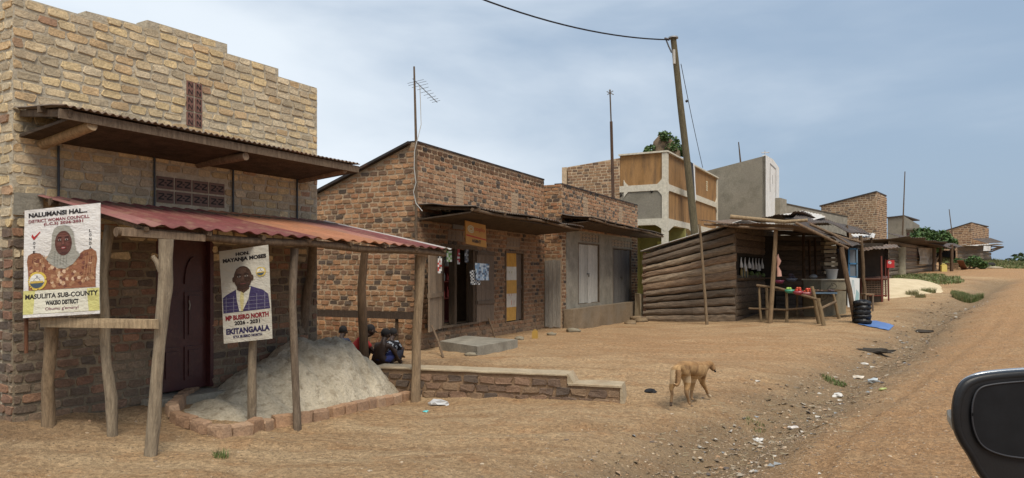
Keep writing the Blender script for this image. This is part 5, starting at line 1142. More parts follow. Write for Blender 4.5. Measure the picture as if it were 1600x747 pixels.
def gable_house(name, label, Xc, d, ang, XL, YL, Yc, XR, YR, zb, brick=True, cols=False, bw=.34, bh=.155, seed=0, YRc=None):
    c = P(Xc, Yc, d); F_, S_ = Frame(c.x, d, ang), Frame(c.x, d, ang+90); sl = S_.s(XL); er = F_.s(XR); zl = S_.z(XL, YL); zr_ = F_.z(XR, YR)
    o = thing(name, label, 'building', F_.p(0, 0, zb)); mb = MB(); m_ = (zl-c.z)/(sl)
    z0w = zb
    mb.wall(S_, sl, -.25, zb, [(sl, zl), (0, c.z)], -.25, 0); mb.wall(F_, 0, er, zb+(2.3 if cols else 0), [(0, c.z), (er, zr_)], -.25, 0)
    mb.wall(F_, .25, er, zb, [(0, zl-.3), (er+1, zl-.3)], sl, sl+.25)
    if brick:
        mb.bricks(S_, sl, 0, zb, [(sl, zl), (0, c.z)], 0, pal_far, (), bw=bw, bh=bh, gap=.06, prot=.015, simple=True, seed=seed, jit=.012); mb.bricks(F_, 0, er, zb+(2.3 if cols else 0), [(0, c.z), (er, zr_)], 0, pal_far, (), bw=bw, bh=bh, gap=.06, prot=.015, simple=True, seed=seed+1, jit=.012)
    mb.build('wall', [M['mortar_far'], M['brick']] if brick else [M['render_grey'], M['brick']], o)
    mb = MB(); mb.hexa([S_.p(sl-.1, -er, zl), S_.p(0, -er, c.z-.1), S_.p(.0, .1, c.z+.0), S_.p(sl-.1, .1, zl), S_.p(sl-.1, -er, zl+.1), S_.p(0, -er, c.z), S_.p(.0, .1, c.z+.1), S_.p(sl-.1, .1, zl+.1)], (.6, .6, .6)); mb.build('roof', M['tin_dark'], o)
    return o, F_, S_, er
col_, Fc, Sc, er = gable_house('columned_building', 'tall brick building with slanting roofline on pale ground floor columns', 1370, 52, 42, 1283, 323, 300.5, 1385.5, 309, 1.3, cols=True, seed=41)
for s_ in (-.1, er*.95):
    mb = MB(); mb.tube([Fc.p(s_+.1, -.1, 1.0), Fc.p(s_+.1, -.1, FT.z(0, 0) if False else 3.7)], .28, 12, (1, .95, .85)); mb.build('column', M['cement_light'], col_)
mb = MB(); mb.box(Fc, 0, er, -3, -2.9, 1.2, 3.6, (.10, .04, .04)); mb.box(Sc, Sc.s(1285), -.3, -.3, -.1, 1.2, 3.6, (.06, .05, .045)); mb.build('inner_wall', M['paint'], col_)
g2, F2, S2, e2 = gable_house('grey_house', 'small grey rendered house between columned building and green bush', 1413, 62, 42, 1387, 341, 338, 1437, 352, 2.0, brick=False, seed=43)
mb = MB(); mb.box(F2, .5, e2+1.5, .02, 1.2, F2.z(1430, 362), F2.z(1430, 362)+.12, (.7, .7, .7)); mb.build('awning_slab', M['cement'], g2)
mb = MB(); mb.box(F2, 1.0, e2-.3, .01, .05, 2.0, F2.z(1430, 366), (.18, .07, .06)); mb.build('shutter', M['paint'], g2)
g3, F3, S3, e3 = gable_house('far_brick_house', 'farthest brick house with low gable on the rise at the street end', 1518, 75, 46, 1466, 365, 348.5, 1545, 357, 2.6, seed=45, bw=.45, bh=.2)
mb = MB(); q = [P(1519, 373, 73.5), P(1548, 372, 79), P(1541, 380, 70), P(1568, 378.5, 76)]; mb.corr(q[0], q[1], q[2], q[3], .3, .03, rows=2); mb.build('awning_sheet', M['tin_dark'], g3)

# ------------------------------------------------------------------ tv masts, utility pole, wires
m1 = thing('tv_antenna', 'tall thin mast with tilted tv antenna and hanging white cable at shop corner', 'antenna', P(648, 545, 14.55))
p0, p1 = P(650, 535, 14.5), P(650, 225, 14.5); p2, p3 = P(648.6, 165, 14.5), P(647, 104, 14.5); mb = MB(); mb.tube([p0, p0.lerp(p1, .5), p1, p2, p3], [.035, .032, .028, .024, .018], 8, (.8, .75, .7), rough=.15); mb.build('mast', M['wood'], m1)
mb = MB(); A_, B_ = P(645, 123, 14.5), P(683, 160, 14.1); mb.tube([A_, B_], .008, 6, (.1, .1, .1)); dr = (B_-A_).normalized(); sd_ = V(.55, -.8, .12).normalized()
mb.build('boom', M['metal'], m1)
mb = MB()
for q, l in ((.12, .2), (.2, .22), (.3, .2), (.42, .14), (.55, .13), (.66, .12), (.78, .11), (.88, .1), (.96, .1)): c = A_.lerp(B_, q); v_ = V(.75, .55, .35).normalized(); mb.tube([c-v_*l, c+v_*l], .004, 4, (.1, .1, .1))
mb.build('elements', M['metal'], m1)
mb = MB(); mb.tube([P(656, 134, 14.45), P(657, 165, 14.45), P(658, 195, 14.45), P(653, 215, 14.4), P(648, 235, 14.42), P(647, 262, 14.42), P(650, 285, 14.42), P(646, 300, 14.42), P(650, 318, 14.42), P(660, 330, 14.3)], .008, 5, (.5, .49, .45)); mb.build('cable', M['plastic'], m1)
m2_ = thing('tv_antenna', 'dark thin pole with small antenna head behind the brick parapet', 'antenna', P(958, 308, 29.5))
mb = MB(); b0_ = P(959, 330, 29.5); b0_.z = 2; mb.tube([b0_, P(958, 305, 29.5), P(955, 190, 29.5)], [.075, .07, .06], 7, (.5, .4, .38)); mb.tube([P(955, 195, 29.5), P(953, 140, 29.5)], .03, 6, (.6, .6, .6)); mb.build('mast', M['wood'], m2_)
mb = MB(); mb.tube([P(948, 143, 29.5), P(959, 148, 29.5)], .02, 5, (.2, .2, .2)); mb.tube([P(949, 148, 29.5), P(958, 142, 29.5)], .02, 5, (.2, .2, .2)); mb.blob(P(953, 141, 29.5), .05, 1, 0, (.3, .3, .3)); mb.build('antenna_head', M['metal'], m2_)
for X0, Y0, X1, Y1, d, r_, lb in ((1414, 268, 1410, 372, 60, .07, 'tall bare pole rising behind the small grey house'), (1483, 327, 1490, 385, 66, .06, 'thin leaning pole before the farthest brick house'), (1154, 222, 1157, 252, 42, .05, 'short rod above the grey rendered roofline')):
    mb = MB(); b_ = P(X1, Y1, d); t_ = P(X0, Y0, d); b2_ = b_+(b_-t_)*(.6 if d > 45 else .3); mb.tube([b2_, b_, t_], [r_*1.2, r_, r_*.6], 6, (.6, .55, .5)); o = mb.build('thin_pole', M['wood'], None, b2_); tag(o, lb, 'pole')
up_ = thing('utility_pole', 'leaning weathered wooden utility pole in front of the ochre building', 'pole', V(7.2, 27.6, .2))
b_ = P(1096, 500, 27.6); b_.z = H(b_.x, b_.y)-.3; pts = [b_, P(1084, 350, 27.6), P(1075, 262, 27.6), P(1063, 160, 27.6), P(1052, 60, 27.6)]
pp_ = []
for i in range(4): pp_ += [pts[i].lerp(pts[i+1], k_/4) for k_ in range(4)]
pp_.append(pts[-1]); mb = MB(); mb.tube(pp_, [.16-.045*i/16 for i in range(17)], 14, (.62, .68, .56), rough=.12, seed=4); mb.build('pole', M['wood'], up_)
t_ = pts[-1]; mb = MB(); mb.tube([t_+V(0, 0, .0), t_+V(0, 0, .05)], [.2, .19], 12, (.3, .3, .3)); mb.build('cap', M['metal'], up_)
mb = MB(); mb.tube([t_+V(-.02, -.17, -.5), t_+V(.0, -.17, -1.05)], .06, 8, (.5, .47, .42)); mb.build('fuse_box', M['metal'], up_)
mb = MB(); mb.tube([t_+V(-.15, 0, -.05), t_+V(-.35, 0, .0)], .05, 8, (.06, .05, .05)); mb.tube([t_+V(-.3, -.05, -.05), t_+V(-.2, -.1, -.35), t_+V(-.1, -.15, -.6)], .03, 6, (.05, .05, .05)); mb.build('insulator', M['plastic'], up_)
def wire(a, b, sag, r_, name, label, n=20):
    mb = MB(); mb.tube([a.lerp(b, i/n)+V(0, 0, -sag*4*(i/n)*(1-i/n)) for i in range(n+1)], r_, 5, (.03, .03, .035)); o = mb.build(name, M['metal'], None, a); tag(o, label, 'cable'); return o
wire(P(1045, 62, 27.6), P(600, -68, 20), .55, .028, 'power_cable', 'thick black twisted cable sagging from the utility pole top to upper left')
wire(P(1064, 100, 27.6), P(1098, 262, 36), .1, .014, 'stay_wire', 'thin wire slanting from the utility pole down to the ochre roof')
mb = MB(); mb.blob(P(1073, 158, 30), .07, 1, 0, (.02, .02, .02)); o = mb.build('insulator', M['plastic'], None, P(1073, 158, 30)); tag(o, 'small black insulator halfway along the thin slanting wire', 'insulator')
bs = thing('side_board', 'narrow black board with white edge standing out from the ochre front', 'sign', P(1084, 310, 32)); a0, a1_, b0_, b1_ = P(1078, 257, 32), P(1087, 310, 32.8), P(1086, 254, 33.2), P(1078, 310, 32)
mb = MB(); mb.hexa([P(1079, 308, 32.2), P(1086, 313, 32.9), P(1086.4, 313, 33.0), P(1079.4, 308, 32.3), P(1078, 252, 32.2), P(1083, 256, 32.9), P(1083.4, 256, 33.0), P(1078.4, 252, 32.3)], (.02, .02, .025)); mb.build('panel', M['paint'], bs)
mb = MB(); mb.tube([P(1083.6, 255, 32.9), P(1086.8, 312, 32.9)], .035, 5, (.7, .7, .7)); mb.build('edge', M['paint'], bs)

# ------------------------------------------------------------------ log kiosk
ck = P(1150, 502, 23.5); FK = Frame(ck.x, ck.y, 34); FKS = Frame(ck.x, ck.y, 122)
kio = thing('log_kiosk', 'kiosk walled with rough half-log planks beside the plastered shop', 'kiosk', V(ck.x, ck.y, .1))
sK = FKS.s(1007); zKb = H(ck.x, ck.y)-.08; zR1 = FKS.z(1148, 352); zR0 = FKS.z(1007, 397); zLb = FKS.z(1007, 503)
rr = random.Random(8); mb = MB(); NR = 11
def slabplank(mb, F, s0, s1, za0, za1_, zb0_, zb1_, t, col, rr, seed, th=.045, dn=8):
    """rounded plank between heights (za0..za1_) at s0 and (zb0_..zb1_) at s1"""
    n = dn; m = 7; vs = []
    for i in range(n+1):
        q = i/n; lo = za0+(zb0_-za0)*q; hi = za1_+(zb1_-za1_)*q; w1 = .03*noise.noise(V(q*4, seed, 1)); w2 = .03*noise.noise(V(q*4, seed, 8))
        for k_ in range(m):
            a = math.pi*k_/(m-1); z = (lo+hi)/2-math.cos(a)*(hi-lo)/2*.95+(w1 if k_ < m/2 else w2)
            vs.append(F.p(s0+(s1-s0)*q, t+th*math.sin(a)*(1+.35*noise.noise(V(q*7, k_*.9, seed))), z))
    fs = [(i*m+k_, (i+1)*m+k_, (i+1)*m+k_+1, i*m+k_+1) for i in range(n) for k_ in range(m-1)]+[tuple(range(m))[::-1], tuple(range(n*m, n*m+m))]
    fs += [(i*m, i*m+m-1, (i+1)*m+m-1, (i+1)*m) for i in range(n)]
    mb.add(vs, fs, col, 0, False)
for i in range(NR):
    q0_, q1 = i/NR+rr.uniform(-.008, .008), (i+1)/NR+rr.uniform(-.008, .008); f = lambda q, b, t: b+(t-b)*q
    spl = sK*rr.uniform(.3, .6); c1 = pick(rr, [(.30, .225, .155), (.24, .18, .128), (.34, .26, .18), (.19, .145, .105), (.27, .185, .12)], .12); kk = rr.uniform(.8, 1.2); c2 = tuple(k_*kk for k_ in c1)
    def zz(s_, q): l = (s_-sK)/(-sK); return f(q, f(l, zLb, zKb), f(l, zR0, zR1))
    ov = .03
    slabplank(mb, FKS, sK-rr.uniform(0, .08), spl+ov, zz(sK, q0_), zz(sK, q1), zz(spl, q0_), zz(spl, q1), 0, c1, rr, i*3.1, .085); slabplank(mb, FKS, spl-ov, rr.uniform(-.03, .04), zz(spl, q0_), zz(spl, q1), zz(0, q0_), zz(0, q1), .012*(i % 2), c2, rr, i*3.1+1.3, .085)
mb.wall(FKS, sK, 0, zLb, [(sK, zR0), (0, zR1)], -.05, -.001, (), (.04, .03, .02)); mb.build('side_planks', M['plank_h'], kio)
mb = MB(); eK = 6.0; zf = lambda Y, X: FK.z(X, Y)
oz0, oz1 = FK.z(1157, 434), FK.z(1157, 401); o0, o1 = FK.s(1154.5), FK.s(1206)
z = zKb; i = 0
while z < zR1-.05:
    h = .24*rr.uniform(.9, 1.1); c = pick(rr, [(.19, .14, .095), (.15, .11, .08), (.22, .165, .12)], .1)
    if z+h*.5 < oz0 or z+h*.5 > oz1: slabplank(mb, FK, .03, eK*.5, z, min(z+h, zR1+.1), z, min(z+h, zR1+.1), 0, c, rr, 50+i, .03, 5); slabplank(mb, FK, eK*.5, eK, z, z+h, z, z+h, 0, tuple(q*.8 for q in c), rr, 90+i, .03, 5)
    z += h; i += 1
mb.wall(FK, 0.03, eK, zKb, [(0, zR1), (eK, zR1)], -.05, -.001, [(o0, o1, oz0-.02, oz1+.02)], (.04, .03, .02)); mb.build('front_planks', M['plank_h'], kio)
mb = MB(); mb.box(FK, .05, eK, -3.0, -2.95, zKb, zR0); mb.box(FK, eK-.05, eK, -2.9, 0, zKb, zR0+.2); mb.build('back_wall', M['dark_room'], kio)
mb = MB(); mb.box(FK, o0-.15, o1+.1, -.6, .22, oz0-.06, oz0-.01, (.7, .6, .5)); mb.build('counter', M['wood_h'], kio)
mb = MB(); A1 = FKS.p(sK-.12, .1, zR0+.10); A2 = FKS.p(.3, .15, zR1+.17); A3 = FKS.p(sK-.1, -5.8, zR0+.16); A4 = FKS.p(.3, -5.8, zR1+.2); mb.corr(A1, A3, A2, A4, .12, .014, rows=5, sag=.03, seed=4); mb.build('roof_sheet', M['tin_pale'], kio)
mb = MB(); mb.box(FKS, sK-.03, sK+.08, -.06, .06, zLb-.1, zR0+.05, (.5, .35, .3)); mb.box(FKS, -.1, .0, -.08, .0, zKb, zR1+.1); mb.build('corner_post', M['wood'], kio)
# produce counter
rr = random.Random(14)
for i in range(9):
    s_ = FK.s(1171)+(FK.s(1203)-FK.s(1171))*i/8.5; c = FK.p(s_, rr.uniform(-.12, .05), oz0+.07+(.07 if i % 3 == 1 else 0)); mb = MB(); mb.blob(c, (.10, .09, .085), 2, .15, pick(rr, [(.12, .17, .04), (.16, .21, .06), (.09, .13, .035)])); o = mb.build('green_fruit', M['plastic'], None, c); tag(o, 'large green fruit on the log kiosk counter, %s from left' % ORD[i], 'fruit', 'green fruits on the log kiosk counter')
for i in range(5):
    s_ = FK.s(1158.5)+(FK.s(1167)-FK.s(1158.5))*i/4; c = FK.p(s_, 0, oz0); bottle(c, .38, .045, (.035, .04, .02) if i % 2 else (.30, .20, .05), label='small glass bottle at the left end of the log kiosk counter, %s from left' % ORD[i], group='bottles on the log kiosk counter')
for i in range(10):
    s_ = FK.s(1157)+(FK.s(1204)-FK.s(1157))*(i+.2*rr.random())/9; zt_ = oz1-.02; h = rr.uniform(.28, .48); c = FK.p(s_, .03, zt_-h); mb = MB(); wd = rr.uniform(.05, .085)
    mb.tube([FK.p(s_, .03, zt_), FK.p(s_-.03, .03, zt_-h*.35), FK.p(s_+.01, .035, zt_-h*.7), FK.p(s_+wd*.3, .03, zt_-h)], [.01, .022, wd, wd*1.1], 7, (.62, .62, .60), rough=.4, squash=(1, .4)); o = mb.build('hanging_bag', M['plastic'], None, c); tag(o, 'small white plastic bag hanging in the log kiosk opening, %s from left' % ORD[i], 'bag', 'white bags hanging in the kiosk opening')

# ------------------------------------------------------------------ market stall and its patched tin roofs
stl = thing('market_stall', 'open pole-built market stall with patched rusty tin roof and dark plank back', 'stall', P(1250, 500, 23.5))
def sheet(par, a, b, c, d, m='tin_rust', pitch=.12, sag=.06, seed=0, name='roof_sheet', amp=.014, rag=.1): mb = MB(); mb.corr(a, b, c, d, pitch, amp, rows=6, sag=sag, seed=seed, ragged=rag); return mb.build(name, M[m], par)
sheet(stl, P(1168, 344, 26.2), P(1350, 380, 26.6), P(1091, 345, 22.9), P(1240, 352, 21.6), seed=1, sag=.10)
sheet(stl, P(1262, 347, 24.5), P(1352, 380, 27.5), P(1238, 350, 21.5), P(1332, 386, 21.9), 'tin_dark', seed=2, sag=.14)
sheet(stl, P(1175, 346, 28.5), P(1300, 352, 28.5), P(1150, 348, 25.5), P(1252, 330, 25.2), 'tin_rust', seed=3, sag=.05)
sheet(stl, P(1255, 330, 27.5), P(1362, 366, 29.5), P(1235, 342, 23.8), P(1345, 362, 25.2), 'tin_dark', seed=4, sag=.18)
sheet(stl, P(1253, 330, 28), P(1292, 338, 28), P(1212, 338, 26), P(1262, 346, 25), 'tin_pale', seed=5, sag=.04)
sheet(stl, P(1288, 387, 27), P(1318, 385, 27.4), P(1290, 400, 25.6), P(1312, 396, 25.6), 'tin_rust', seed=9, sag=.04)
mb = MB(); mb.tube([P(1141, 338.5, 22.6), P(1180, 342, 22.4), P(1225, 346.5, 21.9), P(1262, 344, 21.6)], [.07, .06, .06, .05], 9, (1.1, 1, .85), rough=.3); mb.build('roof_pole', M['wood_pale'], stl)
for q in (((1243, 348, 21.5), (1285, 368, 21.5), (1325, 388, 21.7)), ((1265, 350, 22.5), (1300, 365, 22.6), (1328, 383, 22.8)), ((1100, 350, 22.8), (1180, 356, 22.3), (1240, 358, 21.8)), ((1290, 362, 24), (1320, 372, 24), (1345, 378, 24))):
    mb = MB(); mb.tube([P(*k_) for k_ in q], .042, 8, (1, .9, .8), rough=.3); mb.build('roof_pole', M['wood'], stl)
def gpost(par, X0, Y0, X1, Y1, d, r_, m='wood', col=(1, 1, 1), seed=0, name='post', d2=None):
    a = P(X0, Y0, d); a.z = min(a.z, H(a.x, a.y))-.05; b = P(X1, Y1, d2 or d); mb = MB(); n = 7
    mb.tube([a.lerp(b, i/n)+V(noise.noise(V(i*.8, seed, 1))*.03, 0, 0) for i in range(n+1)], [r_*(1.05-.2*i/n) for i in range(n+1)], 10, col, rough=.25, seed=seed); return mb.build(name, M[m], par)
gpost(stl, 1105, 503, 1093, 350, 23.0, .05, 'wood_pale', (.75, .68, .6), 1)
gpost(stl, 1203, 503, 1213, 358, 22.2, .075, 'wood_pale', (.8, .68, .55), 2)
gpost(stl, 1337, 495, 1314, 386, 21.6, .08, 'wood', (.7, .6, .5), 3)
gpost(stl, 1352, 468, 1345, 368, 25.5, .07, 'wood', (.7, .62, .5), 4)
gpost(stl, 1328, 470, 1324, 352, 27, .05, 'wood', (.6, .5, .4), 5); gpost(stl, 1257, 480, 1255, 365, 25.8, .06, 'wood', (.5, .42, .35), 6)
mb = MB(); a, b = P(1212, 470, 26.6), P(1292, 470, 27.6); F_ = Frame(a.x, a.y, math.degrees(math.atan2(b.x-a.x, b.y-a.y))); L = math.hypot(b.x-a.x, b.y-a.y); z = .1
i = 0; rr = random.Random(4)
while z < 3.2: slabplank(mb, F_, 0, L, z, z+.19, z, z+.19, 0, pick(rr, [(.085, .065, .05), (.06, .048, .038), (.11, .085, .065)]), rr, i*1.7, .03, 6); z += .19; i += 1
mb.box(F_, -.6, L+.3, -.12, -.06, .0, 3.1, (.03, .025, .02)); mb.build('back_planks', M['plank_h'], stl)  # dark backing box added to block light showing through the plank gaps
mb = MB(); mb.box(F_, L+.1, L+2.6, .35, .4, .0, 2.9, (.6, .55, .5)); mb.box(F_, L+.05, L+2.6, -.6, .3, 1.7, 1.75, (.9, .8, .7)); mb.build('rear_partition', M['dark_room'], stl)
for k_, (X, Y) in enumerate(((1267, 375), (1276, 372))):
    mb = MB(); mb.beam(P(X, 470, 25.5), P(X-3, Y, 25.5), .14, .03, (.5, .42, .35)); mb.build('loose_plank', M['wood'], stl)
# stacked goods in the back
for i in range(9):
    c = P(1291, 428-6.5*i, 25.2); w_ = .33*R.uniform(.8, 1.1); mb = MB(); F_b = Frame(c.x, c.y, 95+R.uniform(-8, 8)); mb.box(F_b, -w_*.4, w_*1.0, -.2, .2, c.z, c.z+.11, pick(R, [(.30, .25, .17), (.22, .19, .13), (.38, .33, .24), (.15, .12, .09)]), jit=.012); o = mb.build('flat_bundle', M['cloth'], None, c); tag(o, 'flat brown bundle in the stack behind the painted counter, %s from bottom' % ORD[i], 'bundle', 'flat bundles stacked in the stall')
# stick table
tb_ = thing('stick_table', 'produce table nailed together from crooked sticks', 'table', P(1235, 502, 22.3))
def stick(par, pts, r_, col=(1, 1, 1), m='wood', name='rail', seed=0): mb = MB(); q = [P(*k_) for k_ in pts]; mb.tube(q, r_, 8, col, rough=.28, seed=seed); return mb.build(name, M[m], par)
stick(tb_, [(1182, 446, 22.6), (1215, 450, 22.3), (1250, 460, 21.8), (1277, 468, 21.2)], .04, (1, .9, .75), seed=1)
stick(tb_, [(1170, 482, 22.8), (1225, 484, 22.2), (1272, 480, 21.8)], .032, (.9, .8, .65), seed=2); stick(tb_, [(1268, 458, 22.6), (1290, 456, 22.8), (1304, 455, 23)], .04, (1.1, 1, .8), seed=3)
stick(tb_, [(1283, 482, 21.4), (1306, 471, 22.4)], .04, (1.1, 1, .85), seed=4)
for X0, Y0, X1, Y1, d, r_ in ((1189, 502, 1186, 449, 22.6, .04), (1199, 501, 1198, 450, 23, .05), (1230, 504, 1229, 452, 22.2, .045), (1281, 505, 1269, 448, 21.5, .065), (1288, 509, 1278, 466, 21.1, .065), (1312, 499, 1301, 457, 22.6, .05), (1245, 500, 1246, 456, 24, .04)):
    gpost(tb_, X0, Y0, X1, Y1, d, r_, 'wood_pale', (.8, .72, .58), X0, 'leg')
mb = MB(); zt = 1.13; q = [V(8.75, 22.4, zt), V(11.1, 22.9, zt), V(10.95, 24.2, zt), V(8.6, 24.0, zt)]
for i in range(9): f = i/9; g = (i+.85)/9; mb.hexa([q[0].lerp(q[3], f), q[1].lerp(q[2], f), q[1].lerp(q[2], g), q[0].lerp(q[3], g)]+[k_+V(0, 0, .03) for k_ in (q[0].lerp(q[3], f), q[1].lerp(q[2], f), q[1].lerp(q[2], g), q[0].lerp(q[3], g))], (.7, .6, .45))
mb.build('table_top', M['wood'], tb_)
def bowl(X, Y, d, r_, col, label):
    c = P(X, Y, d); mb = MB(); n = 18; pr = [(r_*.55, 0), (r_*.85, .05), (r_, .11), (r_*.95, .105), (r_*.78, .06), (.0, .03)]
    vs = [V(c.x+a*math.cos(2*math.pi*k_/n), c.y+a*math.sin(2*math.pi*k_/n), c.z+z) for a, z in pr for k_ in range(n)]
    mb.add(vs, [(j*n+k_, j*n+(k_+1) % n, (j+1)*n+(k_+1) % n, (j+1)*n+k_) for j in range(len(pr)-1) for k_ in range(n)]+[tuple(range(n))[::-1]], col, 0, True); o = mb.build('bowl', M['plastic'], None, c); tag(o, label, 'bowl'); return c
def fill(c, n, r_, size, cols, name, label, cat, grp, seed, lay=2):
    rr = random.Random(seed)
    for i in range(n):
        a = rr.uniform(0, 6.3); k_ = r_*.72*math.sqrt(rr.random()); l = i*lay//n; p = c+V(math.cos(a)*k_*(1-.3*l), math.sin(a)*k_*(1-.3*l), .07+l*size*1.4); mb = MB(); mb.blob(p, (size, size, size*.88), 2, .05, pick(rr, cols, .15)); o = mb.build(name, M['plastic'], None, p); tag(o, label, cat, grp)
c = bowl(1234, 458, 22.0, .16, (.06, .30, .20), 'green plastic bowl of green fruit on the stick table'); fill(c, 9, .16, .05, [(.22, .38, .06), (.30, .45, .10)], 'lime', 'bright green fruit piled in the green bowl', 'fruit', 'green fruit in the green bowl', 1)
c = bowl(1247.5, 460.5, 21.8, .16, (.30, .05, .07), 'red plastic bowl of tomatoes next to the green bowl'); fill(c, 12, .16, .045, [(.50, .035, .02), (.42, .03, .018), (.55, .08, .03)], 'tomato', 'ripe tomato in the bowl nearer the green bowl', 'tomato', 'tomatoes in the first bowl', 2, 3)
c = bowl(1262, 462, 21.7, .17, (.42, .16, .16), 'pinkish bowl of tomatoes at the right of the produce row'); fill(c, 14, .17, .045, [(.52, .035, .02), (.45, .03, .018), (.55, .10, .03)], 'tomato', 'ripe tomato in the pinkish bowl', 'tomato', 'tomatoes in the pinkish bowl', 3, 3)
c = bowl(1218, 443, 22.8, .15, (.22, .035, .08), 'dark crimson bowl behind the middle stall post')
c = bowl(1237, 440, 23.4, .18, (.12, .13, .16), 'dark grey bowl heaped with dark vegetables'); fill(c, 12, .18, .055, [(.03, .02, .035), (.05, .03, .04)], 'eggplant', 'dark purple vegetable heaped in the grey bowl', 'vegetable', 'dark vegetables in the grey bowl', 4, 3)
tr_ = P(1288, 459, 22.4); mb = MB(); mb.box(Frame(tr_.x, tr_.y, 100), -.35, .35, -.15, .15, tr_.z, tr_.z+.05, (.10, .16, .22)); o = mb.build('tray', M['plastic'], None, tr_); tag(o, 'blue-grey tray right of the tomato bowls', 'tray')
for i in range(11): a = tr_+V(R.uniform(-.3, .3), R.uniform(-.12, .12), .08+.03*R.random()); mb = MB(); mb.blob(a, (.06, .04, .035), 2, .1, pick(R, [(.10, .06, .06), (.16, .09, .05), (.06, .035, .04)]), rot=R.uniform(0, 3)); o = mb.build('vegetable', M['plastic'], None, a); tag(o, 'small dark vegetable lying on the blue-grey tray', 'vegetable', 'vegetables on the blue-grey tray')
mb = MB(); c = P(1217.5, 432, 22.3); mb.tube([P(1216, 397, 22.3), P(1215.5, 402, 22.3), P(1217.5, 408, 22.3), P(1216.5, 413, 22.3), P(1215, 416, 22.3), P(1217, 424, 22.3), P(1217.5, 432, 22.3)], [.01, .04, .075, .05, .03, .07, .085], 9, (.60, .33, .25), rough=.25, squash=(1, .6)); o = mb.build('hanging_bag', M['plastic'], None, c); tag(o, 'pale pink knotted bag hanging beside the middle stall post', 'bag')
# painted counter, bucket, white panel, blue frame
ca_, cb_ = P(1283, 482, 23.4), P(1322, 480, 24.0); F_c = Frame(ca_.x, ca_.y, math.degrees(math.atan2(cb_.x-ca_.x, cb_.y-ca_.y))); Lc = math.hypot(cb_.x-ca_.x, cb_.y-ca_.y)
ctr = thing('painted_counter', 'grey painted counter with dark scribbles and white top in the stall', 'counter', ca_); zc_ = P(1300, 436, 23.6).z
mb = MB(); mb.box(F_c, 0, Lc, -.7, 0, -.1, zc_-.04, (.75, .72, .62)); mb.build('body', M['cement'], ctr); mb = MB(); mb.box(F_c, -.04, Lc+.04, -.74, .05, zc_-.04, zc_, (1.2, 1.2, 1.15)); mb.build('top', M['cement_light'], ctr)
mb = MB(); rs = random.Random(3)
for k_ in range(5):
    x, z_ = rs.uniform(.15, .7)*Lc, zc_-rs.uniform(.2, .7); pts = [F_c.p(x+.09*math.cos(a*1.3+k_)*(1+.2*a), .004, z_+.10*math.sin(a)) for a in np.linspace(0, 5.5, 12)]; mb.tube(pts, .008, 4, (.05, .045, .04))
mb.build('scribble', M['paint'], ctr)
c = F_c.p(Lc*.68, -.25, zc_); mb = MB(); mb.tube([c, c+V(0, 0, .3)], [.15, .19], 18, (.42, .42, .40)); mb.tube([c+V(0, 0, .3), c+V(0, 0, .33)], [.2, .2], 18, (.5, .5, .48)); o = mb.build('bucket', M['plastic'], None, c); tag(o, 'pale translucent bucket standing on the painted counter', 'bucket')
c = F_c.p(Lc*.05, -.35, zc_); mb = MB(); mb.blob(c+V(0, 0, .08), (.13, .13, .08), 2, .1, (.25, .26, .27), zmin=c.z); o = mb.build('metal_pot', M['metal'], None, c); tag(o, 'dull metal pot at the left end of the painted counter', 'pot')
bl, br_, tl = P(1325, 480, 22.6), P(1343, 481, 23.1), P(1325, 433, 22.6); PL = Plane(bl, br_-bl, tl-bl); o = thing('white_board', 'white board with teal marks leaning below the blue frame', 'panel', bl)
mb = MB(); mb.hexa([PL.p(0, 0, -.02), PL.p(1, 0, -.02), PL.p(1, 0, 0), PL.p(0, 0, 0), PL.p(0, 1, -.02), PL.p(1, 1, -.02), PL.p(1, 1, 0), PL.p(0, 1, 0)], (.66, .67, .64)); mb.poly(PL, [(.55, .08), (.9, .06), (.95, .5), (.72, .62)], (.28, .42, .42), .003)
mb.poly(PL, [(.25, .35), (.30, .35), (.42, .92), (.36, .92)], (.35, .45, .46), .003); mb.poly(PL, [(.52, .45), (.57, .45), (.50, .92), (.44, .92)], (.35, .45, .46), .003); mb.poly(PL, [(.3, .08), (.36, .08), (.28, .5), (.24, .5)], (.4, .5, .5), .003); mb.build('board', M['paint'], o)
o = thing('blue_window', 'blue wooden window frame standing on edge beside the leaning dark post', 'frame', P(1332, 433, 24))
for X0, Y0, X1, Y1 in ((1326, 388, 1326.5, 434), (1338.5, 388, 1339, 434), (1326, 389, 1339, 389), (1326, 433, 1339, 433), (1326, 412, 1339, 412)):
    mb = MB(); mb.beam(P(X0, Y0, 24.6), P(X1, Y1, 24.6), .05, .05, (.05, .16, .30) if X0 == 1326 else (.12, .18, .24)); mb.build('frame_bar', M['paint'], o)
mb = MB(); mb.hexa([P(1327, 432, 24.62), P(1338, 432, 24.62), P(1338, 432, 24.64), P(1327, 432, 24.64), P(1327, 390, 24.62), P(1338, 390, 24.62), P(1338, 390, 24.64), P(1327, 390, 24.64)], (.13, .15, .17)); mb.build('pane', M['plastic'], o)
c0 = G(1348, 506)
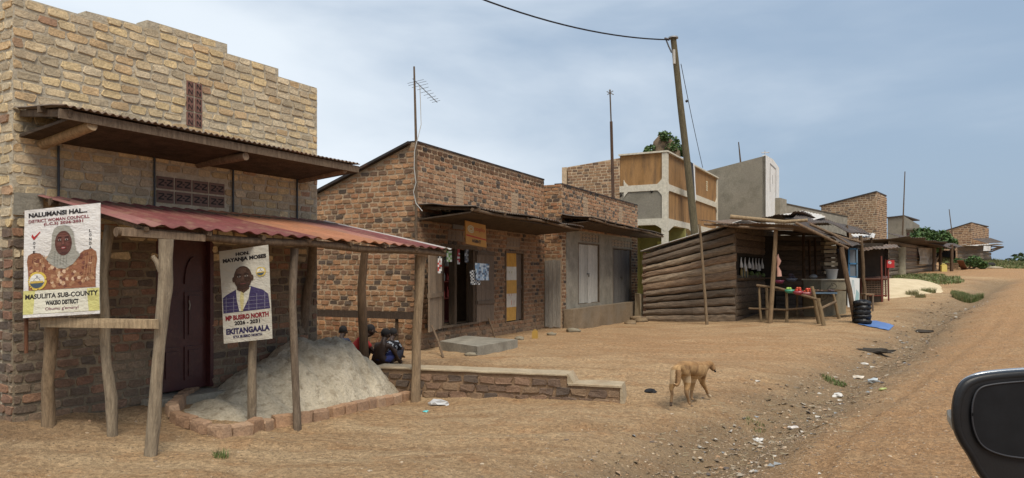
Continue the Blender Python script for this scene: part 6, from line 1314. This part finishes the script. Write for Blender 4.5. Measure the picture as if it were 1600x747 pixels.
for i in range(5):
    mb = MB(); c = c0+V(R.uniform(-.02, .02), R.uniform(-.02, .02), .075+i*.135); n = 22; ring = [c+V(.165*math.cos(2*math.pi*k_/n), .165*math.sin(2*math.pi*k_/n), .012*math.sin(k_*2.1+i)) for k_ in range(n+1)]
    mb.tube(ring, [.082*(1+.13*math.sin(k_*2.9+i)) for k_ in range(n+1)], 9, (1, 1, 1), rough=.55, seed=i*3.3); mb.blob(c, (.15, .15, .06), 3, .8, seed=i, freq=3)
    o = mb.build('black_ring', M['black_plastic'], None, c); tag(o, 'glossy black plastic-wrapped ring, %s in the stack on the blue sheet' % ['lowest', 'second from bottom', 'middle one', 'second from top', 'topmost'][i], 'wrapped ring', 'stack of black wrapped rings')
g_ = [G(1340, 507), G(1362, 512), G(1388, 517), G(1397, 510), G(1368, 502), G(1350, 503)]
def ground_cloth(pts, col, name, label, cat, m='cloth', th=.012, lift=.02, wr=.02):
    bm = bmesh.new(); vs = [bm.verts.new(p) for p in pts]; f = bm.faces.new(vs); bmesh.ops.triangulate(bm, faces=[f])
    for _ in range(3): bmesh.ops.subdivide_edges(bm, edges=bm.edges[:], cuts=1, use_grid_fill=True)
    mb = MB(); bm.verts.index_update(); P_ = [GP(v.co.x, v.co.y, lift+wr*abs(noise.noise(V(v.co.x*5, v.co.y*5, 2)))) for v in bm.verts]; n = len(P_)
    fs = [tuple(v.index for v in f.verts) for f in bm.faces]; mb.add(P_+[p-V(0, 0, th) for p in P_], fs+[tuple(n+i for i in reversed(f)) for f in fs], col, 0, True); bm.free(); o = mb.build(name, M[m], None, pts[0]); tag(o, label, cat); return o
ground_cloth(g_, (.10, .19, .42), 'blue_sheet', 'crumpled blue plastic sheet spread on the ground under black rings', 'sheet', 'plastic')
# tan-topped metal cage table with red posts, sign box
cg = thing('cage_table', 'rusty metal cage table with wire mesh side at the market edge', 'table', P(1366, 470, 27))
PC = [(1345, 437, 27.0), (1387, 437, 26.6), (1389, 437, 28.2), (1352, 433, 28.6)]
RST = (.22, .07, .05)
for X, Y, d, yb in ((1346, 436, 27.2, 470), (1378, 400, 26.4, 472), (1388.5, 408, 26.6, 470), (1384, 405, 28.0, 464), (1352, 436, 28.6, 462)):
    mb = MB(); mb.tube([P(X, yb, d), P(X-1, Y, d)], .035, 6, RST); mb.build('leg', M['metal'], cg)
mb = MB(); mb.hexa([P(1344, 436.5, 27.0), P(1388, 436.5, 26.5), P(1390, 433, 28.2), P(1350, 432, 28.6), P(1344, 435, 27.0), P(1388, 434.5, 26.5), P(1390, 431.5, 28.2), P(1350, 430.5, 28.6)], (.28, .15, .11)); mb.build('tray_top', M['metal'], cg)
mb = MB(); a, b, c, d = P(1347, 462, 27.1), P(1386, 462, 26.6), P(1347, 437, 27.1), P(1386, 437, 26.6)
for i in range(17): mb.tube([a.lerp(b, i/16), c.lerp(d, i/16)], .008, 4, (.30, .22, .15))
for i in range(8): mb.tube([a.lerp(c, i/7), b.lerp(d, i/7)], .012 if i % 7 else .03, 4, (.30, .20, .14) if i % 7 else RST)
mb.build('wire_mesh', M['metal'], cg)
sb = thing('red_sign_box', 'small red sign box with white mark on the cage table posts', 'sign', P(1390, 418, 26.5)); mb = MB(); F_r = Frame(P(1385, 0, 26.6).x, 26.6, 105); zz0, zz1 = P(0, 418.5, 26.6).z, P(0, 406.5, 26.6).z; mb.box(F_r, 0, .26, -.06, .06, zz0, zz1, (.45, .03, .03)); mb.prism(F_r, [(x*1.0+.10, zz1-.09+z) for x, z in ell(0, 0, .06, .06, 14)][::-1], .06, .064, (.65, .6, .55)); mb.prism(F_r, [(.06, zz1-.13), (.08, zz1-.13), (.15, zz1-.05), (.13, zz1-.05)][::-1], .064, .067, (.45, .03, .03)); mb.build('box', M['paint'], sb)
fr = thing('shade_roof', 'thin tan sheet roof on slim posts over the cage table', 'shelter', P(1375, 470, 27.5)); sheet(fr, P(1338, 384, 29.5), P(1400, 382, 29.5), P(1340, 391, 26.2), P(1407, 387, 26.2), 'tin_rust', .15, .04, 7)
for X0, Y0, X1, Y1, d in ((1372, 468, 1371, 389, 28.8),): gpost(fr, X0, Y0, X1, Y1, d, .05, 'wood', (.9, .8, .7), 3)
gpost(fr, 1345, 468, 1343, 388, 29, .05, 'wood', (.7, .6, .5), 4)
w_ = thing('white_roof_patch', 'small pale tin sheet roof on a dark post right of the stall', 'shelter', P(1345, 460, 30)); sheet(w_, P(1330, 366, 31), P(1368, 365, 31), P(1334, 372, 28.5), P(1366, 372, 28.5), 'tin_pale', .15, .05, 9); gpost(w_, 1362, 455, 1361, 371, 29.5, .05, 'wood', (.6, .5, .4), 8)
st_ = thing('wooden_stool', 'low wooden stool behind the leaning dark post', 'stool', P(1354, 478, 24)); mb = MB(); a = P(1348, 461, 24.4); F_s = Frame(a.x, a.y, 80); mb.box(F_s, 0, .34, -.15, .15, a.z, a.z+.05, (1, .9, .8)); mb.build('seat', M['wood_h'], st_)
for x, t_ in ((.02, -.12), (.02, .12), (.3, -.12), (.3, .12)): mb = MB(); q = F_s.p(x, t_, 0); mb.beam(V(q.x, q.y, H(q.x, q.y)-.02), V(q.x, q.y, a.z), .05, .05); mb.build('leg', M['wood'], st_)
mb = MB(); c = P(1374, 429, 29); mb.tube([c+V(0, 0, -.1), c+V(0, 0, .1), c+V(0, 0, .2)], [.08, .08, .03], 8, (.5, .38, .06)); o = mb.build('yellow_bottle', M['plastic'], None, c); tag(o, 'yellow bottle on the ledge by the columns', 'bottle') if False else tag(o, 'small yellow container under the tan sheet roof', 'container')
cc2 = P(1407, 432, 42.5); mb = MB(); mb.tube([V(cc2.x, cc2.y, H(cc2.x, cc2.y)-.1), P(1407, 410, 42.5), P(1407, 386, 42.5)], [.3, .27, .29], 12, (.85, .8, .68), rough=.06); o = mb.build('concrete_column', M['cement_light'], None, cc2); tag(o, 'weathered round concrete column in front of the far plank shack', 'column')

# ------------------------------------------------------------------ far shacks
def shack(name, label, Xa, da, Xb, db, Yt_a, Yt_b, Yb, roofm='tin_dark', seed=0, n=9, over=1.2, pal=[(.24, .19, .14), (.18, .14, .10), (.30, .24, .18)]):
    a, b = P(Xa, Yb, da), P(Xb, Yb, db); F_ = Frame(a.x, a.y, math.degrees(math.atan2(b.x-a.x, b.y-a.y))); L = math.hypot(b.x-a.x, b.y-a.y); za, zb_ = P(0, Yt_a, da).z, P(0, Yt_b, db).z; g0_, g1_ = H(a.x, a.y)-.1, H(b.x, b.y)-.1
    o = thing(name, label, 'shack', V(a.x, a.y, g0_)); mb = MB(); rr = random.Random(seed)
    for i in range(n): q, r_ = i/n, (i+1)/n; slabplank(mb, F_, 0, L, g0_+(za-g0_)*q, g0_+(za-g0_)*r_, g1_+(zb_-g1_)*q, g1_+(zb_-g1_)*r_, 0, pick(rr, pal, .2), rr, seed+i*2.3, .06, 6)
    mb.box(F_, 0, L, -3, -2.9, min(g0_, g1_), min(za, zb_)-.1, (.1, .08, .06)); mb.build('plank_wall', M['plank_h'], o)
    mb = MB(); mb.corr(F_.p(-.3, -3.1, za-.1), F_.p(L+.5, -3.1, zb_-.1), F_.p(-.4, over, za+.15), F_.p(L+.6, over, zb_+.1), .2, .02, rows=4, sag=.15, seed=seed, ragged=.15); mb.build('roof_sheet', M[roofm], o); return o, F_, L, za, zb_
s1_, F1, L1_, za1_, zb1_ = shack('plank_shack', 'long far shack of warped horizontal planks with sagging dark roof', 1388, 41, 1462, 49, 376, 388, 430, seed=61, n=9)
hang(1436, 1458, 387, 413, 45.2, lambda i, j: random.Random(i*7+j).choice([(.33, .29, .23), (.27, .235, .185), (.38, .34, .28)]), 'grey_tarp', 'grey brown tarpaulin hanging on the plank shack front', 'tarpaulin', 8, 8, .05, d2=47)
for X, Y0, Y1, d in ((1459, 424, 386, 46.5), (1487, 423, 382, 47), (1469, 424, 388, 48)): gpost(s1_, X, Y0, X, Y1, d, .1, 'wood', (.6, .5, .42), X)
mb = MB(); mb.corr(P(1440, 380, 49), P(1508, 384, 53), P(1385, 366, 42), P(1485, 387, 46), .25, .025, rows=4, sag=.2, seed=5); mb.build('roof_sheet', M['tin_dark'], s1_)
s2_, F2_, L2_, _, _ = shack('plank_shack', 'low far shack under the farthest brick house, with white sheet', 1496, 60, 1548, 66, 386, 383, 402, seed=71, n=5, roofm='tin_pale', over=.8)
hang(1536, 1547, 384, 392, 61.5, lambda i, j: (.6, .6, .58), 'white_sheet', 'white sheet pinned at the far shack corner', 'sheet', 4, 3, .05, d2=62.2)
for q in (((1549, 393, 64), (1567, 386, 64)), ((1549, 390, 64), (1562, 386, 64)), ((1544, 384, 64), (1568, 386, 64))): mb = MB(); mb.tube([P(*k_) for k_ in q], .07, 5, (.4, .35, .3)); mb.build('roof_bracket', M['wood'], s2_)
p = G(1474.5, 424.5); jerry(p, .50, .34, .2, (.62, .50, .14), 95, 'yellow jerrycan on the sandy edge before the far plank shack')
for i, (X, w_) in enumerate(((1484, .5), (1492, .35))):
    c = G(X, 421); mb = MB(); F_ = Frame(c.x, c.y, 100)
    for k_ in range(3): mb.box(F_, -w_/2, w_/2, .18, .2, c.z+.03+.16*k_, c.z+.15+.16*k_, (.9, .75, .6)); mb.box(F_, -w_/2, w_/2, -.2, -.18, c.z+.03+.16*k_, c.z+.15+.16*k_, (.9, .75, .6))
    for x in (-w_/2, w_/2-.03): mb.box(F_, x, x+.03, -.18, .18, c.z, c.z+.48, (.8, .7, .6))
    o = mb.build('wooden_crate', M['wood_h'], None, c); tag(o, ['wider slatted crate just right of the far yellow jerrycan', 'narrower slatted crate beside the dark posts'][i], 'crate')
mb = MB(); a, b = G(1507, 421), P(1500, 407, 51); mb.beam(a, b, .4, .04, (.8, .5, .45)); o = mb.build('leaning_board', M['wood_h'], None, a); tag(o, 'reddish board leaning beside the grassy mound', 'board')
c = G(1545, 417); mb = MB(); mb.blob(c+V(0, 0, .1), (.55, .4, .25), 2, .5, (.03, .028, .025), seed=3); o = mb.build('dark_heap', M['cloth'], None, c); tag(o, 'small dark heap of rags on the far road shoulder', 'heap')
c = G(1554, 419.5); mb = MB(); mb.blob(c+V(0, 0, .03), (.7, .4, .12), 2, .4, (.9, .85, .75), seed=7); o = mb.build('pale_slab', M['cement_light'], None, c); tag(o, 'pale flat slab beside the far dark heap', 'slab')

# sand heap by the cage table
mb = MB(); n = 60; cS = P(1410, 455, 33.5); vs = []
for j in range(n+1):
    for i in range(n+1):
        x = cS.x-5.0+11.0*i/n; y = cS.y-6.5+12*j/n; q = P(1390, 445, 34.5)
        dx, dy = x-q.x, y-q.y; u = (dx*.55+dy*.83)/6.2; v_ = (dx*.83-dy*.55)/2.3; r_ = math.sqrt(u*u+v_*v_); h = .55*max(0, 1-r_**1.6)+.05*noise.noise(V(x*1.2, y*1.2, 0)); h = h if r_ < .98 else -.15
        vs.append(V(x, y, H(x, y)+h-.03))
mb.add(vs, [(j*(n+1)+i, j*(n+1)+i+1, (j+1)*(n+1)+i+1, (j+1)*(n+1)+i) for j in range(n) for i in range(n)], smooth=True); o = mb.build('yellow_sand_heap', M['sand_warm'], None, P(1410, 455, 33.5)); tag(o, 'low spread heap of yellowish sand beyond the cage table', 'sand heap')

# ------------------------------------------------------------------ plants, grass, stones, litter
rr = random.Random(77)
def blades(mb, c, rad_, n, h, cols, spread=.5, wd=.006):
    for _ in range(n):
        a = rr.uniform(0, 6.3); k_ = rad_*math.sqrt(rr.random()); x, y = c.x+k_*math.cos(a), c.y+k_*math.sin(a); b = GP(x, y, -.01); hh = h*rr.uniform(.4, 1.15); ln = rr.uniform(0, spread); d = rr.uniform(0, 6.3)
        v1 = b+V(math.cos(d)*ln*hh*.4, math.sin(d)*ln*hh*.4, hh*.6); v2 = b+V(math.cos(d)*ln*hh, math.sin(d)*ln*hh, hh*.95); w_ = V(-math.sin(d), math.cos(d), 0)*wd
        mb.add([b-w_, b+w_, v1+w_*.8, v1-w_*.8, v2], [(0, 1, 2, 3), (3, 2, 4)], rr.choice(cols))
GR = [(.10, .15, .04), (.14, .19, .06), (.08, .11, .035), (.20, .22, .09), (.16, .17, .07)]; DRY = [(.28, .23, .12), (.22, .19, .09), (.18, .18, .08)]
for X, Y, r_, n, h, cols, wd, lb in ((345, 715, .07, 90, .09, GR, .004, 'tiny green weed on bare soil in front of the sand pile'), (1303, 597, .22, 260, .09, GR, .006, 'flat green weed tuft beside the gully litter'), (1180, 668, .15, 90, .07, GR+DRY, .005, 'sparse small weed in the gully gravel'),
    (1512, 470, .55, 2600, .26, GR+DRY, .006, 'large grass tuft growing at the gully edge by the road'), (1500, 462, .35, 1100, .22, GR, .006, 'smaller grass tuft just behind the large one'), (1425, 462, .25, 350, .28, DRY, .006, 'dry weed on the sand heap foot'), (1450, 458, .3, 450, .28, DRY+GR[:1], .006, 'dry brownish weed right of the sand heap'), (1438, 465, .2, 250, .2, DRY, .006, 'lowest dry weed below the sand heap')):
    c = G(X, Y); mb = MB(); blades(mb, c, r_, n, h, cols, .7, wd); o = mb.build('weed_tuft', M['leaf'], None, c); tag(o, lb, 'weed')
mb = MB()
for X, Y, r_, n, h in ((1430, 433, 1.5, 1500, .32), (1448, 437, 1.6, 1300, .28), (1465, 441, 1.2, 800, .25), (1512, 412, 2.0, 1500, .7), (1505, 416, 1.5, 900, .6), (1540, 406, 2.5, 1500, .6), (1555, 411, 2.5, 1800, .55), (1570, 414, 2.5, 1700, .45), (1585, 417, 2.5, 1500, .4), (1530, 402, 2.2, 1500, .6), (1520, 401, 2, 900, .6), (1598, 419, 2.2, 900, .35)):
    blades(mb, G(X, Y), r_, int(n*1.5), h*.62, GR[:4]+DRY, .9, .02)
o = mb.build('grass', M['leaf'], None, V(0, 0, 0)); tag(o, 'long green grass on the far mound and road shoulder', 'grass', None, 'stuff')
def bush(name, label, c, parts_, size, seed, cols=GREENS, n=500):
    o = thing(name, label, 'bush', GP(c.x, c.y)); mb = MB(); q = random.Random(seed)
    for dx, dz, r_ in parts_: leaves(mb, V(c.x+dx, c.y+q.uniform(-.5, .5), c.z+dz), (r_, r_, r_*.75), n, size, cols, q)
    mb.build('foliage', M['leaf'], o); mb = MB(); b = GP(c.x, c.y, -.1)
    for dx, dz, r_ in parts_: mb.tube([b, V(c.x+dx*.5, c.y, (b.z+c.z+dz)/2), V(c.x+dx, c.y, c.z+dz)], [.1, .07, .03], 6, (.7, .6, .5))
    mb.build('stem', M['wood'], o); return o
bush('green_bush', 'dense green bush behind the far plank shack roof', P(1455, 376, 56), ((-1.3, 0, .8), (-.4, .45, .9), (.6, .2, .9), (1.3, -.2, .6), (0, -.4, .9)), .16, 1)
bush('roadside_bush', 'dark green bush on the mound beside the leaning board', P(1513, 411, 53), ((-.5, 0, .5), (.3, .15, .55), (.9, -.15, .4)), .12, 2, n=350)
mb = MB(); q = random.Random(9)
for i in range(46):
    x = 150+i*3.6+q.uniform(-2, 2); c = V(x, 230+q.uniform(-20, 20), 4.2+q.uniform(-1, 1)+i*.0); leaves(mb, c, (4.5, 4, 2.6+q.uniform(0, 1.2)), 160, .9, [(.04, .07, .03), (.055, .085, .035)], q)
o = mb.build('distant_woods', M['leaf'], None, V(0, 0, 0)); tag(o, 'distant dark treeline beyond the road crest', 'woods', None, 'stuff')
# pebbles: one uncountable layer
def pebbles(name, pts, label):
    mb = MB(); base = [(0, 0, 1), (1, 0, 0), (0, 1, 0), (-1, 0, 0), (0, -1, 0), (.6, .6, .5), (-.6, .6, .5), (-.6, -.6, .5), (.6, -.6, .5)]
    fs = [(0, 5, 6), (0, 6, 7), (0, 7, 8), (0, 8, 5), (1, 2, 5), (2, 3, 6), (3, 4, 7), (4, 1, 8), (5, 2, 6), (6, 3, 7), (7, 4, 8), (8, 1, 5)]
    for (x, y, z, s_, c) in pts:
        a = rr.uniform(0, 6.3); ca_, sa_ = math.cos(a), math.sin(a); e = rr.uniform(.5, 1.0); h = rr.uniform(.35, .7); vs = []
        for q in base: qx, qy, qz = q[0]*rr.uniform(.75, 1.2)*s_, q[1]*e*rr.uniform(.75, 1.2)*s_, q[2]*h*s_*rr.uniform(.8, 1.1); vs.append((x+qx*ca_-qy*sa_, y+qx*sa_+qy*ca_, z+qz-.2*s_))
        mb.add(vs, fs, c)
    o = mb.build(name, M['brick'], None, V(0, 0, 0)); tag(o, label, 'gravel', None, 'stuff')
pts = []; PC_ = [(.30, .22, .15), (.36, .27, .18), (.22, .16, .11), (.45, .36, .26), (.16, .12, .09), (.38, .24, .14)]
xs, ys, ss, cs = [], [], [], []
for _ in range(11000):
    i = rr.random()**1.25*(len(GUL)-2.0); k_ = int(i); c = GUL[k_].lerp(GUL[k_+1], i-k_) if k_+1 < len(GUL) else GUL[-1]; xs.append(c.x+rr.gauss(0, .6)); ys.append(c.y+rr.gauss(0, .6)); ss.append(rr.uniform(.006, .020)*(2.2 if rr.random() < .10 else 1)); cs.append(rr.choice(PC_))
for _ in range(5200):
    y = rr.uniform(4.6, 22)**1.0; y = 4.6+(y-4.6)*rr.random()**.5; x = rr.uniform(-.8, .78)*y; xs.append(x); ys.append(y); ss.append(rr.uniform(.005, .014)*(2.4 if rr.random() < .05 else 1)); cs.append(rr.choice(PC_))
for _ in range(9000):
    y = rr.uniform(4.6, 20); gxv = float(np.interp(y, [p.y for p in GUL], [p.x for p in GUL])); x = gxv+rr.uniform(.3, .9)*y*.9*rr.random(); xs.append(x); ys.append(y); ss.append(rr.uniform(.005, .015)*(1.9 if rr.random() < .06 else 1)); cs.append(rr.choice(PC_))
zs = height(np.array(xs), np.array(ys)); pebbles('gravel', [(x, y, z, s_, c) for x, y, z, s_, c in zip(xs, ys, zs, ss, cs) if FL.n[0]*(x-FL.o[0])+FL.n[1]*(y-FL.o[1]) > .1], 'loose gravel and pebbles over the laterite soil')
# straw, twigs and paper scraps swept into the gully
mb = MB()
for _ in range(1500):
    i = 1.2+rr.random()*7.5; k_ = int(i); c = GUL[k_].lerp(GUL[k_+1], i-k_); x, y = c.x+rr.gauss(0, .42), c.y+rr.gauss(0, .42); b = GP(x, y, .008); a = rr.uniform(0, 6.3); t_ = rr.random(); s_ = rr.uniform(.03, .10)*(1+.04*y)
    if t_ < .6: d_ = V(math.cos(a), math.sin(a), rr.uniform(-.1, .2))*s_; mb.beam(b-d_*.5, b+d_*.5, .006, .005, rr.choice([(.35, .28, .17), (.45, .38, .25), (.2, .15, .1)]))
    else:
        w_ = s_*.35; cc_ = rr.choice([(.36, .31, .24), (.50, .46, .40), (.30, .24, .17), (.12, .1, .09), (.28, .29, .29), (.35, .24, .15), (.26, .2, .13), (.2, .15, .1)]); d_ = V(math.cos(a), math.sin(a), 0)*w_; e_ = V(-math.sin(a), math.cos(a), .2)*w_*.6; mb.add([b-d_-e_, b+d_-e_*.6+V(0, 0, .01), b+d_*.8+e_, b-d_*.9+e_*.8+V(0, 0, .015)], [(0, 1, 2, 3)], cc_)
o = mb.build('litter', M['cloth'], None, V(0, 0, 0)); tag(o, 'straw, twigs and paper scraps swept into the roadside gully', 'litter', None, 'stuff')
def scrap(X, Y, r_, col, label, name='plastic_scrap', cat='litter', m='plastic', h=.4, seed=0, jit=.9):
    c = G(X, Y); mb = MB(); mb.blob(c+V(0, 0, r_*h*.4), (r_, r_*.7, r_*h), 2, jit, col, seed=seed, freq=2.2, smooth=False); o = mb.build(name, M[m], None, c); tag(o, label, cat)
scrap(685, 633, .14, (.55, .55, .54), 'crumpled clear plastic bag at the foot of the retaining wall', 'plastic_bag', 'bag', seed=1); c = G(692, 630); mb = MB(); a_ = c+V(.05, 0, .03); mb.add([a_, a_+V(.05, .03, 0), a_+V(.16, .02, .12), a_+V(.13, 0, .10)], [(0, 1, 2, 3)], (.6, .6, .6))
scrap(665, 644, .04, (.10, .50, .50), 'tiny turquoise scrap near the clear plastic bag', seed=2)
scrap(1015, 613, .085, (.02, .02, .022), 'black rag on bare ground left of the dog', 'black_rag', 'rag', 'cloth', seed=3)
scrap(1184, 690, .07, (.55, .53, .49), 'white crumpled scrap at the lower gully edge', seed=4); scrap(1310, 620, .11, (.58, .55, .50), 'pale crumpled wrapper in the gully litter', seed=5); scrap(1365, 598, .10, (.42, .45, .45), 'grey wad of plastic in the middle of the gully', seed=6); scrap(1380, 610, .06, (.35, .38, .12), 'greenish yellow scrap just below the grey wad', seed=7); scrap(1350, 570, .09, (.6, .56, .5), 'small white scrap at the upper gully litter', seed=8); scrap(1240, 671, .06, (.6, .55, .5), 'small pale scrap in the lower gully gravel', seed=10)
scrap(1340, 592, .10, (.55, .48, .38), 'beige paper wad in the gully litter', seed=9)
for X, Y, w_, d_ in ((1360, 549, .9, .16), (1445, 519, 1.0, .14)):   # dark rags lying in the gully
    c = G(X, Y); mb = MB(); mb.blob(c+V(0, 0, .0), (w_*.6, d_, .05), 3, .9, (.05, .04, .03), seed=X, freq=3); o = mb.build('dark_rag', M['cloth'], None, c); tag(o, ['dark rag strip across the gully near the market', 'dark damp rag in the gully farther up'][X > 1400], 'rag')

# ------------------------------------------------------------------ wing mirror of the car the picture was taken from
wm = thing('wing_mirror', 'black car wing mirror with chrome edge and small indicator, close at lower right', 'wing mirror', P(1600, 747, .95))
def mp_(X, Y, d=.95): return P(X, Y, d)
outl = [(1486, 640), (1490, 615), (1500, 597), (1518, 587), (1550, 581), (1600, 577), (1660, 574), (1720, 580), (1745, 610), (1748, 690), (1735, 770), (1700, 800), (1600, 795), (1558, 775), (1530, 745), (1511, 712), (1497, 690), (1488, 668)]
def loft(mb, rings, col=(1, 1, 1)):
    n = len(rings[0]); vs = [p for r_ in rings for p in r_]; fs = [(j*n+k_, j*n+(k_+1) % n, (j+1)*n+(k_+1) % n, (j+1)*n+k_) for j in range(len(rings)-1) for k_ in range(n)]; mb.add(vs, fs, col, 0, True)
def scl(pts, f, d, cx=1620, cy=685): return [P(cx+(x-cx)*f, cy+(y-cy)*f, d) for x, y in pts]
def dens(pts, m=4):
    out = []; n = len(pts)
    for i in range(n):
        p0, p1, p2, p3 = [Vector((*pts[(i+k_) % n], 0)) for k_ in (-1, 0, 1, 2)]
        for j in range(m): t = j/m; q = .5*((2*p1)+(-p0+p2)*t+(2*p0-5*p1+4*p2-p3)*t*t+(-p0+3*p1-3*p2+p3)*t**3); out.append((q.x, q.y))
    return out
O_ = dens(outl); mb = MB(); loft(mb, [scl(O_, .88, .925), scl(O_, .955, .922), scl(O_, .985, .93), scl(O_, 1.0, .945), scl(O_, .985, .985), scl(O_, .90, 1.03), scl(O_, .6, 1.07), scl(O_, .05, 1.085)])
Q_ = scl(O_, .885, .9245); c = sum(Q_, V(0, 0, 0))/len(Q_); mb.add(Q_+[c], [(k_, (k_+1) % len(Q_), len(Q_)) for k_ in range(len(Q_))])
mb.build('housing', M['mirror_shell'], wm)
GO_ = dens([(1519, 650), (1521, 625), (1530, 608), (1550, 601), (1600, 596), (1690, 592), (1712, 610), (1712, 700), (1690, 722), (1600, 716), (1560, 709), (1535, 696), (1523, 674)], 5); mb = MB(); I_ = [P(x, y, .921) for x, y in GO_]; c = sum(I_, V(0, 0, 0))/len(I_); mb.add(I_+[c], [(k_, (k_+1) % len(I_), len(I_)) for k_ in range(len(I_))]); mb.build('glass', M['mirror_glass'], wm); mb = MB(); mb.tube(I_+[I_[0], I_[1]], .0012, 6, (3.0, 3.0, 3.1)); mb.build('glass_rim', M['mirror_shell'], wm)
mb = MB(); tp_ = [q for q in O_ if q[1] < 606 and 1496 < q[0] < 1745]; tp_.sort(); mb.tube([P(x, y+2, .95) for x, y in tp_], [.0008+.0034*min(1, i/7) for i in range(len(tp_))], 8, (1, 1, 1)); mb.build('chrome_edge', M['chrome'], wm)
mb = MB(); mb.tube([P(1487, 641, .955), P(1490, 655, .95), P(1495, 669, .95)], [.0065, .0085, .0065], 10, (1, 1, 1), squash=(1, .8)); mb.build('indicator', M['lens'], wm)
mb = MB(); mb.tube([P(1700, 780, 1.0), P(1850, 830, 1.02), P(2000, 850, 1.05)], [.05, .045, .05], 12, squash=(.6, 1)); mb.build('arm', M['mirror_shell'], wm)

dr_ = thing('dark_rail', 'long dark horizontal timber along the brick gable wall behind the canopy', 'rail', FAS.p(-3, .3, 0)); mb = MB(); mb.beam(FAS.p(-4.5, .3, FAS.z(500, 488)), FAS.p(.15, .3, FAS.z(650, 492)), .05, .15, (.30, .26, .24), jit=.01); mb.build('board', M['wood'], dr_)
for s_ in (-4.2, -.3): mb = MB(); q = FAS.p(s_, .26, 0); mb.beam(V(q.x, q.y, H(q.x, q.y)-.1), FAS.p(s_, .26, FAS.z(600, 488)+.05), .06, .06, (.4, .35, .3)); mb.build('stake', M['wood'], dr_)
